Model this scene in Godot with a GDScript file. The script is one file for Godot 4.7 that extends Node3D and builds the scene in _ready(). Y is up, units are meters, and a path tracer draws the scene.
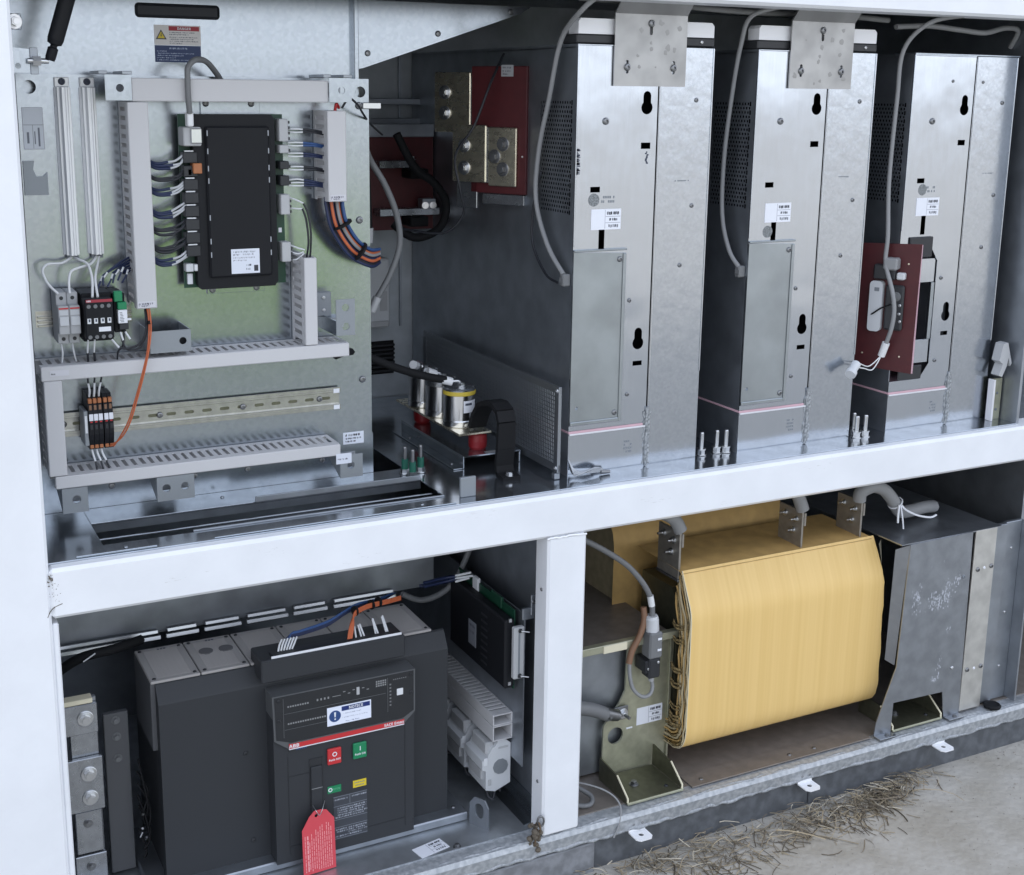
extends Node3D

var M := {}
var taken := {}
var shared := {}
var rng := RandomNumberGenerator.new()

# ---------------------------------------------------------------- mesh gatherer
class Shape:
	var st := SurfaceTool.new()
	var smooth := -1
	var count := 0
	func _init():
		st.begin(Mesh.PRIMITIVE_TRIANGLES)
	func tri(a: Vector3, b: Vector3, c: Vector3, out: Vector3, ua := Vector2.ZERO, ub := Vector2.ZERO, uc := Vector2.ZERO):
		if (c - a).cross(b - a).dot(out) < 0.0:
			var t := b
			b = c
			c = t
			var tu := ub
			ub = uc
			uc = tu
		var ps := [a, b, c]
		var us := [ua, ub, uc]
		for i in 3:
			st.set_smooth_group(smooth)
			st.set_uv(us[i])
			st.add_vertex(ps[i])
		count += 1
	func quad(a: Vector3, b: Vector3, c: Vector3, d: Vector3, out: Vector3):
		tri(a, b, c, out)
		tri(a, c, d, out)
	func quad_uv(a: Vector3, b: Vector3, c: Vector3, d: Vector3, out: Vector3):
		tri(a, b, c, out, Vector2(0, 1), Vector2(1, 1), Vector2(1, 0))
		tri(a, c, d, out, Vector2(0, 1), Vector2(1, 0), Vector2(0, 0))
	# box between two corners, edges chamfered by b, in an optional frame
	func box(lo: Vector3, hi: Vector3, b := 0.0, f := Transform3D.IDENTITY):
		var c := (lo + hi) * 0.5
		var h := ((hi - lo) * 0.5).abs()
		b = minf(b, minf(h.x, minf(h.y, h.z)) * 0.9)
		var at = func(s: Vector3, k: int) -> Vector3:
			var q := Vector3(s.x * h.x, s.y * h.y, s.z * h.z)
			if b > 0.0:
				for j in 3:
					if j != k:
						q[j] -= s[j] * b
			return f * (c + q)
		for k in 3:
			var i := (k + 1) % 3
			var j := (k + 2) % 3
			for s in [-1.0, 1.0]:
				var pts := []
				for e in [[-1, -1], [1, -1], [1, 1], [-1, 1]]:
					var sg := Vector3.ZERO
					sg[k] = s
					sg[i] = e[0]
					sg[j] = e[1]
					pts.append(at.call(sg, k))
				var o := Vector3.ZERO
				o[k] = s
				quad(pts[0], pts[1], pts[2], pts[3], f.basis * o)
		if b <= 0.0:
			return
		for k in 3:
			var i := (k + 1) % 3
			var j := (k + 2) % 3
			for si in [-1.0, 1.0]:
				for sj in [-1.0, 1.0]:
					var s0 := Vector3.ZERO
					s0[i] = si
					s0[j] = sj
					var s1 := s0
					s0[k] = -1
					s1[k] = 1
					var o := Vector3.ZERO
					o[i] = si
					o[j] = sj
					quad(at.call(s0, i), at.call(s1, i), at.call(s1, j), at.call(s0, j), f.basis * o)
		for sx in [-1.0, 1.0]:
			for sy in [-1.0, 1.0]:
				for sz in [-1.0, 1.0]:
					var s := Vector3(sx, sy, sz)
					tri(at.call(s, 0), at.call(s, 1), at.call(s, 2), f.basis * s)
	func cyl(p0: Vector3, p1: Vector3, r0: float, r1 := -1.0, seg := 12, caps := true):
		if r1 < 0.0:
			r1 = r0
		var ax := (p1 - p0).normalized()
		var u := ax.cross(Vector3.UP if absf(ax.y) < 0.9 else Vector3.RIGHT).normalized()
		var w := ax.cross(u)
		for i in seg:
			var a0 := TAU * i / seg
			var a1 := TAU * (i + 1) / seg
			var d0 := u * cos(a0) + w * sin(a0)
			var d1 := u * cos(a1) + w * sin(a1)
			smooth = 1 if seg > 6 else -1
			quad(p0 + d0 * r0, p0 + d1 * r0, p1 + d1 * r1, p1 + d0 * r1, d0 + d1)
			smooth = -1
			if caps:
				tri(p0, p0 + d0 * r0, p0 + d1 * r0, -ax)
				tri(p1, p1 + d0 * r1, p1 + d1 * r1, ax)
		smooth = -1
	# surface of revolution: profile of (radius, height) along ax
	func lathe(o: Vector3, ax: Vector3, profile: Array, seg := 24, smoothed := false):
		ax = ax.normalized()
		var u := ax.cross(Vector3.UP if absf(ax.y) < 0.9 else Vector3.RIGHT).normalized()
		var w := ax.cross(u)
		for k in profile.size() - 1:
			var a: Vector2 = profile[k]
			var b: Vector2 = profile[k + 1]
			var nr := (b.y - a.y)
			var nh := -(b.x - a.x)
			for i in seg:
				var t0 := TAU * i / seg
				var t1 := TAU * (i + 1) / seg
				var d0 := u * cos(t0) + w * sin(t0)
				var d1 := u * cos(t1) + w * sin(t1)
				smooth = (2 if smoothed else 2 + k)
				var o2 := (d0 + d1) * 0.5 * nr + ax * nh
				if a.x > 1e-6:
					tri(o + ax * a.y + d0 * a.x, o + ax * a.y + d1 * a.x, o + ax * b.y + d1 * b.x, o2)
				if b.x > 1e-6:
					tri(o + ax * a.y + d0 * a.x, o + ax * b.y + d1 * b.x, o + ax * b.y + d0 * b.x, o2)
		smooth = -1
	func tube(pts: Array, r: float, seg := 8, steps := 6, caps := true):
		var line := []
		var n := pts.size()
		for i in n - 1:
			var p0: Vector3 = pts[maxi(i - 1, 0)]
			var p1: Vector3 = pts[i]
			var p2: Vector3 = pts[i + 1]
			var p3: Vector3 = pts[mini(i + 2, n - 1)]
			for k in steps:
				line.append(p1.cubic_interpolate(p2, p0, p3, float(k) / steps))
		line.append(pts[n - 1])
		var u := Vector3.ZERO
		var rings := []
		for i in line.size():
			var t: Vector3 = ((line[mini(i + 1, line.size() - 1)] as Vector3) - (line[maxi(i - 1, 0)] as Vector3)).normalized()
			if u == Vector3.ZERO:
				u = t.cross(Vector3.UP if absf(t.y) < 0.9 else Vector3.RIGHT).normalized()
			u = (u - t * u.dot(t)).normalized()
			var w := t.cross(u)
			var ring := []
			for k in seg:
				ring.append(line[i] + (u * cos(TAU * k / seg) + w * sin(TAU * k / seg)) * r)
			rings.append(ring)
		for i in rings.size() - 1:
			for k in seg:
				var k2 := (k + 1) % seg
				smooth = 1
				quad(rings[i][k], rings[i][k2], rings[i + 1][k2], rings[i + 1][k], (rings[i][k] + rings[i][k2]) * 0.5 - line[i])
		smooth = -1
		if caps:
			for k in seg:
				tri(line[0], rings[0][k], rings[0][(k + 1) % seg], line[0] - line[1])
				var e := rings.size() - 1
				tri(line[e], rings[e][k], rings[e][(k + 1) % seg], line[e] - line[e - 1])
	# plate: a polygon with holes in the frame o, u, v, thickened by d along u x v
	func plate(poly: PackedVector2Array, holes: Array, o: Vector3, u: Vector3, v: Vector3, d: float):
		var n := u.cross(v).normalized()
		var k := 1000.0
		var big := PackedVector2Array()
		var lo := Vector2(1e9, 1e9)
		var hi := -lo
		for p in poly:
			big.append(p * k)
			lo = lo.min(p * k)
			hi = hi.max(p * k)
		var bh := []
		var xs := [lo.x - 1.0, hi.x + 1.0]
		for h in holes:
			var q := PackedVector2Array()
			var c := 0.0
			for p in h:
				q.append(p * k)
				c += p.x * k / h.size()
			bh.append(q)
			xs.append(c)
		xs.sort()
		var put = func(p: Vector2, e: float) -> Vector3:
			return o + u * (p.x / k) + v * (p.y / k) + n * e
		for i in xs.size() - 1:
			if xs[i + 1] - xs[i] < 0.02:
				continue
			var pieces := [big]
			if not bh.is_empty():
				pieces = Geometry2D.intersect_polygons(big, PackedVector2Array([Vector2(xs[i], lo.y - 1), Vector2(xs[i + 1], lo.y - 1), Vector2(xs[i + 1], hi.y + 1), Vector2(xs[i], hi.y + 1)]))
				for h in bh:
					var nxt := []
					for q in pieces:
						nxt.append_array(Geometry2D.clip_polygons(q, h))
					pieces = nxt
			for q in pieces:
				var ix := Geometry2D.triangulate_polygon(q)
				for t in ix.size() / 3:
					var a: Vector2 = q[ix[t * 3]]
					var b: Vector2 = q[ix[t * 3 + 1]]
					var c: Vector2 = q[ix[t * 3 + 2]]
					tri(put.call(a, d), put.call(b, d), put.call(c, d), n * signf(d))
					tri(put.call(a, 0.0), put.call(b, 0.0), put.call(c, 0.0), -n * signf(d))
			if bh.is_empty():
				break
		var loops := [big]
		loops.append_array(bh)
		for li in loops.size():
			var lp: PackedVector2Array = loops[li]
			var cw := Geometry2D.is_polygon_clockwise(lp)
			for i in lp.size():
				var a := lp[i]
				var b := lp[(i + 1) % lp.size()]
				var nn := Vector2(b.y - a.y, a.x - b.x)
				if cw != (li > 0):
					nn = -nn
				quad(put.call(a, 0.0), put.call(b, 0.0), put.call(b, d), put.call(a, d), u * nn.x + v * nn.y)
	func mesh() -> ArrayMesh:
		st.generate_normals()
		st.index()
		return st.commit()

# ---------------------------------------------------------------- scene helpers
func v(x: float, y: float, z: float) -> Vector3:
	return Vector3(x, y, z)

func numbered(called: String) -> String:
	if not taken.has(called):
		taken[called] = 0
		return called
	taken[called] += 1
	return "%s_%03d" % [called, taken[called]]

func thing(called: String, label: String, category: String, at := Vector3.ZERO, group := "") -> Node3D:
	var o := Node3D.new()
	o.name = numbered(called)
	add_child(o)
	o.position = at
	o.set_meta("label", label)
	o.set_meta("category", category)
	if group != "":
		o.set_meta("group", group)
	return o

# commits a shape given in world coordinates as a part (or, without a parent, as a top-level node)
func part(called: String, s: Shape, m: Material, parent: Node3D = null, label := "") -> MeshInstance3D:
	var o := MeshInstance3D.new()
	o.mesh = s.mesh()
	o.material_override = m
	o.cast_shadow = GeometryInstance3D.SHADOW_CASTING_SETTING_ON
	if parent == null:
		o.name = numbered(called)
		add_child(o)
	else:
		o.name = called
		parent.add_child(o, true)
		var n: Node = parent
		var off := Vector3.ZERO
		while n != self and n is Node3D:
			off += (n as Node3D).position
			n = n.get_parent()
		o.position = -off
	if label != "":
		o.set_meta("label", label)
	return o

func bx(called: String, lo: Vector3, hi: Vector3, m: Material, parent: Node3D, b := 0.0, label := "") -> MeshInstance3D:
	var s := Shape.new()
	s.box(lo, hi, b)
	return part(called, s, m, parent, label)

func tubes(called: String, lines: Array, r: float, m: Material, parent: Node3D, seg := 8) -> MeshInstance3D:
	var s := Shape.new()
	for l in lines:
		s.tube(l, r, seg)
	return part(called, s, m, parent)

# a shared small mesh turned so that its +y looks along n
func fixing(called: String, key: String, at: Vector3, n: Vector3, m: Material, parent: Node3D, spin := 0.0) -> MeshInstance3D:
	var o := MeshInstance3D.new()
	o.mesh = shared[key]
	o.material_override = m
	o.name = called
	parent.add_child(o, true)
	n = n.normalized()
	var x := n.cross(Vector3.UP if absf(n.y) < 0.9 else Vector3.RIGHT).normalized()
	var bs := Basis(x, n, x.cross(n))
	var q: Node = parent
	var off := Vector3.ZERO
	while q != self and q is Node3D:
		off += (q as Node3D).position
		q = q.get_parent()
	o.transform = Transform3D(bs * Basis(Vector3.UP, spin), at - off)
	return o

func rect(x0: float, y0: float, x1: float, y1: float) -> PackedVector2Array:
	return PackedVector2Array([Vector2(x0, y0), Vector2(x1, y0), Vector2(x1, y1), Vector2(x0, y1)])

func ring(x: float, y: float, r: float, n := 14) -> PackedVector2Array:
	var q := PackedVector2Array()
	for i in n:
		q.append(Vector2(x + r * cos(TAU * i / n), y + r * sin(TAU * i / n)))
	return q

func round_rect(x0: float, y0: float, x1: float, y1: float, r: float, n := 4) -> PackedVector2Array:
	var q := PackedVector2Array()
	var cs := [Vector2(x1 - r, y0 + r), Vector2(x1 - r, y1 - r), Vector2(x0 + r, y1 - r), Vector2(x0 + r, y0 + r)]
	for k in 4:
		for i in n + 1:
			var a := -PI / 2 + PI / 2 * k + PI / 2 * i / n
			q.append(cs[k] + Vector2(cos(a), sin(a)) * r)
	return q

func keyhole(x: float, y: float, r0 := 0.0108, r1 := 0.0074, up := 0.017) -> PackedVector2Array:
	var q := PackedVector2Array()
	var a0 := acos(r1 / r0)
	for i in 13:
		var a := PI - (PI / 2 - asin(r1 / r0)) * 0.0 + 0.0
		a = PI / 2 + (PI / 2 - a0) + (TAU - 2 * (PI / 2 - a0)) * i / 12.0
		q.append(Vector2(x + r0 * cos(a), y - up * 0.5 + r0 * sin(a)))
	for i in 7:
		var a := PI * i / 6.0
		q.append(Vector2(x + r1 * cos(a), y + up * 0.6 + r1 * sin(a)))
	return q

func words(said: String, at: Vector3, right: Vector3, up: Vector3, height: float, m: Material, parent: Node3D, called := "lettering", wide := 1.0) -> MeshInstance3D:
	var t := TextMesh.new()
	var f := SystemFont.new()
	f.font_names = PackedStringArray(["Droid Sans"])
	f.font_weight = 700
	t.font = f
	t.text = said
	t.font_size = 32
	t.pixel_size = height / 24.0
	t.depth = 0.0004
	t.curve_step = 2.0
	var o := MeshInstance3D.new()
	o.mesh = t
	o.material_override = m
	o.name = called
	parent.add_child(o, true)
	var q: Node = parent
	var off := Vector3.ZERO
	while q != self and q is Node3D:
		off += (q as Node3D).position
		q = q.get_parent()
	o.transform = Transform3D(Basis(right.normalized() * wide, up.normalized(), right.cross(up).normalized()), at - off)
	return o

# ---------------------------------------------------------------- materials
func noise_image(size: int, freq: float, kind: int, seed_: int, lo: Color, hi: Color, stretch := Vector2.ONE, gain := 1.0, octaves := 3) -> ImageTexture:
	var n := FastNoiseLite.new()
	n.noise_type = kind
	n.frequency = freq
	n.seed = seed_
	n.fractal_octaves = octaves
	n.cellular_return_type = FastNoiseLite.RETURN_CELL_VALUE
	var src := n.get_seamless_image(size, size)
	var img := Image.create(size, size, true, Image.FORMAT_RGB8)
	for y in size:
		for x in size:
			var t := src.get_pixel(int(x * stretch.x) % size, int(y * stretch.y) % size).r
			t = clampf(0.5 + (t - 0.5) * gain, 0, 1)
			img.set_pixel(x, y, lo.lerp(hi, t))
	img.generate_mipmaps()
	return ImageTexture.create_from_image(img)

# long fibres or brush lines: fine across, drawn out along v; mirrored so that it tiles
func fibre_image(size: int, across: float, along: float, seed_: int, lo: Color, hi: Color, gain := 1.0) -> ImageTexture:
	var n := FastNoiseLite.new()
	n.noise_type = FastNoiseLite.TYPE_SIMPLEX
	n.frequency = 1.0
	n.seed = seed_
	n.fractal_octaves = 4
	var img := Image.create(size, size, true, Image.FORMAT_RGB8)
	for y in size:
		var fy := absf(2.0 * y / size - 1.0) * along
		for x in size:
			var fx := absf(2.0 * x / size - 1.0) * across
			var t := clampf(0.5 + n.get_noise_2d(fx, fy) * gain, 0, 1)
			img.set_pixel(x, y, lo.lerp(hi, t))
	img.generate_mipmaps()
	return ImageTexture.create_from_image(img)

func plain(c: Color, rough := 0.5, metal := 0.0, spec := 0.5) -> StandardMaterial3D:
	var m := StandardMaterial3D.new()
	m.albedo_color = c.linear_to_srgb()
	m.roughness = rough
	m.metallic = metal
	m.metallic_specular = spec
	return m

func textured(c: Color, rough: float, metal: float, alb: Texture2D, rgh: Texture2D, scale: float, world := false) -> StandardMaterial3D:
	var m := plain(c, rough, metal)
	m.albedo_texture = alb
	if rgh:
		m.roughness_texture = rgh
		m.roughness_texture_channel = BaseMaterial3D.TEXTURE_CHANNEL_RED
	m.uv1_triplanar = true
	m.uv1_world_triplanar = world
	m.uv1_scale = Vector3.ONE * scale
	return m

func make_materials():
	var w := Color.WHITE
	var spangle := noise_image(512, 0.035, FastNoiseLite.TYPE_CELLULAR, 3, Color(0.95, 0.953, 0.956), w, Vector2.ONE, 1.0, 1)
	var spangle_r := noise_image(512, 0.035, FastNoiseLite.TYPE_CELLULAR, 9, Color(0.955, 0, 0), Color(1, 0, 0), Vector2.ONE, 1.0, 1)
	var streak := fibre_image(1024, 130.0, 1.6, 5, Color(0.975, 0.978, 0.98), w, 0.7)
	var streak_r := fibre_image(512, 18.0, 4.0, 6, Color(0.86, 0, 0), Color(1, 0, 0), 0.9)
	var cloud := noise_image(512, 0.012, FastNoiseLite.TYPE_SIMPLEX, 7, Color(0.92, 0.92, 0.92), w, Vector2.ONE, 1.5, 5)
	var cloud_r := noise_image(512, 0.016, FastNoiseLite.TYPE_SIMPLEX, 8, Color(0.86, 0, 0), Color(1, 0, 0), Vector2.ONE, 1.6, 5)
	var fine := noise_image(256, 0.2, FastNoiseLite.TYPE_SIMPLEX, 11, Color(0.95, 0.95, 0.95), w, Vector2.ONE, 1.4, 2)
	M.galv = textured(Color(0.425, 0.465, 0.505), 0.21, 0.95, spangle, spangle_r, 11.0)
	M.sheet = textured(Color(0.56, 0.595, 0.645), 0.18, 1.0, streak, streak_r, 1.6, true)
	var warp := FastNoiseLite.new()
	warp.frequency = 0.006
	warp.seed = 71
	warp.fractal_octaves = 4
	warp.fractal_gain = 0.35
	var wimg := warp.get_seamless_image(512, 512)
	wimg.convert(Image.FORMAT_RGBA8)
	wimg.bump_map_to_normal_map(6.0)
	M.sheet.normal_enabled = true
	M.sheet.normal_texture = ImageTexture.create_from_image(wimg)
	M.sheet.normal_scale = 0.13
	M.sheet_spangle = textured(Color(0.535, 0.57, 0.615), 0.20, 1.0, noise_image(512, 0.05, FastNoiseLite.TYPE_CELLULAR, 14, Color(0.955, 0.957, 0.96), w, Vector2.ONE, 1.0, 1), spangle_r, 9.0, true)
	M.sheet_spangle.normal_enabled = true
	M.sheet_spangle.normal_texture = M.sheet.normal_texture
	M.sheet_spangle.normal_scale = 0.13
	M.sheet_cover = textured(Color(0.40, 0.435, 0.455), 0.36, 0.9, cloud, cloud_r, 1.3, true)
	M.bracket_steel = textured(Color(0.42, 0.42, 0.415), 0.42, 0.85, noise_image(256, 0.012, FastNoiseLite.TYPE_SIMPLEX, 21, Color(0.90, 0.90, 0.90), w, Vector2.ONE, 1.8, 4), cloud_r, 3.0, true)
	M.inner = textured(Color(0.40, 0.43, 0.47), 0.46, 0.9, cloud, cloud_r, 2.0)
	M.floor_sheet = textured(Color(0.50, 0.535, 0.575), 0.17, 0.95, cloud, cloud_r, 3.0)
	M.dark_sheet = textured(Color(0.40, 0.43, 0.47), 0.46, 0.9, cloud, cloud_r, 2.0)
	M.box_grey = textured(Color(0.385, 0.41, 0.445), 0.36, 0.85, cloud, cloud_r, 3.0)
	M.tab_grey = textured(Color(0.30, 0.325, 0.35), 0.5, 0.5, fine, null, 12.0)
	M.white = textured(Color(0.83, 0.85, 0.88), 0.42, 0.0, noise_image(512, 0.008, FastNoiseLite.TYPE_SIMPLEX, 31, Color(0.975, 0.975, 0.975), w, Vector2.ONE, 1.4, 5), cloud_r, 1.5)
	M.white_metal = plain(Color(0.85, 0.86, 0.88), 0.4, 0.0)
	M.duct = textured(Color(0.60, 0.60, 0.61), 0.5, 0.0, fine, null, 20.0)
	M.black = plain(Color(0.022, 0.024, 0.028), 0.45)
	M.case_black = textured(Color(0.013, 0.014, 0.017), 0.5, 0.0, fine, null, 30.0)
	M.case_black.metallic_specular = 0.32
	M.rubber = plain(Color(0.012, 0.0125, 0.014), 0.7, 0.0, 0.3)
	M.breaker = textured(Color(0.040, 0.043, 0.048), 0.48, 0.0, fine, null, 40.0)
	M.breaker.metallic_specular = 0.36
	M.breaker_dark = textured(Color(0.032, 0.034, 0.038), 0.5, 0.0, fine, null, 40.0)
	M.breaker_top = textured(Color(0.40, 0.385, 0.375), 0.55, 0.0, fine, null, 30.0)
	M.smoky = plain(Color(0.022, 0.024, 0.027), 0.22)
	M.panel_rim = plain(Color(0.10, 0.105, 0.11), 0.3)
	M.red = plain(Color(0.55, 0.03, 0.035), 0.45)
	M.tag_red = textured(Color(0.66, 0.07, 0.09), 0.5, 0.0, fine, null, 30.0)
	M.tag_print = plain(Color(0.80, 0.35, 0.36), 0.6)
	M.green = plain(Color(0.01, 0.22, 0.09), 0.4)
	M.yellow = plain(Color(0.68, 0.52, 0.03), 0.45)
	M.pcb = textured(Color(0.008, 0.055, 0.03), 0.4, 0.0, fine, null, 40.0)
	M.glastic = textured(Color(0.075, 0.008, 0.011), 0.5, 0.0, cloud, null, 6.0)
	M.insulator = plain(Color(0.24, 0.012, 0.016), 0.4)
	M.orange = plain(Color(0.52, 0.13, 0.05), 0.5)
	M.terminal_orange = plain(Color(0.40, 0.15, 0.06), 0.5)
	M.grey_plastic = textured(Color(0.47, 0.48, 0.49), 0.5, 0.0, fine, null, 25.0)
	M.light_plastic = textured(Color(0.62, 0.64, 0.66), 0.5, 0.0, fine, null, 25.0)
	M.wire_blue = plain(Color(0.012, 0.022, 0.07), 0.45)
	M.wire_mid_blue = plain(Color(0.03, 0.08, 0.22), 0.45)
	M.wire_black = plain(Color(0.018, 0.02, 0.026), 0.45)
	M.wire_white = plain(Color(0.76, 0.77, 0.78), 0.5)
	M.sleeve = plain(Color(0.70, 0.72, 0.74), 0.5)
	M.hose = plain(Color(0.17, 0.175, 0.18), 0.5)
	M.hose_light = plain(Color(0.26, 0.265, 0.27), 0.55)
	M.hose_brown = plain(Color(0.22, 0.12, 0.07), 0.55)
	M.steel = plain(Color(0.62, 0.63, 0.64), 0.28, 1.0)
	M.steel_dull = plain(Color(0.25, 0.255, 0.265), 0.36, 0.95)
	M.copper_tin = textured(Color(0.80, 0.74, 0.58), 0.30, 0.95, cloud, cloud_r, 6.0)
	M.bar_tin = textured(Color(0.41, 0.43, 0.455), 0.28, 0.9, cloud, cloud_r, 6.0)
	M.chromate = textured(Color(0.50, 0.50, 0.37), 0.42, 0.6, cloud, cloud_r, 5.0)
	M.chromate_dark = textured(Color(0.17, 0.17, 0.12), 0.4, 0.75, cloud, cloud_r, 7.0)
	M.rail_steel = textured(Color(0.56, 0.56, 0.525), 0.22, 0.95, cloud, cloud_r, 6.0)
	M.alu = plain(Color(0.86, 0.87, 0.88), 0.36, 0.2)
	M.can = plain(Color(0.80, 0.80, 0.80), 0.2, 1.0)
	M.can_gold = plain(Color(0.60, 0.46, 0.06), 0.4)
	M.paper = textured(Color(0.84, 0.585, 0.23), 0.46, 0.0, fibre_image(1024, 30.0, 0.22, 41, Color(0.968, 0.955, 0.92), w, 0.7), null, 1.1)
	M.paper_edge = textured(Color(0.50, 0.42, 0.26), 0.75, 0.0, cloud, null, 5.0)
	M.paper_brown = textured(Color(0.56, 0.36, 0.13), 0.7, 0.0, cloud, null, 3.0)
	M.tray = textured(Color(0.25, 0.22, 0.195), 0.5, 0.35, cloud, cloud_r, 4.0)
	M.sealed = textured(Color(0.50, 0.52, 0.54), 0.45, 0.4, noise_image(512, 0.03, FastNoiseLite.TYPE_SIMPLEX, 51, Color(0.84, 0.85, 0.86), w, Vector2(1, 1), 1.8, 5), cloud_r, 4.0)
	M.caulk = textured(Color(0.42, 0.44, 0.46), 0.55, 0.0, noise_image(256, 0.05, FastNoiseLite.TYPE_SIMPLEX, 52, Color(0.80, 0.81, 0.82), w, Vector2.ONE, 2.0, 4), null, 8.0)
	M.plinth = textured(Color(0.13, 0.14, 0.155), 0.6, 0.1, noise_image(512, 0.02, FastNoiseLite.TYPE_SIMPLEX, 53, Color(0.84, 0.84, 0.84), w, Vector2.ONE, 1.8, 5), null, 2.5)
	M.plinth_light = textured(Color(0.26, 0.27, 0.29), 0.6, 0.1, noise_image(512, 0.02, FastNoiseLite.TYPE_SIMPLEX, 54, Color(0.84, 0.84, 0.84), w, Vector2.ONE, 1.8, 5), null, 2.5)
	var conc := noise_image(1024, 0.006, FastNoiseLite.TYPE_SIMPLEX, 61, Color(0.91, 0.90, 0.88), w, Vector2.ONE, 1.6, 8)
	M.concrete = textured(Color(0.45, 0.43, 0.39), 0.85, 0.0, conc, null, 0.9)
	M.concrete.normal_enabled = true
	var nn := FastNoiseLite.new()
	nn.frequency = 0.09
	nn.seed = 63
	nn.fractal_octaves = 5
	var bump := nn.get_seamless_image(512, 512)
	bump.convert(Image.FORMAT_RGBA8)
	bump.bump_map_to_normal_map(2.5)
	M.concrete.normal_texture = ImageTexture.create_from_image(bump)
	M.concrete.normal_scale = 0.4
	M.straw = plain(Color(0.40, 0.33, 0.22), 0.8)
	M.straw.vertex_color_use_as_albedo = true
	M.straw.albedo_color = Color.WHITE
	M.pink = plain(Color(0.62, 0.40, 0.45), 0.5)
	M.foam_white = plain(Color(0.72, 0.72, 0.74), 0.5)
	M.ink = plain(Color(0.05, 0.06, 0.09), 0.6)
	M.ink_grey = plain(Color(0.20, 0.22, 0.24), 0.6)
	M.print_white = plain(Color(0.75, 0.77, 0.8), 0.55)
	M.blue_print = plain(Color(0.02, 0.06, 0.20), 0.5)
	M.pale = plain(Color(0.78, 0.80, 0.84), 0.5)
	M.mud = textured(Color(0.13, 0.11, 0.085), 0.9, 0.0, cloud, null, 12.0)
	M.scuff = plain(Color(0.42, 0.44, 0.48), 0.7)

func make_fixings():
	var s := Shape.new()   # pan screw, unit radius, looking along +y
	s.lathe(Vector3.ZERO, Vector3.UP, [Vector2(1.0, 0), Vector2(0.97, 0.25), Vector2(0.8, 0.5), Vector2(0.5, 0.6), Vector2(0.42, 0.6), Vector2(0.38, 0.25), Vector2(0, 0.25)], 14)
	for r in [2, 3, 4, 5, 6]:
		shared["screw%d" % r] = scaled(s, r * 0.001)
	s = Shape.new()        # hexagon bolt on a washer, unit radius of the washer
	s.lathe(Vector3.ZERO, Vector3.UP, [Vector2(1.0, 0), Vector2(1.0, 0.12), Vector2(0.94, 0.16), Vector2(0.3, 0.16)], 20)
	s.lathe(v(0, 0.16, 0), Vector3.UP, [Vector2(0.78, 0), Vector2(0.78, 0.14), Vector2(0.3, 0.14)], 20)
	s.cyl(v(0, 0.3, 0), v(0, 0.72, 0), 0.66, 0.66, 6)
	s.lathe(v(0, 0.72, 0), Vector3.UP, [Vector2(0.5, 0), Vector2(0.46, 0.05), Vector2(0, 0.05)], 12)
	for r in [5, 7, 9, 10, 12]:
		shared["bolt%d" % r] = scaled(s, r * 0.001)
	s = Shape.new()        # upright stud with nut and washer
	s.lathe(Vector3.ZERO, Vector3.UP, [Vector2(1.0, 0), Vector2(1.0, 0.15), Vector2(0.4, 0.15)], 18)
	s.cyl(v(0, 0.15, 0), v(0, 1.0, 0), 0.75, 0.75, 6)
	s.cyl(v(0, 1.0, 0), v(0, 1.25, 0), 0.9, 0.9, 16)
	s.lathe(v(0, 1.25, 0), Vector3.UP, [Vector2(0.42, 0), Vector2(0.42, 2.9), Vector2(0.34, 3.1), Vector2(0, 3.1)], 12)
	shared["stud"] = scaled(s, 0.0095)

func scaled(s: Shape, k: float) -> ArrayMesh:
	var st := SurfaceTool.new()
	st.begin(Mesh.PRIMITIVE_TRIANGLES)
	if not shared.has(s):
		shared[s] = s.mesh()
	st.append_from(shared[s], 0, Transform3D(Basis.from_scale(Vector3.ONE * k), Vector3.ZERO))
	return st.commit()

# sticker: a thin sheet with printed rows
func print_texture(w: int, h: int, back: Color, rows: Array) -> ImageTexture:
	var img := Image.create(w, h, true, Image.FORMAT_RGB8)
	img.fill(back)
	for r in rows:
		if r[0] == "rect":
			img.fill_rect(Rect2i(r[1], r[2], r[3], r[4]), r[5])
		else:   # a row of small print: broken dashes
			var x: int = r[1]
			while x < r[1] + r[3]:
				var l := rng.randi_range(2, 7)
				for k in l:
					if rng.randf() < 0.75 and x + k < w:
						img.fill_rect(Rect2i(x + k, r[2] + rng.randi_range(0, 1), 1, maxi(1, int(r[4]) - rng.randi_range(0, 1))), r[5])
				x += l + rng.randi_range(1, 2)
	img.generate_mipmaps()
	return ImageTexture.create_from_image(img)

func sticker(called: String, o: Vector3, right: Vector3, up: Vector3, w: float, h: float, tex: Texture2D, parent: Node3D, label := "") -> MeshInstance3D:
	var s := Shape.new()
	var n := right.cross(up).normalized()
	var a := o + n * 0.0006
	s.quad_uv(a, a + right * w, a + right * w + up * h, a + up * h, n)
	s.quad(o, o + right * w, a + right * w, a, -up)
	s.quad(o + up * h, o + right * w + up * h, a + right * w + up * h, a + up * h, up)
	s.quad(o, o + up * h, a + up * h, a, -right)
	s.quad(o + right * w, o + right * w + up * h, a + right * w + up * h, a + right * w, right)
	var m := plain(Color.WHITE, 0.45)
	m.albedo_texture = tex
	return part(called, s, m, parent, label)

func rating_label() -> ImageTexture:
	if not shared.has("rating"):
		var k := Color(0.12, 0.13, 0.18)
		shared["rating"] = print_texture(96, 56, Color(0.90, 0.91, 0.94), [["rect", 44, 2, 1, 52, Color(0.5, 0.5, 0.55)], ["rect", 46, 20, 48, 1, Color(0.5, 0.5, 0.55)], ["rect", 46, 37, 48, 1, Color(0.5, 0.5, 0.55)], ["row", 50, 7, 40, 8, k], ["row", 58, 25, 24, 7, k], ["row", 56, 42, 28, 8, k]])
	return shared["rating"]

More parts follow.
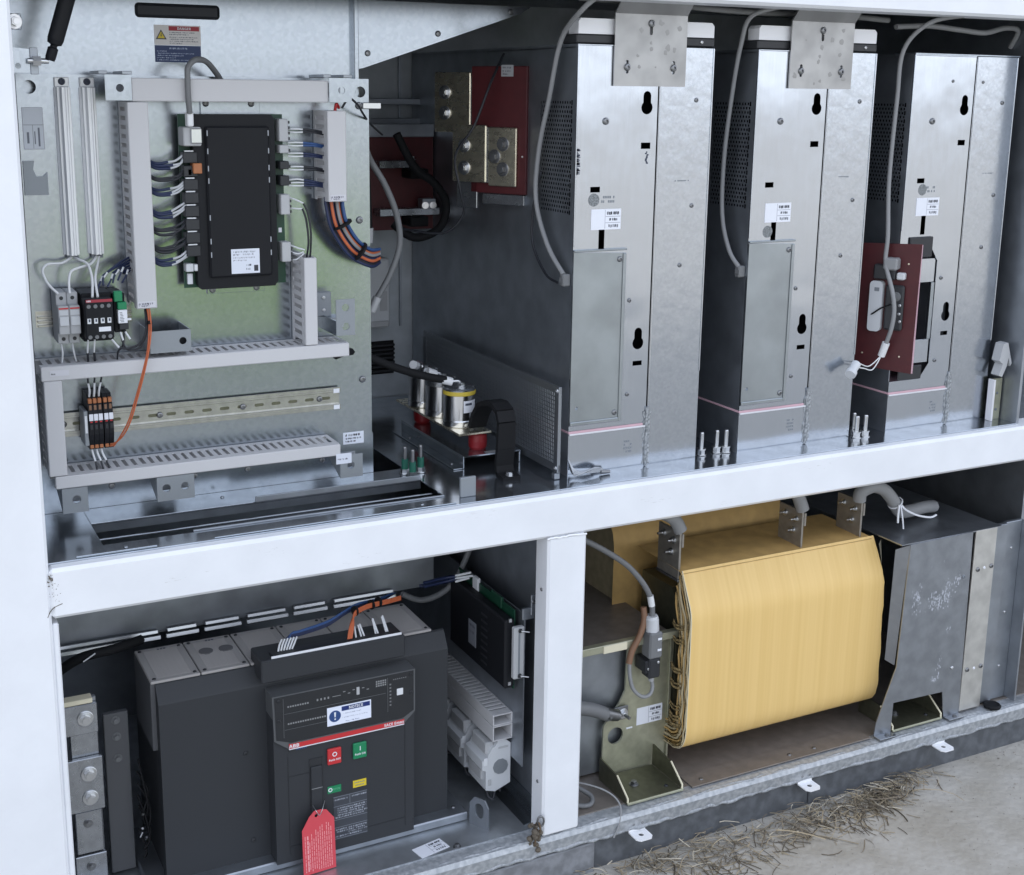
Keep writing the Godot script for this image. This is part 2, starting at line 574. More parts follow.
# ---------------------------------------------------------------- the cabinet
var cab: Node3D

func build_cabinet():
	cab = thing("electrical_cabinet", "open outdoor electrical cabinet with white painted frame and bare metal interior", "cabinet", v(0, -0.70, 0))
	# painted frame
	bx("corner_post", v(-0.30, -0.70, -0.07), v(-0.0085, 0.87, 0.0), M.white, cab, 0.004)
	bx("cross_beam", v(-0.0085, -0.072, -0.055), v(2.60, -0.001, 0.001), M.white, cab, 0.005)
	bx("gusset", v(-0.0085, -0.08, -0.05), v(0.0, -0.606, -0.004), M.white, cab, 0.002)
	bx("middle_post", v(0.7525, -0.606, -0.042), v(0.8245, -0.072, 0.0015), M.white, cab, 0.004)
	bx("roof_beam", v(-0.30, 0.765, -0.06), v(2.60, 0.86, 0.0), M.white, cab, 0.005)
	bx("roof_panel", v(-0.30, 0.8605, -0.745), v(2.60, 0.8695, -0.01), M.white, cab)
	# smudges of fine dirt on the painted beam
	for q in [[0.30, -0.020, 9], [0.42, -0.055, 7], [0.62, -0.012, 8], [0.95, -0.03, 10], [1.30, -0.015, 9], [1.1, -0.058, 6], [0.16, -0.04, 7]]:
		var sm := Shape.new()
		for k in q[2]:
			var p := v(q[0] + rng.randfn(0, 0.02), q[1] + rng.randfn(0, 0.004), 0.001)
			var l := rng.randf_range(0.001, 0.009)
			var h := rng.randf_range(0.00015, 0.0005)
			sm.quad(p, p + v(l, 0.0004, 0.0002), p + v(l, h, 0.0002), p + v(0, h, 0.0001), v(0, 0, 1))
		part("dirt_scratch", sm, M.paint_dirt, cab)
	# weld beads where the beam meets the posts
	var s := Shape.new()
	var pts := []
	for i in 14:
		pts.append(v(0.7505 + 0.0056 * i, -0.0725 + rng.randf_range(-0.001, 0.001), 0.001))
	s.tube(pts, 0.0018, 6, 2)
	part("weld_bead", s, M.white_metal, cab)
	s = Shape.new()
	for k in 46:
		var q := v(-0.007 + rng.randfn(0, 0.0022), -0.016 + rng.randfn(0, 0.003), 0.0)
		if k > 24:
			q = v(-0.003 + rng.randfn(0, 0.003), -0.032 + rng.randfn(0, 0.007), 0.001)
		var rr := rng.randf_range(0.0003, 0.0014 if k < 25 else 0.0007)
		s.lathe(q, v(0, 0, 1), [Vector2(rr, 0), Vector2(rr * 0.8, 0.0004), Vector2(0, 0.0005)], 6)
	s.tube([v(-0.014, -0.068, -0.0004), v(-0.010, -0.060, -0.0002), v(-0.004, -0.054, 0.0006), v(0.006, -0.0505, 0.0008)], 0.0007, 5, 3)
	part("rust_spot", s, M.mud, cab)
	for y in [-0.165, -0.51]:
		fixing("screw", "screw3", v(0.7525, y, -0.018), Vector3.LEFT, M.steel_dull, cab)
	# sealed sill and plinth
	s = Shape.new()
	var prof := PackedVector2Array([Vector2(0, 0), Vector2(-0.012, 0.0015), Vector2(-0.03, 0.001), Vector2(-0.03, -0.03), Vector2(-0.006, -0.036), Vector2(0.003, -0.03), Vector2(0.004, -0.008)])
	s.plate(prof, [], v(-0.30, -0.608, 0), v(0, 0, 1), v(0, 1, 0), -2.9)
	part("sill", s, M.sealed, cab)
	s = Shape.new()
	var path := []
	for i in 150:
		var x := 0.10 + i * 0.0137
		path.append(v(x, -0.637 + rng.randf_range(-0.0025, 0.0025), 0.0 + rng.randf_range(-0.001, 0.0015)))
	s.tube(path, 0.0042, 6, 2)
	path = []
	for i in 90:
		path.append(v(0.14 + i * 0.023, -0.6095 + rng.randf_range(-0.0012, 0.0012), -0.004 + rng.randf_range(-0.003, 0.003)))
	s.tube(path, 0.0028, 6, 2)
	part("sealant_bead", s, M.caulk, cab)
	var cuts := [[-0.30, 0.858, M.plinth_light, 0.002], [0.860, 1.338, M.plinth, -0.006], [1.340, 2.60, M.plinth, -0.006]]
	for c in cuts:
		bx("plinth_panel", v(c[0], -0.704, -0.05), v(c[1], -0.643, c[3]), c[2], cab, 0.002)
	for x in [0.945, 1.322, 1.664]:
		s = Shape.new()
		s.plate(PackedVector2Array([Vector2(-0.017, -0.006), Vector2(0.017, -0.006), Vector2(0.017, 0.024), Vector2(0.011, 0.031), Vector2(-0.011, 0.031), Vector2(-0.017, 0.024)]), [ring(0.0, 0.014, 0.005)], v(x, -0.6465, 0), v(1, 0, 0), v(0, 0, 1), -0.002)
		s.box(v(x - 0.017, -0.6465, -0.006), v(x + 0.017, -0.634, 0.001), 0.0005)
		var tab := part("lashing_tab", s, M.white_metal, cab)
		for dx in [-0.009, 0.009]:
			fixing("screw", "screw3", v(x + dx, -0.6295, 0.002), v(0, 0, 1), M.steel_dull, tab)
	# upper floor with the long cable slot
	bx("floor_plate", v(-0.01, -0.002, -0.062), v(1.815, 0.0015, -0.018), M.floor_sheet, cab, 0.0008)
	bx("floor_plate", v(-0.01, -0.002, -0.234), v(0.073, 0.0008, -0.0622), M.floor_sheet, cab, 0.0004)
	bx("floor_plate", v(0.0732, -0.002, -0.234), v(0.60, 0.0008, -0.162), M.floor_sheet, cab, 0.0004)
	bx("floor_plate", v(0.6002, -0.002, -0.73), v(1.815, 0.0008, -0.0622), M.floor_sheet, cab, 0.0004)
	bx("floor_edge", v(-0.006, -0.006, -0.0178), v(1.815, -0.0045, -0.002), M.floor_sheet, cab)
	s = Shape.new()
	s.box(v(0.0732, -0.014, -0.1640), v(0.60, -0.0022, -0.1622))
	part("slot_flange", s, M.floor_sheet, cab)
	bx("slot_lip", v(0.0735, -0.010, -0.116), v(0.6, -0.008, -0.112), M.floor_sheet, cab, 0.0004)
	bx("folded_lip", v(0.03, 0.0015, -0.024), v(0.14, 0.0045, -0.021), M.galv, cab, 0.0008)
	bx("folded_lip", v(0.22, 0.0015, -0.024), v(0.60, 0.0035, -0.021), M.galv, cab, 0.0008)
	bx("floor_clip", v(0.618, 0.0015, -0.051), v(0.645, 0.034, -0.045), M.tab_grey, cab, 0.001)
	bx("channel_edge", v(0.32, 0.0015, -0.1615), v(0.598, 0.010, -0.158), M.dark_sheet, cab, 0.0005)
	bx("channel_face", v(0.20, 0.0015, -0.066), v(0.598, 0.004, -0.062), M.dark_sheet, cab, 0.0005)
	for p in [v(0.10, 0.0012, -0.04), v(0.33, 0.0012, -0.17), v(0.55, 0.0012, -0.04), v(0.28, 0.0012, -0.205)]:
		fixing("rivet", "screw3", p, Vector3.UP, M.floor_sheet, cab)
	# skirting behind the mounting plate
	bx("skirting", v(-0.01, 0.0012, -0.238), v(0.545, 0.07, -0.234), M.galv, cab)
	for x in [0.118, 0.245, 0.33, 0.455]:
		fixing("screw", "screw5", v(x, 0.033, -0.234), v(0, 0, 1), M.steel_dull, cab)
	# upper walls
	s = Shape.new()
	s.plate(rect(-0.01, 0.55, 0.5255, 0.765), [round_rect(0.192, 0.7265, 0.317, 0.7475, 0.006)], v(0, 0, -0.262), v(1, 0, 0), v(0, 1, 0), 0.002)
	part("upper_wall", s, M.galv, cab)
	bx("handle_pocket", v(0.185, 0.72, -0.30), v(0.325, 0.755, -0.29), M.black, cab)
	bx("pocket_grip", v(0.1925, 0.7270, -0.289), v(0.3165, 0.7470, -0.2590), M.grip, cab, 0.004)
	bx("wall_flange", v(0.5255, 0.55, -0.272), v(0.533, 0.765, -0.248), M.galv, cab, 0.001)
	s = Shape.new()
	s.plate(PackedVector2Array([Vector2(0.533, 0.659), Vector2(0.545, 0.661), Vector2(0.826, 0.754), Vector2(0.845, 0.765), Vector2(0.533, 0.765)]), [], v(0, 0, -0.264), v(1, 0, 0), v(0, 1, 0), 0.002)
	part("slanted_panel", s, M.galv, cab)
	for p in [v(0.553, 0.684, -0.262), v(0.675, 0.7175, -0.262), v(0.807, 0.756, -0.262)]:
		fixing("screw", "screw5", p, v(0, 0, 1), M.steel_dull, cab)
	bx("ceiling", v(-0.30, 0.80, -0.80), v(2.60, 0.803, -0.06), M.inner, cab)
	# deep compartment
	bx("rear_wall", v(-0.05, 0.0, -0.745), v(2.60, 0.80, -0.735), M.rear, cab)
	bx("side_wall", v(-0.02, 0.0, -0.735), v(-0.0105, 0.80, -0.065), M.inner, cab)
	bx("side_wall", v(1.815, 0.0, -0.735), v(1.822, 0.80, -0.02), M.inner, cab)
	bx("wall_seam", v(0.7995, 0.15, -0.733), v(0.804, 0.79, -0.728), M.dark_sheet, cab)
	for y in [0.60, 0.562]:
		bx("cross_rail", v(0.56, y, -0.70), v(0.83, y + 0.012, -0.69), M.dark_sheet, cab, 0.001)
	bx("upright_rail", v(0.655, 0.52, -0.70), v(0.668, 0.79, -0.688), M.dark_sheet, cab, 0.001)
	# shelf and walls of the lower compartments
	bx("shelf_underside", v(-0.05, -0.076, -0.745), v(2.60, -0.073, -0.165), M.inner, cab)
	bx("shelf_underside", v(-0.05, -0.076, -0.1648), v(0.071, -0.073, -0.056), M.inner, cab)
	bx("shelf_underside", v(0.6022, -0.076, -0.1648), v(2.60, -0.073, -0.056), M.inner, cab)
	bx("lower_rear_wall", v(-0.05, -0.61, -0.745), v(2.60, -0.076, -0.735), M.dark_sheet, cab)
	bx("lower_side_wall", v(1.895, -0.605, -0.735), v(1.905, -0.076, -0.05), M.dark_sheet, cab)
	bx("lower_side_wall", v(-0.06, -0.605, -0.735), v(-0.05, -0.076, -0.07), M.dark_sheet, cab)
	bx("divider_wall", v(0.772, -0.605, -0.735), v(0.780, -0.076, -0.045), M.inner, cab)
	bx("lower_floor", v(-0.05, -0.612, -0.735), v(0.772, -0.605, -0.03), M.floor_light, cab)
	bx("reactor_floor", v(0.78, -0.612, -0.735), v(2.60, -0.605, -0.03), M.tray, cab)
	bx("partition_plate", v(-0.05, -0.262, -0.336), v(0.70, -0.076, -0.333), M.inner, cab)
	var segs := [[0.03, 0.198], [0.206, 0.262], [0.27, 0.335], [0.343, 0.418], [0.426, 0.49], [0.50, 0.62]]
	for g in segs:
		var tilt := Transform3D(Basis(Vector3.RIGHT, -0.29), v(0, -0.260, -0.322))
		var sr := Shape.new()
		sr.box(v(g[0], -0.0095, -0.002), v(g[1], -0.0015, 0.003), 0.0012, tilt)
		var f := part("slotted_rail", sr, M.rail_bright, cab)
		sr = Shape.new()
		sr.box(v(g[0] + 0.003, 0.0005, -0.004), v(g[1] - 0.003, 0.0075, 0.0), 0.0012, tilt)
		part("rail_edge", sr, M.rail_bright, f)

func build_ground():
	var s := Shape.new()
	s.quad(v(-60, -0.70, -60), v(60, -0.70, -60), v(60, -0.70, 60), v(-60, -0.70, 60), Vector3.UP)
	var g := part("ground", s, M.concrete)
	g.set_meta("kind", "structure")
	# dry grass along the foot of the plinth: too many stalks to count
	var st := Shape.new()
	var clumps := []
	for i in 60:
		var ct := rng.randf()
		clumps.append(Vector3(0.86 + 0.74 * ct, 0, 0.012 + absf(rng.randfn(0, 0.055)) * sin(PI * clampf((ct + 0.15) / 1.12, 0.02, 1))))
	for i in 1050:
		var cp: Vector3 = clumps[rng.randi() % clumps.size()]
		var x := cp.x + rng.randfn(0, 0.035)
		var z := maxf(0.003, cp.z + rng.randfn(0, 0.016))
		var l := rng.randf_range(0.012, 0.05)
		var w := rng.randf_range(0.0004, 0.0012)
		if rng.randf() < 0.05:
			l *= rng.randf_range(1.6, 2.6)
			w *= 1.5
		var a := rng.randf() * TAU
		var near := clampf(1.0 - z / 0.09, 0.0, 1.0)
		var lift := rng.randf_range(-0.1, 0.6) * near
		var p := v(x, -0.699 + rng.randf_range(0.0, 0.016) * near, z)
		var dir := v(cos(a) * cos(lift), sin(lift), sin(a) * cos(lift))
		if p.z + dir.z * l < 0.001:
			dir.z = absf(dir.z)
		var side := dir.cross(Vector3.UP).normalized() * w
		var k := rng.randf_range(0.35, 1.1)
		var c := Color(0.40 * k, 0.33 * k, 0.225 * k)
		var pick := rng.randf()
		if pick < 0.42:
			c = Color(0.17 * k, 0.14 * k, 0.10 * k)
		elif pick > 0.92:
			c = Color(0.52, 0.47, 0.37)
		st.st.set_color(c)
		var up := v(0, w * 0.9, 0)
		var q0 := p
		var turn := rng.randf_range(-0.5, 0.5)
		for seg in 4:
			dir = dir.rotated(Vector3.UP, turn * rng.randf_range(0.2, 1.0))
			dir.y -= 0.12 * near
			var q1 := q0 + dir.normalized() * l * 0.25
			q1.y = maxf(q1.y, -0.6988)
			q1.z = maxf(q1.z, 0.001)
			st.quad(q0 - side, q0 + up, q1 + up, q1 - side, -side + up)
			st.quad(q0 + side, q0 + up, q1 + up, q1 + side, side + up)
			q0 = q1
	var o := part("dry_grass", st, M.straw)
	o.set_meta("kind", "stuff")
	o.set_meta("label", "dry straw and dead grass lying along the foot of the cabinet plinth")
	o.set_meta("category", "grass")

# loose grit on the concrete, too fine to count
func build_grit():
	var s := Shape.new()
	for i in 900:
		var p := v(rng.randf_range(0.85, 2.1), -0.7, rng.randf_range(0.0, 0.42))
		p.z = p.z * p.z * 2.2 + 0.003
		var r := rng.randf_range(0.0004, 0.0013) * (2.0 if rng.randf() < 0.05 else 1.0)
		var k := rng.randf_range(0.5, 1.2)
		s.st.set_color(Color(0.36 * k, 0.33 * k, 0.29 * k))
		s.lathe(p, v(rng.randf_range(-0.3, 0.3), 1, rng.randf_range(-0.3, 0.3)), [Vector2(r, 0), Vector2(r * rng.randf_range(0.7, 1.1), r * 0.6), Vector2(0, r * 1.1)], 5)
	var o := part("grit", s, M.straw)
	o.set_meta("kind", "stuff")
	o.set_meta("label", "fine loose grit scattered on the concrete before the plinth")
	o.set_meta("category", "grit")

# added outside the frame: housing sized to shade the open bay, and a made-up shrub to green the plate reflection
func build_surroundings():
	bx("added_upper_housing", v(-2.5, 0.87, -0.80), v(9.0, 2.05, 0.0), M.white, cab, 0.01)  # unseen housing, added to block the sun and set the shadow length
	bx("added_side_housing", v(-2.5, -0.70, -0.80), v(-0.302, 0.868, -0.002), M.white, cab, 0.01)
	bx("added_side_housing", v(2.602, -0.70, -0.80), v(9.0, 0.868, -0.002), M.white, cab, 0.01)
	bx("housing_back", v(-0.30, -0.70, -0.80), v(2.60, 0.86, -0.75), M.white, cab)
	var c := v(1.74, -0.38, 5.05)
	var t := thing("added_shrub", "unseen yellow-green shrub added to tint the reflection in the mounting plate", "shrub", v(c.x, -0.70, c.z))  # made up to put green into the mounting plate reflection
	var s := Shape.new()
	for i in 7:
		var a := TAU * i / 7
		s.cyl(v(c.x, -0.70, c.z), v(c.x + 0.3 * cos(a), -0.35 + 0.12 * (i % 3), c.z + 0.25 * sin(a)), 0.018, 0.006, 6)
	part("stem", s, M.hose_brown, t)
	s = Shape.new()
	for i in 9000:
		var d := v(rng.randfn(0, 1), rng.randfn(0, 1), rng.randfn(0, 1)).normalized() * pow(rng.randf(), 0.4)
		var p := c + v(d.x * 0.85, d.y * 0.50, d.z * 0.42)
		p.y = maxf(p.y, -0.68 + rng.randf() * 0.1)
		var n := v(rng.randfn(0, 0.6), 0.5 + rng.randf(), rng.randfn(-0.6, 0.6)).normalized()
		var u := n.cross(v(rng.randfn(0, 1), rng.randfn(0, 1), 0.3)).normalized()
		var w := n.cross(u)
		var r := rng.randf_range(0.02, 0.04)
		s.quad(p - u * r, p - w * r * 0.45, p + u * r, p + w * r * 0.45, n)
	part("crown", s, M.leaf, t)

# ---------------------------------------------------------------- drive modules
func perforated(s: Shape, o: Vector3, u: Vector3, w: Vector3, nx: int, ny: int, cw: float, ch: float):
	var n := u.cross(w).normalized()
	for j in ny:
		for i in nx:
			var p := o + u * (i * cw) + w * (j * ch)
			var e := 0.5 * cw if j % 2 == 1 else 0.0
			p += u * e
			var a := [p, p + u * cw, p + u * cw + w * ch, p + w * ch]
			var iu := cw * 0.22
			var iw := ch * 0.16
			var b := [p + u * (iu * 1.5) + w * iw, p + u * (cw - iu) + w * iw * 1.8, p + u * (cw - iu * 1.5) + w * (ch - iw), p + u * iu + w * (ch - iw * 1.8)]
			for k in 4:
				s.quad(a[k], a[(k + 1) % 4], b[(k + 1) % 4], b[k], n)

func build_module(x0: float, label: String, which: int) -> Node3D:
	var t := thing("drive_module", label, "drive module", v(x0, 0, -0.075), "drive modules in a row")
	var z := -0.075
	var X := Vector3(1, 0, 0)
	var Y := Vector3(0, 1, 0)
	var ZB := -0.728
	var holes := [keyhole(0.131, 0.613), keyhole(0.130, 0.227), rect(0.122, 0.539, 0.140, 0.549), rect(0.029, 0.471, 0.047, 0.480), rect(0.047, 0.376, 0.058, 0.412), rect(0.121, 0.180, 0.139, 0.188)]
	var body := rect(0.0, 0.079, 0.151, 0.701)
	if which == 2:
		# the lower cover is off: the panel is cut out behind the red board
		body = PackedVector2Array([Vector2(0, 0.079), Vector2(0.075, 0.079), Vector2(0.0, 0.0790), Vector2(0.0, 0.10), Vector2(0.075, 0.10), Vector2(0.097, 0.128), Vector2(0.097, 0.30), Vector2(0.097, 0.325), Vector2(0.075, 0.357), Vector2(0.0, 0.357), Vector2(0, 0.701), Vector2(0.151, 0.701), Vector2(0.151, 0.079)])
		body = PackedVector2Array([Vector2(0.0, 0.079), Vector2(0.151, 0.079), Vector2(0.151, 0.701), Vector2(0.0, 0.701), Vector2(0.0, 0.357), Vector2(0.075, 0.357), Vector2(0.097, 0.325), Vector2(0.097, 0.128), Vector2(0.075, 0.099), Vector2(0.0, 0.099)])
	var s := Shape.new()
	s.plate(body, holes, v(x0, 0, z - 0.0015), X, Y, 0.0015)
	var fpn := part("front_panel", s, M.sheet, t)
	bx("folded_rim", v(x0, 0.385, z), v(x0 + 0.0022, 0.701, z + 0.0016), M.sheet, fpn, 0.0008)
	bx("folded_rim", v(x0 + 0.0023, 0.6985, z), v(x0 + 0.1510, 0.701, z + 0.0016), M.sheet, fpn, 0.0008)
	s = Shape.new()
	s.box(v(x0 + 0.1535, 0.0, z - 0.001), v(x0 + 0.258, 0.700, z + 0.001), 0.0006)
	s.box(v(x0 + 0.1515, 0.11, z - 0.012), v(x0 + 0.1535, 0.70, z - 0.006))
	var sfp := part("side_front_panel", s, M.sheet_spangle, t)
	bx("folded_rim", v(x0 + 0.1536, 0.105, z + 0.001), v(x0 + 0.1562, 0.700, z + 0.0034), M.sheet, sfp, 0.001)
	bx("folded_rim", v(x0 + 0.2558, 0.16, z + 0.001), v(x0 + 0.258, 0.700, z + 0.0026), M.sheet, sfp, 0.0008)
	s = Shape.new()
	s.box(v(x0, 0.0, z - 0.0015), v(x0 + 0.1515, 0.0715, z + 0.0005), 0.0004)
	part("lower_front_panel", s, M.sheet, t)
	s = Shape.new()
	s.box(v(x0 - 0.0004, 0.0745, ZB + 0.02), v(x0 + 0.1515, 0.0785, z + 0.0012), 0.0004)
	part("pink_gasket", s, M.pink, t)
	s = Shape.new()
	s.box(v(x0 + 0.001, 0.0716, z - 0.001), v(x0 + 0.1515, 0.0744, z + 0.0022), 0.0004)
	part("gasket_lip", s, M.foam_white, t)
	# left flank with its field of slots
	s = Shape.new()
	var ny := 25
	var nx := 13
	var cw := 0.0078
	var ch := 0.0072
	var zy0 := z - 0.118
	var zw := cw * (nx + 0.5)
	s.box(v(x0, 0.0, ZB), v(x0 + 0.0015, 0.701, zy0))
	s.box(v(x0, 0.0, zy0), v(x0 + 0.0015, 0.435, z - 0.0015))
	s.box(v(x0, 0.435 + ny * ch, zy0), v(x0 + 0.0015, 0.701, z - 0.0015))
	s.box(v(x0, 0.435, zy0 + zw), v(x0 + 0.0015, 0.435 + ny * ch, z - 0.0015))
	perforated(s, v(x0, 0.435, zy0), v(0, 0, 1), Y, nx, ny, cw, ch)
	part("flank", s, M.inner, t)
	s = Shape.new()
	s.box(v(x0 + 0.2565, 0.0, ZB), v(x0 + 0.258, 0.700, z - 0.002))
	s.box(v(x0, 0.695, ZB), v(x0 + 0.258, 0.6965, z - 0.003))
	s.box(v(x0, 0.0, ZB - 0.002), v(x0 + 0.258, 0.70, ZB))
	if which == 2:
		s.box(v(x0 + 0.1, 0.10, z - 0.10), v(x0 + 0.15, 0.36, z - 0.02))
	part("housing", s, M.inner, t)
	s = Shape.new()
	s.box(v(x0 + 0.004, 0.02, z - 0.06), v(x0 + 0.25, 0.69, z - 0.05))
	if which != 2:
		part("inner_core", s, M.rubber, t)
	else:
		s = Shape.new()
		s.box(v(x0 + 0.004, 0.36, z - 0.06), v(x0 + 0.25, 0.69, z - 0.05))
		s.box(v(x0 + 0.10, 0.15, z - 0.06), v(x0 + 0.25, 0.35, z - 0.05))
		part("inner_core", s, M.rubber, t)
	bx("slot_shade_box", v(x0 + 0.008, 0.42, z - 0.125), v(x0 + 0.12, 0.63, z - 0.062), M.rubber, t)  # black box added so the flank slots look shaded
	# stiffener at the right edge
	bx("edge_strip", v(x0 + 0.2585, 0.16, z - 0.03), v(x0 + 0.262, 0.685, z - 0.004), M.sheet, t, 0.0005)
	if which != 2:
		s = Shape.new()
		s.box(v(x0 + 0.0, 0.7015, z - 0.05), v(x0 + 0.262, 0.716, z - 0.004), 0.002)
		part("top_channel", s, M.breaker_dark, t)
		s = Shape.new()
		s.plate(PackedVector2Array([Vector2(0.003, 0.7165), Vector2(0.26, 0.7165), Vector2(0.26, 0.735), Vector2(0.255, 0.740), Vector2(0.007, 0.740), Vector2(0.003, 0.735)]), [], v(x0, 0, z - 0.035), X, Y, 0.03)
		s.box(v(x0 + 0.26, 0.724, z - 0.024), v(x0 + 0.267, 0.731, z - 0.014), 0.001)
		part("top_bar", s, M.white_metal, t)
		fixing("screw", "screw3", v(x0 + 0.235, 0.709, z - 0.004), v(0, 0, 1), M.steel, t)
		# cover plate low on the left
		s = Shape.new()
		s.plate(PackedVector2Array([Vector2(0.0, 0.088), Vector2(0.099, 0.088), Vector2(0.099, 0.372), Vector2(0.0, 0.376)]), [ring(0.012, 0.118, 0.003, 10)], v(x0, 0, z), X, Y, 0.003)
		var cov := part("cover_plate", s, M.sheet_cover, t)
		s = Shape.new()
		s.box(v(x0 + 0.0, 0.3765, z), v(x0 + 0.1, 0.380, z + 0.0055), 0.001)
		s.box(v(x0 + 0.093, 0.088, z + 0.003), v(x0 + 0.099, 0.3715, z + 0.0055), 0.0012)
		s.box(v(x0, 0.088, z + 0.003), v(x0 + 0.093, 0.095, z + 0.0055), 0.0012)
		part("folded_rim", s, M.sheet_cover, cov)
		for p in [v(x0 + 0.087, 0.362, z + 0.003), v(x0 + 0.086, 0.104, z + 0.003)]:
			fixing("screw", "screw5", p, v(0, 0, 1), M.steel_dull, cov)
	else:
		s = Shape.new()
		s.box(v(x0, 0.7005, z - 0.05), v(x0 + 0.262, 0.7035, z + 0.0015), 0.0006)
		part("top_flange", s, M.galv, t)
		fixing("screw", "screw3", v(x0 + 0.097, 0.655, z), v(0, 0, 1), M.steel_dull, t)
		fixing("screw", "screw3", v(x0 + 0.172, 0.654, z + 0.001), v(0, 0, 1), M.steel_dull, t)
	fixing("screw", "screw6", v(x0 + 0.054, 0.583, z), v(0, 0, 1), M.steel_dull, t)
	for p in [v(0.226, 0.617, 0.001), v(0.226, 0.445, 0.001), v(0.207, 0.346, 0.001), v(0.110, 0.292, 0), v(0.112, 0.132, 0)]:
		fixing("screw", "screw4", v(x0 + p.x, p.y, z + p.z), v(0, 0, 1), M.steel_dull, t)
	sticker("rating_label", v(x0 + 0.032, 0.411, z), X, Y, 0.056, 0.033, rating_label(), t)
	# round inspection stamp and handling marks
	s = Shape.new()
	s.plate(ring(0.036 + 0.004 * which, 0.459 if which != 1 else 0.395, 0.0105, 18), [], v(x0, 0, z), X, Y, 0.0002)
	part("inspection_stamp", s, M.stamp, t)
	for k in 3:
		var yy := 0.461 - 0.007 * k
		var row := print_texture(48, 6, Color(0.60, 0.63, 0.66), [["row", 0, 1, 46, 4, Color(0.40, 0.42, 0.44)]])
		if k < 2 and which != 1:
			s = Shape.new()
			for q in 9:
				if rng.randf() < 0.7:
					s.box(v(x0 + 0.050 + q * 0.0032, yy, z), v(x0 + 0.0524 + q * 0.0032, yy + 0.004, z + 0.00015))
			part("stamped_print", s, M.ink_grey, t)
	s = Shape.new()
	for q in 11:
		if rng.randf() < 0.8:
			s.box(v(x0 + 0.190 + q * 0.0026, 0.485 + rng.randf_range(0, 0.001), z + 0.001), v(x0 + 0.192 + q * 0.0026, 0.4875, z + 0.00115))
	part("ink_stamp", s, M.ink_grey, t)
	s = Shape.new()
	for q in 16:
		var px := x0 + 0.108 + (q % 4) * 0.0042 + rng.randf_range(0, 0.001)
		var py := 0.030 + (q / 4) * 0.006
		if rng.randf() < 0.75:
			s.box(v(px, py, z + 0.0005), v(px + 0.0030, py + 0.0035, z + 0.0007))
	part("ink_stamp", s, M.ink_grey, t)
	# sealant smear round the lower corner of the seam
	s = Shape.new()
	var q1 := []
	for i in 12:
		q1.append(v(x0 + 0.1525 + rng.randf_range(-0.0015, 0.0015), 0.002 + i * 0.0095, z + 0.0012))
	s.tube(q1, 0.003, 6, 2)
	part("sealant_smear", s, M.scuff_metal, t)
	s = Shape.new()
	var lft := []
	var rgt := []
	for i in 15:
		var yy := 0.006 + i * 0.0066
		lft.append(v(x0 + 0.1465 + rng.randf_range(-0.0025, 0.0022), yy, z + 0.0012))
		rgt.append(v(x0 + 0.1595 + rng.randf_range(-0.002, 0.003), yy, z + 0.0012))
	for i in 14:
		s.quad(lft[i], rgt[i], rgt[i + 1], lft[i + 1], v(0, 0, 1))
		s.quad(lft[i], lft[i + 1], lft[i + 1] - v(0, 0, 0.001), lft[i] - v(0, 0, 0.001), v(-1, 0, 0))
		s.quad(rgt[i], rgt[i + 1], rgt[i + 1] - v(0, 0, 0.001), rgt[i] - v(0, 0, 0.001), v(1, 0, 0))
	part("dried_sealant", s, M.scuff_metal, t)
	if which == 0:
		s = Shape.new()
		for i in 60:
			var yy := 0.520 + rng.randf_range(-0.022, 0.022)
			var l := rng.randf_range(0.001, 0.0085)
			s.box(v(x0 + 0.0015, yy, z), v(x0 + 0.0015 + l, yy + 0.0016, z + 0.0002))
		part("dirt_mark", s, M.ink, t)
		s = Shape.new()
		for i in 9:
			var qx := x0 + 0.130 + rng.randf() * 0.004
			var qy := 0.515 + i * 0.0022
			s.box(v(qx, qy, z), v(qx + rng.randf_range(0.002, 0.005), qy + 0.0024, z + 0.0002))
		part("dirt_mark", s, M.ink, t)
	return t

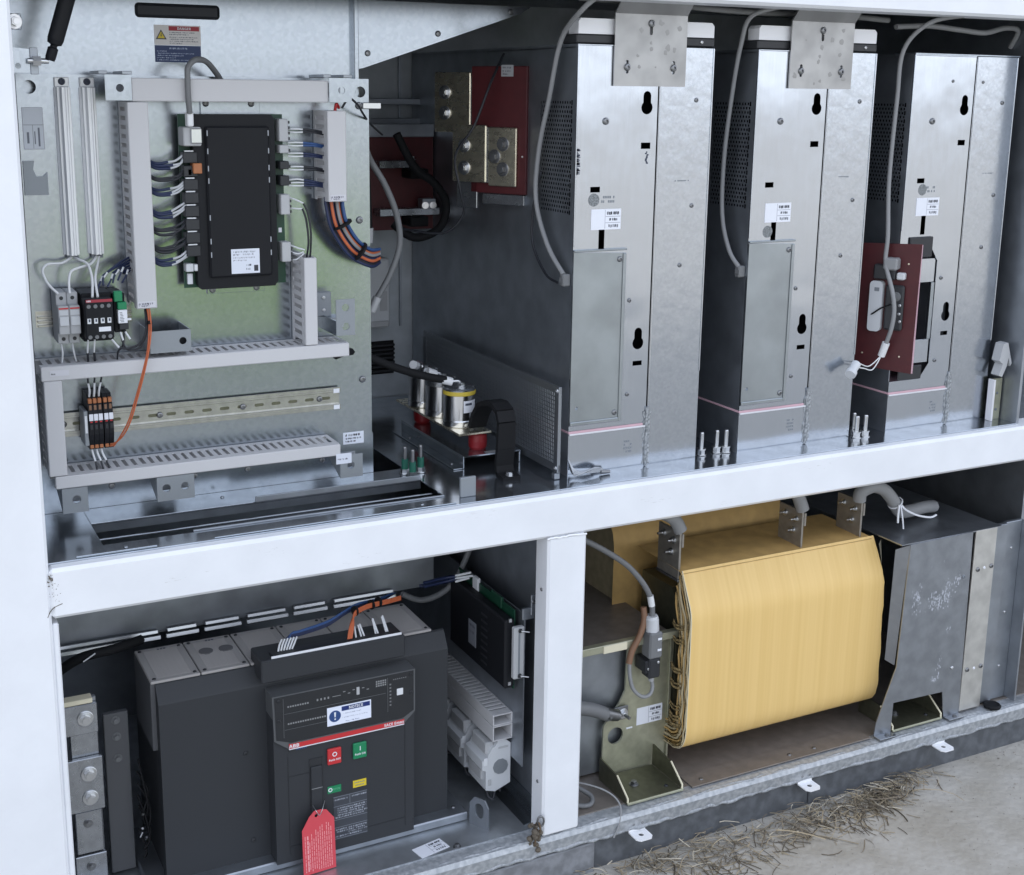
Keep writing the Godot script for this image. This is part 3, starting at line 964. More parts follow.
func build_modules():
	M.stamp = textured(Color(0.30, 0.32, 0.33), 0.55, 0.6, noise_image(128, 0.05, FastNoiseLite.TYPE_SIMPLEX, 77, Color(0.75, 0.75, 0.75), Color.WHITE, Vector2.ONE, 2.5, 3), null, 40.0)
	M.scuff_metal = textured(Color(0.50, 0.53, 0.56), 0.48, 0.9, noise_image(128, 0.05, FastNoiseLite.TYPE_SIMPLEX, 78, Color(0.75, 0.75, 0.75), Color.WHITE, Vector2.ONE, 2.5, 3), null, 20.0)
	build_module(0.829, "tall metal drive module beside the mesh guard, with dirt along its front edge", 0)
	build_module(1.178, "middle drive module of three, with cover plate and hanging bracket", 1)
	build_module(1.527, "drive module with the red board hanging on its open lower corner", 2)
	var names := ["stained hanging bracket screwed to the top of the drive module nearest the mesh guard", "stained hanging bracket screwed to the top of the middle drive module"]
	for i in 2:
		var x0: float = [0.829, 1.178][i]
		var t := thing("hanging_bracket", names[i], "bracket", v(x0 + 0.131, 0.638, -0.062), "brackets above the drive modules")
		var s := Shape.new()
		s.plate(rect(0.064, 0.638, 0.200, 0.750), [round_rect(0.128, 0.717, 0.134, 0.738, 0.0029), round_rect(0.085, 0.657, 0.091, 0.678, 0.0029), round_rect(0.173, 0.657, 0.179, 0.678, 0.0029)], v(x0, 0, -0.0735), v(1, 0, 0), v(0, 1, 0), 0.003)
		var fpl := part("face_plate", s, M.bracket_steel, t)
		for k in 15:
			var sp := Shape.new()
			var cx := x0 + rng.randf_range(0.072, 0.192)
			var cy := rng.randf_range(0.646, 0.742)
			var r := rng.randf_range(0.002, 0.0055)
			var n := 9
			var pr := []
			for q in n:
				var a := TAU * q / n
				pr.append(v(cx + r * cos(a) * rng.randf_range(0.6, 1.3), cy + r * sin(a) * rng.randf_range(0.6, 1.2), -0.0704))
			for q in n:
				sp.tri(v(cx, cy, -0.0703), pr[q], pr[(q + 1) % n], v(0, 0, 1))
			part("oil_stain", sp, M.oil, fpl)
		s = Shape.new()
		s.plate(rect(0.064, 0.0, 0.200, 0.062), [], v(x0, 0.7503, -0.0720), v(1, 0, 0), v(0, 0.75, 0.66), 0.0025)
		part("top_plate", s, M.bracket_steel, t)
		for p in [v(0.131, 0.735, -0.0705), v(0.088, 0.667, -0.0705), v(0.176, 0.667, -0.0705)]:
			fixing("screw", "screw6", v(x0 + p.x, p.y, p.z), v(0, 0, 1), M.steel_dull, t)
		sticker("small_label", v(x0 + 0.125, 0.7503 + 0.0105, -0.0720 + 0.0092 + 0.0024), v(1, 0, 0), v(0, 0.7508, 0.6605), 0.04, 0.026, print_texture(40, 24, Color(0.55, 0.55, 0.55), [["row", 4, 5, 30, 5, Color(0.35, 0.35, 0.36)], ["row", 4, 14, 24, 4, Color(0.35, 0.35, 0.36)]]), t)
	# grey hoses
	hose("grey cable hanging down the flank of the drive module nearest the mesh guard", [v(0.845, 0.775, -0.03), v(0.815, 0.750, -0.040), v(0.813, 0.707, -0.10), v(0.813, 0.615, -0.136), v(0.813, 0.535, -0.166), v(0.813, 0.453, -0.173), v(0.814, 0.383, -0.133), v(0.818, 0.340, -0.085)], 0.0040)
	hose("grey cable hanging between the first and the middle drive module", [v(1.22, 0.772, -0.05), v(1.165, 0.755, -0.08), v(1.16, 0.708, -0.101), v(1.16, 0.617, -0.12), v(1.16, 0.516, -0.132), v(1.16, 0.421, -0.129), v(1.162, 0.362, -0.107), v(1.168, 0.335, -0.085)], 0.0040)
	for q in [[0.818, 0.331, -0.085], [1.168, 0.327, -0.085]]:
		var t := thing("cable_clamp", "grey plastic clamp holding the cable end on the flank of %s drive module" % ("the first" if q[0] < 1.0 else "the middle"), "clamp", v(q[0], q[1], q[2]), "cable clamps on module flanks")
		bx("clamp_body", v(q[0] - 0.004, q[1] - 0.010, q[2] - 0.006), v(q[0] + 0.0105, q[1] + 0.010, q[2] + 0.006), M.hose, t, 0.002)
		bx("clamp_ear", v(q[0] - 0.006, q[1] - 0.004, q[2] - 0.003), v(q[0] - 0.0042, q[1] + 0.004, q[2] + 0.009), M.hose, t, 0.0004)
	var h := hose("grey cable hanging over the red board to a white plug", [v(1.60, 0.768, -0.04), v(1.535, 0.754, -0.055), v(1.507, 0.708, -0.084), v(1.505, 0.62, -0.089), v(1.503, 0.477, -0.091), v(1.500, 0.377, -0.080), v(1.498, 0.327, -0.078), v(1.5, 0.278, -0.058), v(1.503, 0.241, -0.052), v(1.503, 0.205, -0.056), v(1.503, 0.172, -0.068)], 0.0040)
	for q in [["grey cable running along the cabinet ceiling above the last drive module", [v(1.50, 0.748, -0.10), v(1.58, 0.752, -0.10), v(1.66, 0.747, -0.10), v(1.72, 0.744, -0.10), v(1.77, 0.754, -0.10), v(1.805, 0.750, -0.10), v(1.811, 0.72, -0.12)]], ["grey cable running along the cabinet ceiling between the two brackets", [v(0.85, 0.772, -0.11), v(1.02, 0.768, -0.12), v(1.20, 0.762, -0.11), v(1.36, 0.765, -0.12), v(1.50, 0.760, -0.12)]]]:
		var hc := hose(q[0], q[1], 0.005)
	var s := Shape.new()
	s.cyl(v(1.503, 0.178, -0.066), v(1.502, 0.152, -0.0745), 0.0072, 0.0068, 12)
	part("end_sleeve", s, M.wire_white, h)
	tubes("core_wire", [[v(1.502, 0.153, -0.074), v(1.47, 0.136, -0.07), v(1.440, 0.144, -0.062), v(1.420, 0.146, -0.056)], [v(1.502, 0.153, -0.074), v(1.475, 0.130, -0.066), v(1.446, 0.136, -0.058), v(1.42, 0.142, -0.055)]], 0.0012, M.wire_white, h, 5)
	s = Shape.new()
	s.cyl(v(1.424, 0.147, -0.055), v(1.404, 0.134, -0.045), 0.0085, 0.0075, 14)
	s.cyl(v(1.407, 0.136, -0.0465), v(1.400, 0.131, -0.043), 0.010, 0.010, 14)
	part("plug", s, M.light_plastic, h)

func hose(label: String, pts: Array, r: float) -> Node3D:
	var t := thing("grey_cable", label, "cable", pts[pts.size() - 1], "grey cables by the drive modules")
	tubes("jacket", [pts], r, M.hose_light, t, 10)
	return t

func fbx(called: String, lo: Vector3, hi: Vector3, f: Transform3D, m: Material, parent: Node3D, b := 0.0) -> MeshInstance3D:
	var s := Shape.new()
	s.box(lo, hi, b, f)
	return part(called, s, m, parent)

func build_red_board():
	# the board stands turned out from the flank of the last module; local x runs along it, z out of its face
	var u := v(0.5, 0, 0.866)
	var N := u.cross(Vector3.UP)
	var f := Transform3D(Basis(u, Vector3.UP, N), v(1.548, 0, -0.035))
	var t := thing("red_board", "dark red insulating board hanging beside the last drive module", "board", f * v(-0.06, 0.12, 0))
	var s := Shape.new()
	s.plate(PackedVector2Array([Vector2(-0.122, 0.126), Vector2(-0.006, 0.120), Vector2(-0.004, 0.363), Vector2(-0.122, 0.358)]), [], f * v(0, 0, -0.0025), u, Vector3.UP, 0.0025)
	part("board_sheet", s, M.glastic, t)
	fbx("cut_edge", v(-0.0055, 0.121, -0.0022), v(-0.0032, 0.362, -0.0003), f, M.pink, t)
	for p in [v(-0.026, 0.325, 0), v(-0.03, 0.150, 0), v(-0.10, 0.150, 0)]:
		fixing("screw", "screw2", f * p, N, M.copper_tin, t)
	var c := thing("grey_connector", "grey cable connector plugged on the red board", "connector", f * v(-0.06, 0.30, 0))
	fbx("socket", v(-0.085, 0.295, 0.0), v(-0.045, 0.322, 0.016), f, M.breaker_dark, c, 0.002)
	fbx("collar", v(-0.066, 0.314, 0.0), v(-0.040, 0.336, 0.026), f, M.hose_light, c, 0.003)
	fbx("latch", v(-0.043, 0.296, 0.0), v(-0.028, 0.309, 0.014), f, M.light_plastic, c, 0.002)
	var d := thing("white_fuse_block", "long white plastic block on the red board, held by a black tie", "block", f * v(-0.075, 0.20, 0))
	s = Shape.new()
	s.plate(round_rect(-0.090, 0.196, -0.066, 0.291, 0.007), [], f * v(0, 0, 0), u, Vector3.UP, 0.015)
	part("block_body", s, M.light_plastic, d)
	fbx("window_slot", v(-0.081, 0.272, 0.015), v(-0.072, 0.279, 0.0156), f, M.ink_grey, d)
	s = Shape.new()
	s.tube([f * v(-0.093, 0.222, 0.004), f * v(-0.080, 0.230, 0.017), f * v(-0.066, 0.241, 0.018), f * v(-0.045, 0.252, 0.03)], 0.0015, 6, 4)
	part("cable_tie", s, M.rubber, d)
	var e := thing("terminal_cluster", "dark terminal with bright screws in the middle of the red board", "terminal", f * v(-0.045, 0.20, 0))
	fbx("terminal_body", v(-0.062, 0.200, 0.0), v(-0.028, 0.285, 0.009), f, M.breaker_dark, e, 0.003)
	for p in [v(-0.034, 0.248, 0.009), v(-0.034, 0.232, 0.009), v(-0.032, 0.218, 0.009)]:
		fixing("screw", "screw3", f * p, N, M.steel, e)
	fixing("ring_boss", "bolt9", f * v(-0.042, 0.264, 0.009), N, M.hose, e)
	var g := thing("light_carrier_plate", "pale sheet metal carrier behind the red board edge", "plate", v(1.57, 0.13, -0.0735))
	bx("carrier_sheet", v(1.552, 0.285, -0.0825), v(1.622, 0.330, -0.0775), M.sheet, g, 0.0004)
	bx("carrier_sheet", v(1.552, 0.130, -0.0825), v(1.622, 0.175, -0.0775), M.sheet, g, 0.0004)
	bx("black_corner", v(1.548, 0.333, -0.0745), v(1.606, 0.372, -0.071), M.black, g, 0.002)
	bx("black_corner", v(1.545, 0.100, -0.0745), v(1.604, 0.127, -0.071), M.black, g, 0.002)
	bx("window_bar", v(1.614, 0.1755, -0.0825), v(1.622, 0.2845, -0.075), M.galv, g, 0.0004)

func build_floor_studs():
	var spots := [[v(1.112, 0.0015, -0.092), "first of three steel studs between the first and middle drive modules"], [v(1.146, 0.0015, -0.093), "middle of three steel studs between the first and middle drive modules"], [v(1.163, 0.0015, -0.088), "hindmost of three steel studs between the first and middle drive modules"], [v(1.449, 0.0015, -0.068), "front steel stud of three before the last drive module"], [v(1.461, 0.0015, -0.090), "middle steel stud of three before the last drive module"], [v(1.470, 0.0015, -0.068), "steel stud of three closest to the last drive module"]]
	for q in spots:
		var t := thing("floor_stud", q[1], "stud", q[0], "threaded studs with nuts on the cabinet floor")
		fixing("threaded_stud", "stud", q[0], Vector3.UP, M.steel, t)
	# latch bracket beside the last module
	var t := thing("latch_bracket", "grey plastic latch on a pale upright bracket beside the last drive module", "latch", v(1.80, 0.0015, -0.06))
	bx("upright", v(1.779, 0.0015, -0.066), v(1.784, 0.085, -0.05), M.foam_white, t, 0.001)
	bx("upright_plate", v(1.786, 0.0015, -0.064), v(1.812, 0.085, -0.060), M.chromate, t, 0.0006)
	for y in [0.022, 0.055]:
		fixing("screw", "screw3", v(1.800, y, -0.060), v(0, 0, 1), M.ink_grey, t)
	var s := Shape.new()
	s.plate(PackedVector2Array([Vector2(1.778, 0.125), Vector2(1.785, 0.158), Vector2(1.797, 0.160), Vector2(1.812, 0.118), Vector2(1.808, 0.112), Vector2(1.802, 0.130), Vector2(1.799, 0.113), Vector2(1.789, 0.092), Vector2(1.780, 0.096), Vector2(1.788, 0.118)]), [], v(0, 0, -0.062), v(1, 0, 0), v(0, 1, 0), 0.02)
	part("latch_arm", s, M.grey_plastic, t)
	# bundle of spare wires at the foot of the first module
	var w := thing("spare_wires", "small bunch of bare braided wires at the foot of the first drive module", "wires", v(0.85, 0.002, -0.07))
	var lines := []
	for i in 5:
		lines.append([v(0.829 + 0.001 * i, 0.030 - 0.004 * i, -0.073), v(0.835, 0.016 - 0.002 * i, -0.064 + 0.002 * i), v(0.855 + 0.004 * i, 0.010 + 0.0015 * i, -0.058), v(0.888, 0.007 + 0.001 * i, -0.060)])
	tubes("braid", lines, 0.0016, M.bar_tin, w, 5)
	s = Shape.new()
	s.cyl(v(0.884, 0.007, -0.060), v(0.902, 0.0055, -0.060), 0.0042, 0.003, 10)
	part("lug", s, M.steel_dull, w)

# ---------------------------------------------------------------- mounting plate and what it carries
const PZ := -0.2335
const FZ := -0.165

# slotted wiring duct. axis "h": slots on top and bottom, axis "v": slots left and right
func duct(label: String, lo: Vector2, hi: Vector2, axis: String, back := PZ, front := FZ, open_end := false) -> Node3D:
	var t := thing("wiring_duct", label, "wiring duct", v((lo.x + hi.x) / 2, lo.y, back), "grey slotted wiring ducts")
	bx("lid", v(lo.x, lo.y, front - 0.008), v(hi.x, hi.y, front), M.duct, t, 0.0012)
	bx("base", v(lo.x + 0.001, lo.y + 0.001, back), v(hi.x - 0.001, hi.y - 0.001, back + 0.003), M.duct, t)
	var along := 0 if axis == "h" else 1
	var l: float = (hi - lo)[along]
	var n := int(l / 0.0125)
	for side in 2:
		var s := Shape.new()
		var c: float = (lo[1 - along] if side == 0 else hi[1 - along])
		var c2: float = c + (0.0014 if side == 0 else -0.0014)
		for i in n:
			var a: float = lo[along] + l * (i + 0.46) / n
			var b: float = lo[along] + l * (i + 1.0) / n
			var p := v(0, 0, back + 0.012)
			var q := v(0, 0, front - 0.0182)
			p[along] = a
			q[along] = b
			p[1 - along] = minf(c, c2)
			q[1 - along] = maxf(c, c2)
			s.box(p, q)
		for zz in [[back + 0.003, back + 0.012], [front - 0.0182, front - 0.008]]:
			var p := v(0, 0, zz[0])
			var q := v(0, 0, zz[1])
			p[along] = lo[along]
			q[along] = hi[along]
			p[1 - along] = minf(c, c2)
			q[1 - along] = maxf(c, c2)
			s.box(p, q)
		part("slotted_side", s, M.duct, t)
	return t

func build_mounting_plate():
	var t := thing("mounting_plate", "large galvanised mounting plate behind the wiring ducts", "plate", v(0.28, 0.036, -0.235))
	var s := Shape.new()
	s.plate(rect(0.019, 0.036, 0.543, 0.642), [ring(0.036, 0.626, 0.0095, 18), ring(0.529, 0.624, 0.0085, 18)], v(0, 0, -0.2355), v(1, 0, 0), v(0, 1, 0), 0.002)
	part("plate_sheet", s, M.galv, t)
	bx("folded_edge", v(0.541, 0.036, -0.250), v(0.543, 0.642, -0.2355), M.galv, t)
	bx("folded_edge", v(0.019, 0.642, -0.250), v(0.543, 0.644, -0.2335), M.galv, t)
	for p in [v(0.525, 0.424, PZ), v(0.527, 0.163, PZ)]:
		fixing("screw", "screw6", p, v(0, 0, 1), M.steel_dull, t)
	# grey rating print and slotted lug at the left edge
	sticker("plate_label", v(0.024, 0.540, PZ), v(1, 0, 0), v(0, 1, 0), 0.028, 0.058, print_texture(56, 112, Color(0.80, 0.82, 0.85), [["rect", 1, 46, 54, 1, Color(0.4, 0.42, 0.45)], ["rect", 26, 46, 1, 64, Color(0.4, 0.42, 0.45)], ["rect", 40, 54, 5, 50, Color(0.40, 0.42, 0.47)], ["rect", 30, 64, 3, 34, Color(0.45, 0.46, 0.5)], ["rect", 10, 66, 6, 30, Color(0.42, 0.44, 0.48)], ["rect", 0, 0, 56, 1, Color(0.45, 0.46, 0.5)], ["rect", 0, 0, 1, 112, Color(0.45, 0.46, 0.5)], ["rect", 55, 0, 1, 112, Color(0.45, 0.46, 0.5)], ["rect", 0, 111, 56, 1, Color(0.45, 0.46, 0.5)]]), t)
	s = Shape.new()
	s.plate(PackedVector2Array([Vector2(0.021, 0.476), Vector2(0.053, 0.476), Vector2(0.053, 0.508), Vector2(0.047, 0.502), Vector2(0.038, 0.502), Vector2(0.034, 0.512), Vector2(0.036, 0.524), Vector2(0.021, 0.524)]), [], v(0, 0, PZ), v(1, 0, 0), v(0, 1, 0), 0.004)
	part("slotted_lug", s, M.tab_grey, t)
	sticker("part_label", v(0.492, 0.055, PZ), v(1, 0, 0), v(0, 1, 0), 0.036, 0.020, print_texture(72, 40, Color(0.88, 0.90, 0.94), [["row", 8, 6, 52, 7, Color(0.1, 0.1, 0.15)], ["row", 8, 18, 58, 5, Color(0.2, 0.2, 0.26)], ["row", 8, 28, 36, 5, Color(0.2, 0.2, 0.26)]]), t)
	# hooks over the top edge
	for q in [[0.127, 0.163, 0.145, "square galvanised hook plate at the top end of the long vertical duct"], [0.4525, 0.488, 0.4700, "square galvanised hook plate above the short white capped duct"]]:
		var h := thing("hook_plate", q[3], "hook", v(q[2], 0.61, FZ), "hook plates above the mounting plate")
		s = Shape.new()
		s.plate(rect(q[0], 0.609, q[1], 0.644), [ring(q[2] + 0.002, 0.626, 0.0055, 14)], v(0, 0, -0.164), v(1, 0, 0), v(0, 1, 0), 0.002)
		part("hook_face", s, M.galv, h)
		s = Shape.new()
		s.box(v(q[0] - 0.008, 0.6445, -0.232), v(q[0] + 0.004, 0.649, -0.164), 0.0006)
		s.box(v(q[1] - 0.012, 0.6445, -0.232), v(q[1] + 0.002, 0.649, -0.164), 0.0006)
		part("hook_arm", s, M.dark_sheet, h)
		bx("backing", v(q[2] - 0.01, 0.615, -0.20), v(q[2] + 0.012, 0.637, -0.195), M.dark_sheet, h)
	# square feet under the lowest duct
	for q in [[0.036, 0.072, [0.056], "square grey foot with one hole under the left end of the lowest duct"], [0.172, 0.228, [0.186, 0.214], "wide grey foot with two holes under the lowest duct"], [0.462, 0.500, [0.480], "square grey foot under the right end of the lowest duct"]]:
		var h := thing("duct_foot", q[3], "bracket", v(q[0], 0.02, FZ), "sheet feet under the lowest duct")
		var holes := []
		for hx in q[2]:
			holes.append(ring(hx, 0.040, 0.0062, 14))
		s = Shape.new()
		s.plate(rect(q[0], 0.020, q[1], 0.0575), holes, v(0, 0, FZ - 0.002), v(1, 0, 0), v(0, 1, 0), 0.002)
		part("foot_face", s, M.tab_grey, h)
		s = Shape.new()
		s.plate(PackedVector2Array([Vector2(FZ - 0.002, 0.020), Vector2(FZ - 0.002, 0.0575), Vector2(-0.2335, 0.0575), Vector2(-0.2335, 0.045)]), [], v(q[0], 0, 0), v(0, 0, 1), v(0, 1, 0), -0.002)
		part("foot_gusset", s, M.tab_grey, h)
		bx("dark_backing", v(q[0] + 0.004, 0.03, -0.19), v(q[1] - 0.004, 0.0555, -0.188), M.dark_sheet, h)
	# ducts
	duct("long horizontal wiring duct along the top of the mounting plate", Vector2(0.163, 0.608), Vector2(0.4525, 0.640), "h")
	duct("long vertical wiring duct left of the black control unit", Vector2(0.156, 0.314), Vector2(0.185, 0.607), "v")
	duct("short vertical wiring duct right of the black control unit", Vector2(0.450, 0.460), Vector2(0.4795, 0.596), "v")
	duct("short vertical wiring duct standing on the middle duct", Vector2(0.409, 0.2405), Vector2(0.429, 0.376), "v")
	duct("wide horizontal wiring duct across the middle of the mounting plate", Vector2(0.018, 0.2185), Vector2(0.480, 0.2395), "h")
	duct("short vertical wiring duct at the lower left corner", Vector2(0.0205, 0.0775), Vector2(0.0455, 0.218), "v")
	duct("lowest horizontal wiring duct, standing on three grey feet", Vector2(0.028, 0.058), Vector2(0.463, 0.0765), "h")
	# printed end labels on duct lids
	var dl := print_texture(48, 14, Color(0.80, 0.80, 0.82), [["row", 3, 3, 34, 4, Color(0.3, 0.3, 0.35)], ["row", 3, 8, 26, 3, Color(0.4, 0.4, 0.45)]])
	sticker("duct_label", v(0.157, 0.3155, FZ), v(1, 0, 0), v(0, 1, 0), 0.026, 0.009, dl, get_node("wiring_duct_001"))
	sticker("duct_label", v(0.4525, 0.4615, FZ), v(1, 0, 0), v(0, 1, 0), 0.025, 0.009, dl, get_node("wiring_duct_002"))
	sticker("duct_label", v(0.030, 0.2255, FZ), v(1, 0, 0), v(0, 1, 0), 0.026, 0.008, print_texture(48, 14, Color(0.80, 0.80, 0.82), [["row", 2, 6, 8, 4, Color(0.3, 0.3, 0.3)]]), get_node("wiring_duct_004"))
	sticker("duct_label", v(0.455, 0.044, FZ), v(1, 0, 0), v(0, 1, 0), 0.026, 0.017, print_texture(48, 30, Color(0.84, 0.86, 0.9), [["row", 3, 14, 34, 4, Color(0.3, 0.3, 0.35)]]), get_node("wiring_duct_006"))
	# two-hole bracket and the channel under the vertical duct
	var b := thing("two_hole_bracket", "small galvanised bracket with two holes right of the ducts", "bracket", v(0.475, 0.253, PZ))
	s = Shape.new()
	s.plate(rect(0.459, 0.252, 0.490, 0.309), [ring(0.4745, 0.296, 0.0062), ring(0.4745, 0.266, 0.0062)], v(0, 0, FZ - 0.002), v(1, 0, 0), v(0, 1, 0), 0.002)
	part("bracket_face", s, M.tab_grey, b)
	bx("bracket_arm", v(0.459, 0.252, PZ), v(0.461, 0.275, FZ - 0.002), M.galv, b)
	bx("bracket_back", v(0.4615, 0.256, PZ), v(0.489, 0.272, PZ + 0.02), M.dark_sheet, b)
	var st2 := thing("small_terminal_plate", "small grey plate with two screws beside the two-hole bracket", "plate", v(0.46, 0.275, PZ))
	bx("base", v(0.449, 0.272, PZ), v(0.474, 0.312, PZ + 0.004), M.tab_grey, st2, 0.001)
	for y in [0.283, 0.303]:
		fixing("screw", "screw3", v(0.461, y, PZ + 0.004), v(0, 0, 1), M.steel, st2)
	var ch := thing("channel_bracket", "open grey channel bracket standing on the middle duct beside the orange cable", "bracket", v(0.20, 0.245, PZ))
	s = Shape.new()
	s.plate(rect(0.172, 0.247, 0.232, 0.2795), [ring(0.220, 0.263, 0.0055)], v(0, 0, FZ - 0.002), v(1, 0, 0), v(0, 1, 0), 0.002)
	part("channel_face", s, M.tab_grey, ch)
	bx("channel_side", v(0.230, 0.247, PZ), v(0.232, 0.2795, FZ - 0.002), M.tab_grey, ch)
	bx("channel_side", v(0.172, 0.247, PZ), v(0.174, 0.2795, FZ - 0.002), M.tab_grey, ch)
	bx("channel_bottom", v(0.174, 0.247, PZ), v(0.230, 0.249, FZ - 0.002), M.tab_grey, ch)
	bx("black_backing", v(0.212, 0.255, -0.185), v(0.228, 0.271, -0.18), M.black, ch)
	# DIN rails
	s = Shape.new()
	var slots := []
	for i in 15:
		slots.append(round_rect(0.066 + i * 0.0278, 0.1345, 0.081 + i * 0.0278, 0.1395, 0.0024, 3))
	var dr := thing("mounting_rail", "long slotted metal mounting rail behind the orange terminals", "rail", v(0.27, 0.122, PZ))
	s.plate(rect(0.049, 0.127, 0.486, 0.147), slots, v(0, 0, PZ), v(1, 0, 0), v(0, 1, 0), 0.0012)
	for y in [[0.1235, 0.127], [0.147, 0.1505]]:
		s.box(v(0.049, y[0], PZ), v(0.486, y[1], PZ + 0.0075), 0.0004)
	s.box(v(0.049, 0.1185, PZ + 0.0063), v(0.486, 0.1235, PZ + 0.0075), 0.0003)
	s.box(v(0.049, 0.1505, PZ + 0.0063), v(0.486, 0.1555, PZ + 0.0075), 0.0003)
	part("rail_profile", s, M.rail_steel, dr)
	bx("slot_shade_strip", v(0.060, 0.1335, PZ), v(0.478, 0.1405, PZ + 0.0004), M.chromate_dark, dr)  # dark strip puts the shade of the rail slots into colour
	for x in [0.053, 0.195, 0.325, 0.452]:
		fixing("screw", "screw5", v(x, 0.137, PZ + 0.0012), v(0, 0, 1), M.steel_dull, dr)
	for y in [0.119, 0.146]:
		bx("end_mark", v(0.474, y, PZ + 0.0077), v(0.484, y + 0.007, PZ + 0.0082), M.pale, dr)
	var dr2 := thing("short_mounting_rail", "short ribbed metal rail left of the fuse holder", "rail", v(0.05, 0.285, PZ))
	s = Shape.new()
	s.box(v(0.024, 0.285, PZ), v(0.16, 0.309, PZ + 0.0012))
	for y in [0.286, 0.2925, 0.299]:
		s.box(v(0.026, y, PZ + 0.0012), v(0.16, y + 0.003, PZ + 0.0075), 0.0005)
	part("rail_profile", s, M.rail_steel, dr2)

func build_resistors():
	var names := ["slim ribbed aluminium heating resistor nearest the white corner post", "slim ribbed aluminium heating resistor beside the long vertical duct"]
	for i in 2:
		var x: float = [0.0795, 0.1140][i]
		var t := thing("heating_resistor", names[i], "resistor", v(x, 0.388, PZ), "heating resistors")
		var s := Shape.new()
		s.plate(PackedVector2Array([Vector2(-0.011, 0), Vector2(0.011, 0), Vector2(0.011, 0.004), Vector2(0.0085, 0.0055), Vector2(0.0085, 0.016), Vector2(0.0055, 0.016), Vector2(0.0055, 0.020), Vector2(0.0035, 0.0255), Vector2(0.0015, 0.0255), Vector2(0.001, 0.0225), Vector2(-0.001, 0.0225), Vector2(-0.0015, 0.0255), Vector2(-0.0035, 0.0255), Vector2(-0.0055, 0.020), Vector2(-0.0055, 0.016), Vector2(-0.0085, 0.016), Vector2(-0.0085, 0.0055), Vector2(-0.011, 0.004)]), [], v(x, 0.390, PZ), v(1, 0, 0), v(0, 0, 1), -0.236)
		part("ribbed_body", s, M.alu, t)
		bx("fixing_foot", v(x - 0.010, 0.6265, PZ), v(x + 0.010, 0.640, PZ + 0.005), M.alu, t, 0.001)
		fixing("screw", "screw5", v(x, 0.634, PZ + 0.005), v(0, 0, 1), M.ink, t)
		for dx in [-0.006, 0.006]:
			bx("end_pin", v(x + dx - 0.002, 0.384, PZ + 0.006), v(x + dx + 0.002, 0.390, PZ + 0.012), M.ink_grey, t)
	var w := [
		["white wire looping left from the first resistor down to the fuse holder", [v(0.077, 0.386, -0.222), v(0.062, 0.380, -0.212), v(0.042, 0.380, -0.205), v(0.033, 0.372, -0.195), v(0.038, 0.355, -0.185), v(0.0500, 0.341, -0.178)]],
		["white wire from the first resistor down to the black contactor", [v(0.081, 0.386, -0.222), v(0.086, 0.384, -0.210), v(0.096, 0.378, -0.20), v(0.0985, 0.36, -0.185), v(0.0935, 0.336, -0.160)]],
		["white wire looping from the second resistor to the fuse holder", [v(0.1125, 0.386, -0.222), v(0.102, 0.377, -0.21), v(0.085, 0.374, -0.20), v(0.071, 0.370, -0.19), v(0.066, 0.357, -0.182), v(0.0655, 0.341, -0.177)]],
		["white wire straight from the second resistor down to the contactor", [v(0.1165, 0.386, -0.222), v(0.111, 0.374, -0.21), v(0.103, 0.358, -0.185), v(0.101, 0.336, -0.160)]]]
	for q in w:
		var t := thing("white_wire", q[0], "wire", q[1][q[1].size() - 1], "white resistor wires")
		tubes("core", [q[1]], 0.0019, M.wire_white, t, 7)

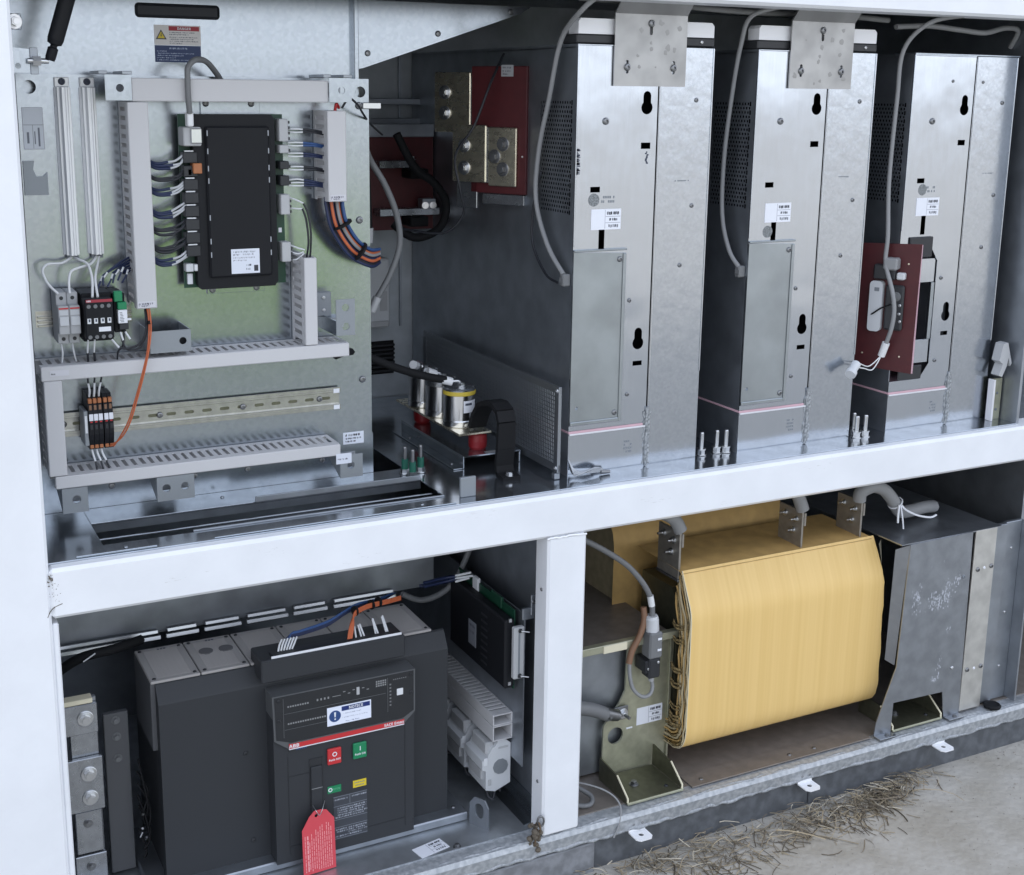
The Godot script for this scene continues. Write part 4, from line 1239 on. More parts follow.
func build_small_devices():
	# fuse holder with two ways
	var t := thing("fuse_holder", "grey two-way fuse holder left of the black contactor", "fuse holder", v(0.059, 0.27, PZ + 0.0075))
	for i in 2:
		var x0: float = 0.0465 + i * 0.0152
		var s := Shape.new()
		s.box(v(x0, 0.268, PZ + 0.008), v(x0 + 0.0147, 0.342, -0.182), 0.001)
		s.box(v(x0, 0.284, -0.1825), v(x0 + 0.0147, 0.325, -0.165), 0.0012)
		part("way", s, M.grey_plastic, t)
		bx("lever", v(x0 + 0.0012, 0.297, -0.165), v(x0 + 0.014, 0.310, -0.1625), M.light_plastic, t, 0.0006)
		bx("red_line", v(x0 + 0.001, 0.3205, -0.165), v(x0 + 0.0142, 0.3225, -0.1645), M.red, t)
		bx("window", v(x0 + 0.0015, 0.312, -0.165), v(x0 + 0.0137, 0.319, -0.1645), M.light_plastic, t)
		for y in [0.275, 0.334]:
			var s2 := Shape.new()
			s2.cyl(v(x0 + 0.0076, y, -0.183), v(x0 + 0.0076, y, -0.1815), 0.0028, 0.0028, 12)
			part("terminal_hole", s2, M.black, t)
	# contactor
	t = thing("contactor", "black four-pole contactor with a red stripe on the mounting plate", "contactor", v(0.10, 0.273, PZ + 0.0075))
	var s := Shape.new()
	s.box(v(0.0805, 0.270, PZ + 0.008), v(0.1225, 0.340, -0.175), 0.0015)
	s.box(v(0.0805, 0.277, -0.1755), v(0.1195, 0.335, -0.150), 0.0015)
	part("housing", s, M.case_black, t)
	bx("red_stripe", v(0.0825, 0.3302, -0.1502), v(0.1185, 0.3342, -0.1492), M.glastic_bright, t)
	words("ABB", v(0.0862, 0.3322, -0.1491), v(1, 0, 0), v(0, 1, 0), 0.0024, M.print_white, t)
	for i in 4:
		var x := 0.086 + i * 0.0092
		for y in [0.3245, 0.2805]:
			var s2 := Shape.new()
			s2.cyl(v(x, y, -0.150), v(x, y, -0.1488), 0.003, 0.0027, 12)
			part("terminal_screw", s2, M.hose, t)
		bx("pole_marker", v(x - 0.0028, 0.300, -0.150), v(x + 0.0024, 0.3075, -0.1492), M.sleeve, t)
		bx("marker_slot", v(x - 0.0010, 0.3025, -0.1492), v(x + 0.0012, 0.3065, -0.1490), M.ink, t)
	bx("blank_label", v(0.0985, 0.288, -0.150), v(0.1150, 0.2945, -0.1494), M.pale, t)
	# relay with green sockets
	t = thing("interface_relay", "slim relay with green sockets and a white label right of the contactor", "relay", v(0.132, 0.28, PZ + 0.0075))
	bx("housing", v(0.124, 0.281, PZ + 0.008), v(0.140, 0.338, -0.172), M.case_black, t, 0.001)
	bx("green_socket", v(0.124, 0.3265, -0.172), v(0.136, 0.342, -0.165), M.green, t, 0.001)
	bx("green_socket", v(0.128, 0.3155, -0.172), v(0.141, 0.326, -0.162), M.green, t, 0.001)
	bx("white_label", v(0.128, 0.2955, -0.172), v(0.141, 0.315, -0.1615), M.pale, t, 0.0006)
	bx("black_socket", v(0.129, 0.286, -0.172), v(0.1425, 0.295, -0.163), M.black, t, 0.001)
	bx("white_tab", v(0.1412, 0.299, -0.170), v(0.147, 0.3015, -0.165), M.pale, t)
	s = Shape.new()
	for k in 7:
		s.box(v(0.1295 + rng.randf() * 0.002, 0.2975 + 0.0022 * k, -0.1615), v(0.1335 + rng.randf() * 0.005, 0.2984 + 0.0022 * k, -0.1613))
	part("label_print", s, M.ink_grey, t)
	# terminal blocks
	var tn := ["first orange and black terminal block, next to the end stop", "second orange and black terminal block from the end stop", "middle orange and black terminal block of the five", "fourth orange and black terminal block from the end stop", "last orange and black terminal block, touching the orange cable"]
	for i in 5:
		var x0 := 0.0825 + i * 0.0068 + (0.0012 if i > 2 else 0.0)
		t = thing("terminal_block", tn[i], "terminal block", v(x0 + 0.003, 0.105, PZ + 0.0075), "orange terminal blocks on the rail")
		s = Shape.new()
		s.plate(PackedVector2Array([Vector2(-0.226, 0.105), Vector2(-0.193, 0.105), Vector2(-0.185, 0.122), Vector2(-0.183, 0.130), Vector2(-0.183, 0.150), Vector2(-0.186, 0.172), Vector2(-0.196, 0.188), Vector2(-0.226, 0.188)]), [], v(x0, 0, 0), v(0, 0, 1), v(0, 1, 0), -0.0063)
		part("housing", s, M.case_black, t)
		bx("orange_lever", v(x0 + 0.0005, 0.1755, -0.192), v(x0 + 0.0058, 0.183, -0.1855), M.terminal_orange, t, 0.0008)
		bx("orange_lever", v(x0 + 0.0005, 0.107, -0.194), v(x0 + 0.0058, 0.1125, -0.1885), M.terminal_orange, t, 0.0008)
		bx("test_slot", v(x0 + 0.0012, 0.166, -0.186), v(x0 + 0.005, 0.1735, -0.1845), M.hose_brown, t, 0.0005)
		bx("marker", v(x0 + 0.0002, 0.1505, -0.1835), v(x0 + 0.0061, 0.1605, -0.182), M.pale, t, 0.0004)
		bx("red_tick", v(x0 + 0.0015, 0.1478, -0.1832), v(x0 + 0.0048, 0.1495, -0.1825), M.red, t)
		bx("test_socket", v(x0 + 0.001, 0.137, -0.1832), v(x0 + 0.0053, 0.1445, -0.1823), M.black, t, 0.0006)
	t = thing("rail_end_stop", "grey end stop clipped on the rail beside the terminal blocks", "end stop", v(0.078, 0.12, PZ + 0.0075))
	bx("stop_body", v(0.0755, 0.112, PZ + 0.0077), v(0.0818, 0.165, -0.186), M.tab_grey, t, 0.001)
	bx("stop_marker", v(0.0768, 0.132, -0.186), v(0.0802, 0.158, -0.185), M.sleeve, t)
	# wires above and below the terminals
	var pos := ["leftmost", "middle", "rightmost"]
	for i in 3:
		var x := 0.0857 + i * 0.0068
		var a := thing("terminal_wire", "black wire with white sleeve, %s of three entering the terminals from above" % pos[i], "wire", v(x, 0.185, -0.19), "wires into the terminal blocks")
		tubes("core", [[v(x + 0.004 * (i - 1) + 0.001, 0.224, -0.176), v(x + 0.002 * (i - 1), 0.208, -0.180)]], 0.0014, M.wire_black, a, 6)
		tubes("sleeve", [[v(x + 0.002 * (i - 1), 0.208, -0.180), v(x, 0.196, -0.184), v(x, 0.1855, -0.191)]], 0.0016, M.sleeve, a, 6)
		var b := thing("terminal_wire", "black wire with white sleeve, %s of three leaving the terminals downwards" % pos[i], "wire", v(x, 0.105, -0.20), "wires into the terminal blocks")
		tubes("sleeve", [[v(x, 0.107, -0.198), v(x + 0.001, 0.098, -0.192), v(x + 0.003 + 0.001 * i, 0.088, -0.186)]], 0.0016, M.sleeve, b, 6)
		tubes("core", [[v(x + 0.003 + 0.001 * i, 0.088, -0.186), v(x + 0.004 + 0.002 * i, 0.076, -0.182), v(x + 0.004 + 0.002 * i, 0.068, -0.185)]], 0.0015, M.wire_black, b, 6)
	# wires round the contactor
	for i in 2:
		var x := 0.0510 + i * 0.0155
		var a := thing("device_wire", "pale wire hanging from the %s pole of the fuse holder" % ["first", "second"][i], "wire", v(x, 0.24, -0.19), "wires below the fuse holder and contactor")
		tubes("core", [[v(x, 0.268, -0.19), v(x + 0.001, 0.255, -0.186), v(x + 0.004 * i, 0.240, -0.19)]], 0.0014, M.sleeve, a, 6)
	for i in 2:
		var x := 0.0855 + i * 0.0092
		var a := thing("device_wire", "sleeved black wire hanging from the contactor into the middle duct, %s" % ["nearer the fuse holder", "nearer the relay"][i], "wire", v(x, 0.24, -0.18), "wires below the fuse holder and contactor")
		tubes("sleeve", [[v(x, 0.274, -0.168), v(x - 0.001, 0.262, -0.170), v(x - 0.001, 0.254, -0.174)]], 0.0014, M.sleeve, a, 6)
		tubes("core", [[v(x - 0.001, 0.254, -0.174), v(x, 0.244, -0.178), v(x + 0.001, 0.235, -0.184)]], 0.0018, M.wire_black, a, 6)
	var a := thing("control_wires", "dark wires curling from under the relay toward the orange cable", "wires", v(0.14, 0.26, -0.18))
	tubes("core", [[v(0.118, 0.2725, -0.168), v(0.126, 0.262, -0.165), v(0.140, 0.258, -0.163), v(0.158, 0.266, -0.16), v(0.166, 0.285, -0.16), v(0.169, 0.312, -0.175)], [v(0.131, 0.283, -0.170), v(0.137, 0.258, -0.166), v(0.152, 0.256, -0.162), v(0.164, 0.270, -0.162), v(0.170, 0.29, -0.165), v(0.172, 0.314, -0.178)], [v(0.137, 0.284, -0.170), v(0.134, 0.262, -0.170), v(0.1275, 0.252, -0.175), v(0.127, 0.236, -0.182)]], 0.0015, M.wire_black, a, 6)
	tubes("sleeve", [[v(0.118, 0.2725, -0.166), v(0.122, 0.267, -0.164), v(0.127, 0.2605, -0.162)], [v(0.131, 0.282, -0.168), v(0.134, 0.270, -0.166)], [v(0.138, 0.282, -0.168), v(0.144, 0.271, -0.166)]], 0.0016, M.sleeve, a, 6)
	a = thing("control_wires", "fan of dark wires with white sleeves between contactor and long vertical duct", "wires", v(0.13, 0.34, -0.19))
	var lines := []
	var caps := []
	for i in 6:
		var x := 0.106 + i * 0.0068 + rng.randf_range(-0.002, 0.002)
		var y := 0.350 + 0.002 * i + rng.randf_range(-0.004, 0.004)
		lines.append([v(0.157, 0.385 - 0.004 * i, -0.205), v(0.140 + 0.001 * i, 0.378 - 0.003 * i, -0.198), v(x + 0.010, y + 0.012, -0.19)])
		caps.append([v(x + 0.010, y + 0.012, -0.19), v(x + 0.004 + rng.randf_range(-0.003, 0.003), y + 0.004, -0.185), v(x + rng.randf_range(-0.003, 0.003), y - 0.006, -0.180)])
	tubes("core", lines, 0.0016, M.wire_blue, a, 6)
	tubes("core", caps, 0.0014, M.wire_blue, a, 6)
	for q in caps:
		tubes("sleeve", [[(q[0] as Vector3).lerp(q[1], 0.1), (q[0] as Vector3).lerp(q[1], 0.9)]], 0.0016, M.sleeve, a, 6)
	# orange cable
	var o := thing("orange_cable", "thin orange cable hanging from the long duct down to the terminals", "cable", v(0.125, 0.105, -0.18))
	var run := [v(0.172, 0.325, -0.185), v(0.1705, 0.302, -0.160), v(0.169, 0.280, -0.155), v(0.1645, 0.252, -0.152), v(0.156, 0.220, -0.153), v(0.146, 0.185, -0.157), v(0.135, 0.150, -0.163), v(0.124, 0.124, -0.176), v(0.1165, 0.108, -0.188)]
	var run2 := []
	for q in run:
		run2.append(q + v(0.0022 + rng.randf_range(-0.0008, 0.0012), 0.0, 0.0015))
	run2[8] = v(0.111, 0.108, -0.189)
	tubes("jacket", [run, run2], 0.0012, M.orange, o, 7)
	var s3 := Shape.new()
	s3.cyl(v(0.1712, 0.297, -0.159), v(0.1710, 0.292, -0.1575), 0.0036, 0.0042, 12)
	part("tie", s3, M.rubber, o)

func build_controller():
	var t := thing("control_unit", "black control unit with green circuit board edges and white label", "control unit", v(0.312, 0.335, PZ))
	bx("base_plate", v(0.275, 0.320, PZ), v(0.365, 0.612, PZ + 0.004), M.galv, t, 0.0005)
	for x in [0.283, 0.352]:
		for y in [0.605, 0.326]:
			fixing("screw", "screw5", v(x, y, PZ + 0.004), v(0, 0, 1), M.steel_dull, t)
	bx("circuit_board", v(0.236, 0.334, -0.213), v(0.394, 0.590, -0.211), M.pcb, t)
	bx("standoff_frame", v(0.250, 0.345, PZ + 0.004), v(0.385, 0.58, -0.213), M.black, t)
	var s := Shape.new()
	s.plate(PackedVector2Array([Vector2(0.258, 0.333), Vector2(0.371, 0.333), Vector2(0.376, 0.340), Vector2(0.376, 0.583), Vector2(0.371, 0.590), Vector2(0.258, 0.590), Vector2(0.253, 0.583), Vector2(0.253, 0.340)]), [], v(0, 0, -0.211), v(1, 0, 0), v(0, 1, 0), 0.019)
	var cs := part("cover", s, M.case_black, t)
	bx("raised_field", v(0.270, 0.350, -0.192), v(0.366, 0.573, -0.186), M.case_black, cs, 0.003)
	for x in [0.2725, 0.364]:
		for y in [0.563, 0.537, 0.512, 0.494, 0.476, 0.440, 0.405, 0.385]:
			if rng.randf() < 0.8:
				bx("vent_mark", v(x - 0.0008, y - 0.004, -0.1858), v(x + 0.0008, y + 0.004, -0.1853), M.ink_light, cs)
	sticker("unit_label", v(0.302, 0.355, -0.1859), v(1, 0, 0), v(0, 1, 0), 0.0435, 0.037, print_texture(88, 74, Color(0.86, 0.88, 0.92), [["row", 6, 6, 70, 5, Color(0.6, 0.62, 0.66)], ["row", 6, 14, 60, 5, Color(0.62, 0.63, 0.67)], ["row", 6, 24, 66, 4, Color(0.64, 0.65, 0.69)], ["row", 6, 32, 40, 4, Color(0.64, 0.65, 0.69)], ["row", 46, 46, 16, 6, Color(0.25, 0.26, 0.3)], ["row", 46, 58, 14, 6, Color(0.3, 0.31, 0.35)], ["rect", 70, 50, 13, 18, Color(0.2, 0.21, 0.24)]]), cs)
	# left connectors
	bx("grey_plug", v(0.236, 0.545, -0.211), v(0.262, 0.572, -0.178), M.grey_plastic, t, 0.0015)
	bx("metal_shell", v(0.246, 0.549, -0.178), v(0.262, 0.570, -0.174), M.steel, t, 0.001)
	bx("orange_plug", v(0.250, 0.505, -0.205), v(0.263, 0.520, -0.184), M.terminal_orange, t, 0.001)
	bx("green_plug", v(0.243, 0.502, -0.205), v(0.2495, 0.512, -0.19), M.green, t, 0.001)
	for i in 8:
		var y := 0.528 - i * 0.0195
		bx("socket", v(0.237, y - 0.008, -0.211), v(0.258, y + 0.008, -0.190), M.black, t, 0.001)
		if i != 1:
			bx("contact", v(0.240, y + 0.0084, -0.196), v(0.254, y + 0.0102, -0.192), M.sleeve, t)
	bx("pale_plug", v(0.236, 0.360, -0.211), v(0.2475, 0.372, -0.195), M.light_plastic, t, 0.001)
	bx("pale_plug", v(0.2480, 0.361, -0.211), v(0.256, 0.371, -0.193), M.sleeve, t, 0.001)
	bx("pale_plug", v(0.240, 0.340, -0.211), v(0.248, 0.356, -0.205), M.pale, t, 0.0006)
	# right connectors
	for q in [[0.567, 0.033, M.grey_plastic], [0.539, 0.012, M.grey_plastic], [0.515, 0.012, M.black], [0.492, 0.015, M.black], [0.456, 0.030, M.grey_plastic], [0.384, 0.030, M.grey_plastic]]:
		bx("terminal_plug", v(0.382, q[0] - q[1] / 2, -0.211), v(0.396, q[0] + q[1] / 2, -0.188), q[2], t, 0.001)
		var n := int(q[1] / 0.008)
		for k in n:
			bx("plug_screw", v(0.3962, q[0] - q[1] / 2 + 0.002 + k * 0.008, -0.205), v(0.399, q[0] - q[1] / 2 + 0.006 + k * 0.008, -0.190), M.black, t)
	bx("board_mark", v(0.384, 0.412, -0.211), v(0.389, 0.419, -0.2105), M.pale, t)
	# wires into the left side
	var ln := ["uppermost", "second", "third", "fourth", "twisted dark", "fifth", "lowest"]
	var ys := [0.518, 0.500, 0.480, 0.449, 0.424, 0.398, 0.378]
	for i in 7:
		var y: float = ys[i]
		var a := thing("wire_bundle", "%s wire bundle from the long duct into the left of the control unit" % ln[i], "wires", v(0.21, y, -0.195), "wire bundles into the control unit")
		var l := []
		var c := []
		for k in 3 if i != 1 else 2:
			var dy := 0.004 * (k - 1)
			var x1 := 0.215 + 0.003 * (k % 2)
			var j := rng.randf_range(-0.0016, 0.0016)
			x1 += rng.randf_range(-0.002, 0.004)
			l.append([v(0.184, y + 0.007 + dy * 0.5, -0.200), v(0.198, y - 0.002 + dy * 0.7 + j, -0.192), v(x1, y - 0.001 + dy + j, -0.190)])
			c.append([v(x1, y - 0.001 + dy + j, -0.190), v(x1 + 0.011, y + 0.003 + dy * 1.1 - j, -0.190), v(0.239, y + 0.010 + dy, -0.196)])
		tubes("core", l, 0.0023, M.wire_blue if i in [0, 2, 3, 6] else M.wire_black, a, 6)
		tubes("sleeve", c, 0.0017, M.sleeve_dim if i in [0, 2, 3, 6] else M.wire_black, a, 6)
	# wires into the right side
	var rn := ["top black", "light blue", "dark blue", "single black", "thick dark blue"]
	var ry := [0.566, 0.546, 0.530, 0.510, 0.486]
	for i in 5:
		var y: float = ry[i]
		var a := thing("wire_bundle", "%s wire pair between the control unit and the short right duct" % rn[i], "wires", v(0.42, y, -0.195), "wire bundles into the control unit")
		var m: Material = [M.wire_black, M.wire_mid_blue, M.wire_blue, M.wire_black, M.wire_blue][i]
		var l := []
		var c := []
		for k in 2 if i != 4 else 3:
			var dy := 0.0042 * (k - 0.5)
			l.append([v(0.452, y - 0.004 + dy * 0.6, -0.192), v(0.436, y - 0.001 + dy * 0.7, -0.188), v(0.420, y + dy, -0.192)])
			c.append([v(0.420, y + dy, -0.192), v(0.410, y + dy * 1.2, -0.194), v(0.398, y + dy, -0.198)])
		tubes("core", l, 0.0019, m, a, 6)
		tubes("sleeve", c, 0.0014, M.sleeve, a, 6)
	var a := thing("wire_bundle", "curved wires from the lower right plugs into the short duct on the middle duct", "wires", v(0.42, 0.38, -0.19), "wire bundles into the control unit")
	tubes("sleeve", [[v(0.398, 0.466, -0.198), v(0.408, 0.462, -0.193), v(0.418, 0.457, -0.19)], [v(0.398, 0.450, -0.198), v(0.408, 0.449, -0.193), v(0.416, 0.449, -0.19)], [v(0.398, 0.393, -0.198), v(0.408, 0.389, -0.192), v(0.418, 0.386, -0.188)], [v(0.398, 0.383, -0.198), v(0.408, 0.380, -0.192), v(0.416, 0.383, -0.188)], [v(0.398, 0.371, -0.198), v(0.406, 0.372, -0.190), v(0.416, 0.381, -0.186)]], 0.0013, M.sleeve, a, 6)
	tubes("core", [[v(0.418, 0.457, -0.19), v(0.424, 0.440, -0.186), v(0.427, 0.41, -0.184), v(0.427, 0.374, -0.190)], [v(0.416, 0.449, -0.19), v(0.421, 0.432, -0.188), v(0.4235, 0.40, -0.186), v(0.422, 0.374, -0.192)]], 0.0016, M.wire_black, a, 6)
	# grey network cable over the top duct
	var g := thing("network_cable", "grey network cable arching over the top duct into the control unit", "cable", v(0.258, 0.57, -0.18))
	tubes("jacket", [[v(0.309, 0.635, -0.228), v(0.296, 0.648, -0.210), v(0.276, 0.664, -0.188), v(0.256, 0.6665, -0.168), v(0.2425, 0.656, -0.160), v(0.2405, 0.638, -0.158), v(0.241, 0.612, -0.160), v(0.2435, 0.592, -0.166)]], 0.0042, M.hose, g, 10)
	bx("plug_boot", v(0.2395, 0.573, -0.180), v(0.2485, 0.5935, -0.164), M.wire_white, g, 0.0015)
	# bundle leaving the short right duct
	var b := thing("wire_loom", "loom of blue, black and orange wires curving out of the short right duct", "wires", v(0.50, 0.37, -0.2))
	var mats := [M.wire_blue, M.wire_black, M.wire_mid_blue, M.orange, M.wire_blue, M.wire_black, M.hose_light, M.orange, M.wire_blue, M.wire_mid_blue]
	for i in 10:
		var e := (i - 4.5) * 0.0030
		var f := -0.003 * (i % 3)
		tubes("core", [[v(0.466 + e, 0.470, -0.188 + f), v(0.467 + e, 0.448, -0.186 + f), v(0.474 + e * 0.9, 0.420 + e * 0.4, -0.185 + f), v(0.498 + e * 0.5, 0.386 + e * 0.9, -0.190 + f), v(0.530, 0.367 + e, -0.20 + f), v(0.556, 0.366 + e * 0.8, -0.225 + f)]], 0.0027, mats[i], b, 6)
	for q in [[v(0.4785, 0.423, -0.186), v(0.48, 0.420, -0.186)], [v(0.510, 0.379, -0.193), v(0.512, 0.3775, -0.193)]]:
		var d: Vector3 = (q[1] - q[0]).normalized()
		var s2 := Shape.new()
		s2.cyl(q[0] - d * 0.0015, q[0] + d * 0.0015, 0.0165, 0.0165, 16)
		part("tie", s2, M.rubber, b)
	# short black cable end and steel clip at the top right corner
	var k := thing("black_cable", "thin black cable crossing the top right corner of the mounting plate", "cable", v(0.53, 0.60, -0.22))
	tubes("jacket", [[v(0.478, 0.600, -0.178), v(0.487, 0.614, -0.172), v(0.505, 0.606, -0.185), v(0.525, 0.590, -0.21), v(0.555, 0.575, -0.26), v(0.60, 0.555, -0.32)]], 0.0018, M.wire_black, k, 7)
	tubes("red_core", [[v(0.468, 0.594, -0.182), v(0.470, 0.606, -0.180), v(0.476, 0.600, -0.186)]], 0.0024, M.red, k, 6)
	var c2 := thing("steel_clip", "shiny steel clip screwed beside the upper right hole of the mounting plate", "clip", v(0.53, 0.60, -0.232))
	bx("clip_strip", v(0.531, 0.598, -0.232), v(0.562, 0.608, -0.228), M.steel, c2, 0.001)
	fixing("screw", "screw6", v(0.526, 0.603, PZ), v(0, 0, 1), M.steel_dull, c2)

func build_upper_wall_things():
	var X := v(1, 0, 0)
	var Y := v(0, 1, 0)
	var t := thing("danger_sticker", "white danger sticker with red band and yellow triangle on the upper wall", "sticker", v(0.252, 0.689, -0.26))
	var g := Color(0.42, 0.43, 0.46)
	sticker("sheet", v(0.2185, 0.6885, -0.2600), X, Y, 0.0685, 0.0285, print_texture(192, 80, Color(0.86, 0.85, 0.84), [["rect", 60, 4, 126, 18, Color(0.62, 0.14, 0.20)], ["row", 62, 27, 100, 4, g], ["row", 62, 35, 80, 4, g], ["row", 62, 46, 118, 4, g], ["row", 62, 54, 100, 4, g], ["row", 62, 62, 120, 4, g], ["row", 62, 70, 50, 4, g]]), t)
	words("DANGER", v(0.2625, 0.7123, -0.2593), X, Y, 0.0038, M.print_white, t)
	var s := Shape.new()
	s.plate(PackedVector2Array([Vector2(0.2205, 0.6965), Vector2(0.2365, 0.6965), Vector2(0.2285, 0.7105)]), [], v(0, 0, -0.2594), X, Y, 0.0002)
	var tr := part("warning_triangle", s, M.ink, t)
	s = Shape.new()
	s.plate(PackedVector2Array([Vector2(0.2230, 0.6980), Vector2(0.2340, 0.6980), Vector2(0.2285, 0.7078)]), [], v(0, 0, -0.2592), X, Y, 0.0002)
	part("triangle_field", s, M.yellow, tr)
	s = Shape.new()
	s.plate(PackedVector2Array([Vector2(0.2290, 0.7055), Vector2(0.2272, 0.7015), Vector2(0.2286, 0.7018), Vector2(0.2280, 0.6988), Vector2(0.2299, 0.7028), Vector2(0.2285, 0.7025), Vector2(0.2297, 0.7055)]), [], v(0, 0, -0.2590), X, Y, 0.0002)
	part("flash_sign", s, M.ink, tr)
	t = thing("blue_notice", "dark blue printed notice below the danger sticker", "sticker", v(0.252, 0.665, -0.26))
	var w := Color(0.70, 0.74, 0.82)
	sticker("sheet", v(0.2185, 0.6640, -0.2600), X, Y, 0.0680, 0.0240, print_texture(192, 68, Color(0.11, 0.20, 0.38), [["row", 60, 8, 74, 7, w], ["row", 8, 21, 36, 4, w], ["row", 8, 30, 150, 4, w], ["row", 8, 39, 110, 4, w], ["row", 8, 48, 80, 4, w], ["row", 8, 57, 130, 4, w]]), t)
	# gas strut and its bracket
	t = thing("gas_strut", "black gas strut slanting up beside the white corner post", "gas strut", v(0.048, 0.655, -0.10))
	s = Shape.new()
	var a := v(0.0488, 0.664, -0.10)
	var b := v(0.092, 0.80, -0.085)
	var d := (b - a).normalized()
	s.lathe(a, d, [Vector2(0, -0.004), Vector2(0.006, -0.004), Vector2(0.0068, 0.0), Vector2(0.0068, 0.012), Vector2(0.0045, 0.0135), Vector2(0.0045, 0.016), Vector2(0.0092, 0.018), Vector2(0.0105, 0.024), Vector2(0.0105, 0.20), Vector2(0, 0.20)], 20)
	part("cylinder", s, M.case_black, t)
	s = Shape.new()
	s.cyl(v(0.020, 0.659, -0.10), v(0.046, 0.659, -0.10), 0.0035, 0.0035, 12)
	s.cyl(v(0.026, 0.659, -0.10), v(0.036, 0.659, -0.10), 0.0068, 0.0068, 6)
	part("ball_stud", s, M.steel, t)
	t = thing("strut_bracket", "folded galvanised bracket holding the gas strut stud", "bracket", v(0.02, 0.62, -0.11))
	s = Shape.new()
	s.plate(PackedVector2Array([Vector2(-0.008, 0.644), Vector2(0.024, 0.644), Vector2(0.024, 0.674), Vector2(0.002, 0.676), Vector2(0.002, 0.700), Vector2(-0.008, 0.700)]), [ring(0.009, 0.6525, 0.0038)], v(0, 0, -0.112), X, Y, 0.002)
	part("bracket_sheet", s, M.galv, t)
	bx("bracket_flange", v(0.024, 0.642, -0.112), v(0.034, 0.676, -0.108), M.inner, t, 0.0006)
	fixing("bolt", "bolt10", v(0.0075, 0.708, -0.105), v(0.3, 0, 1), M.steel, t)
	bx("bolt_pad", v(-0.008, 0.698, -0.112), v(0.016, 0.718, -0.106), M.galv, t, 0.001)

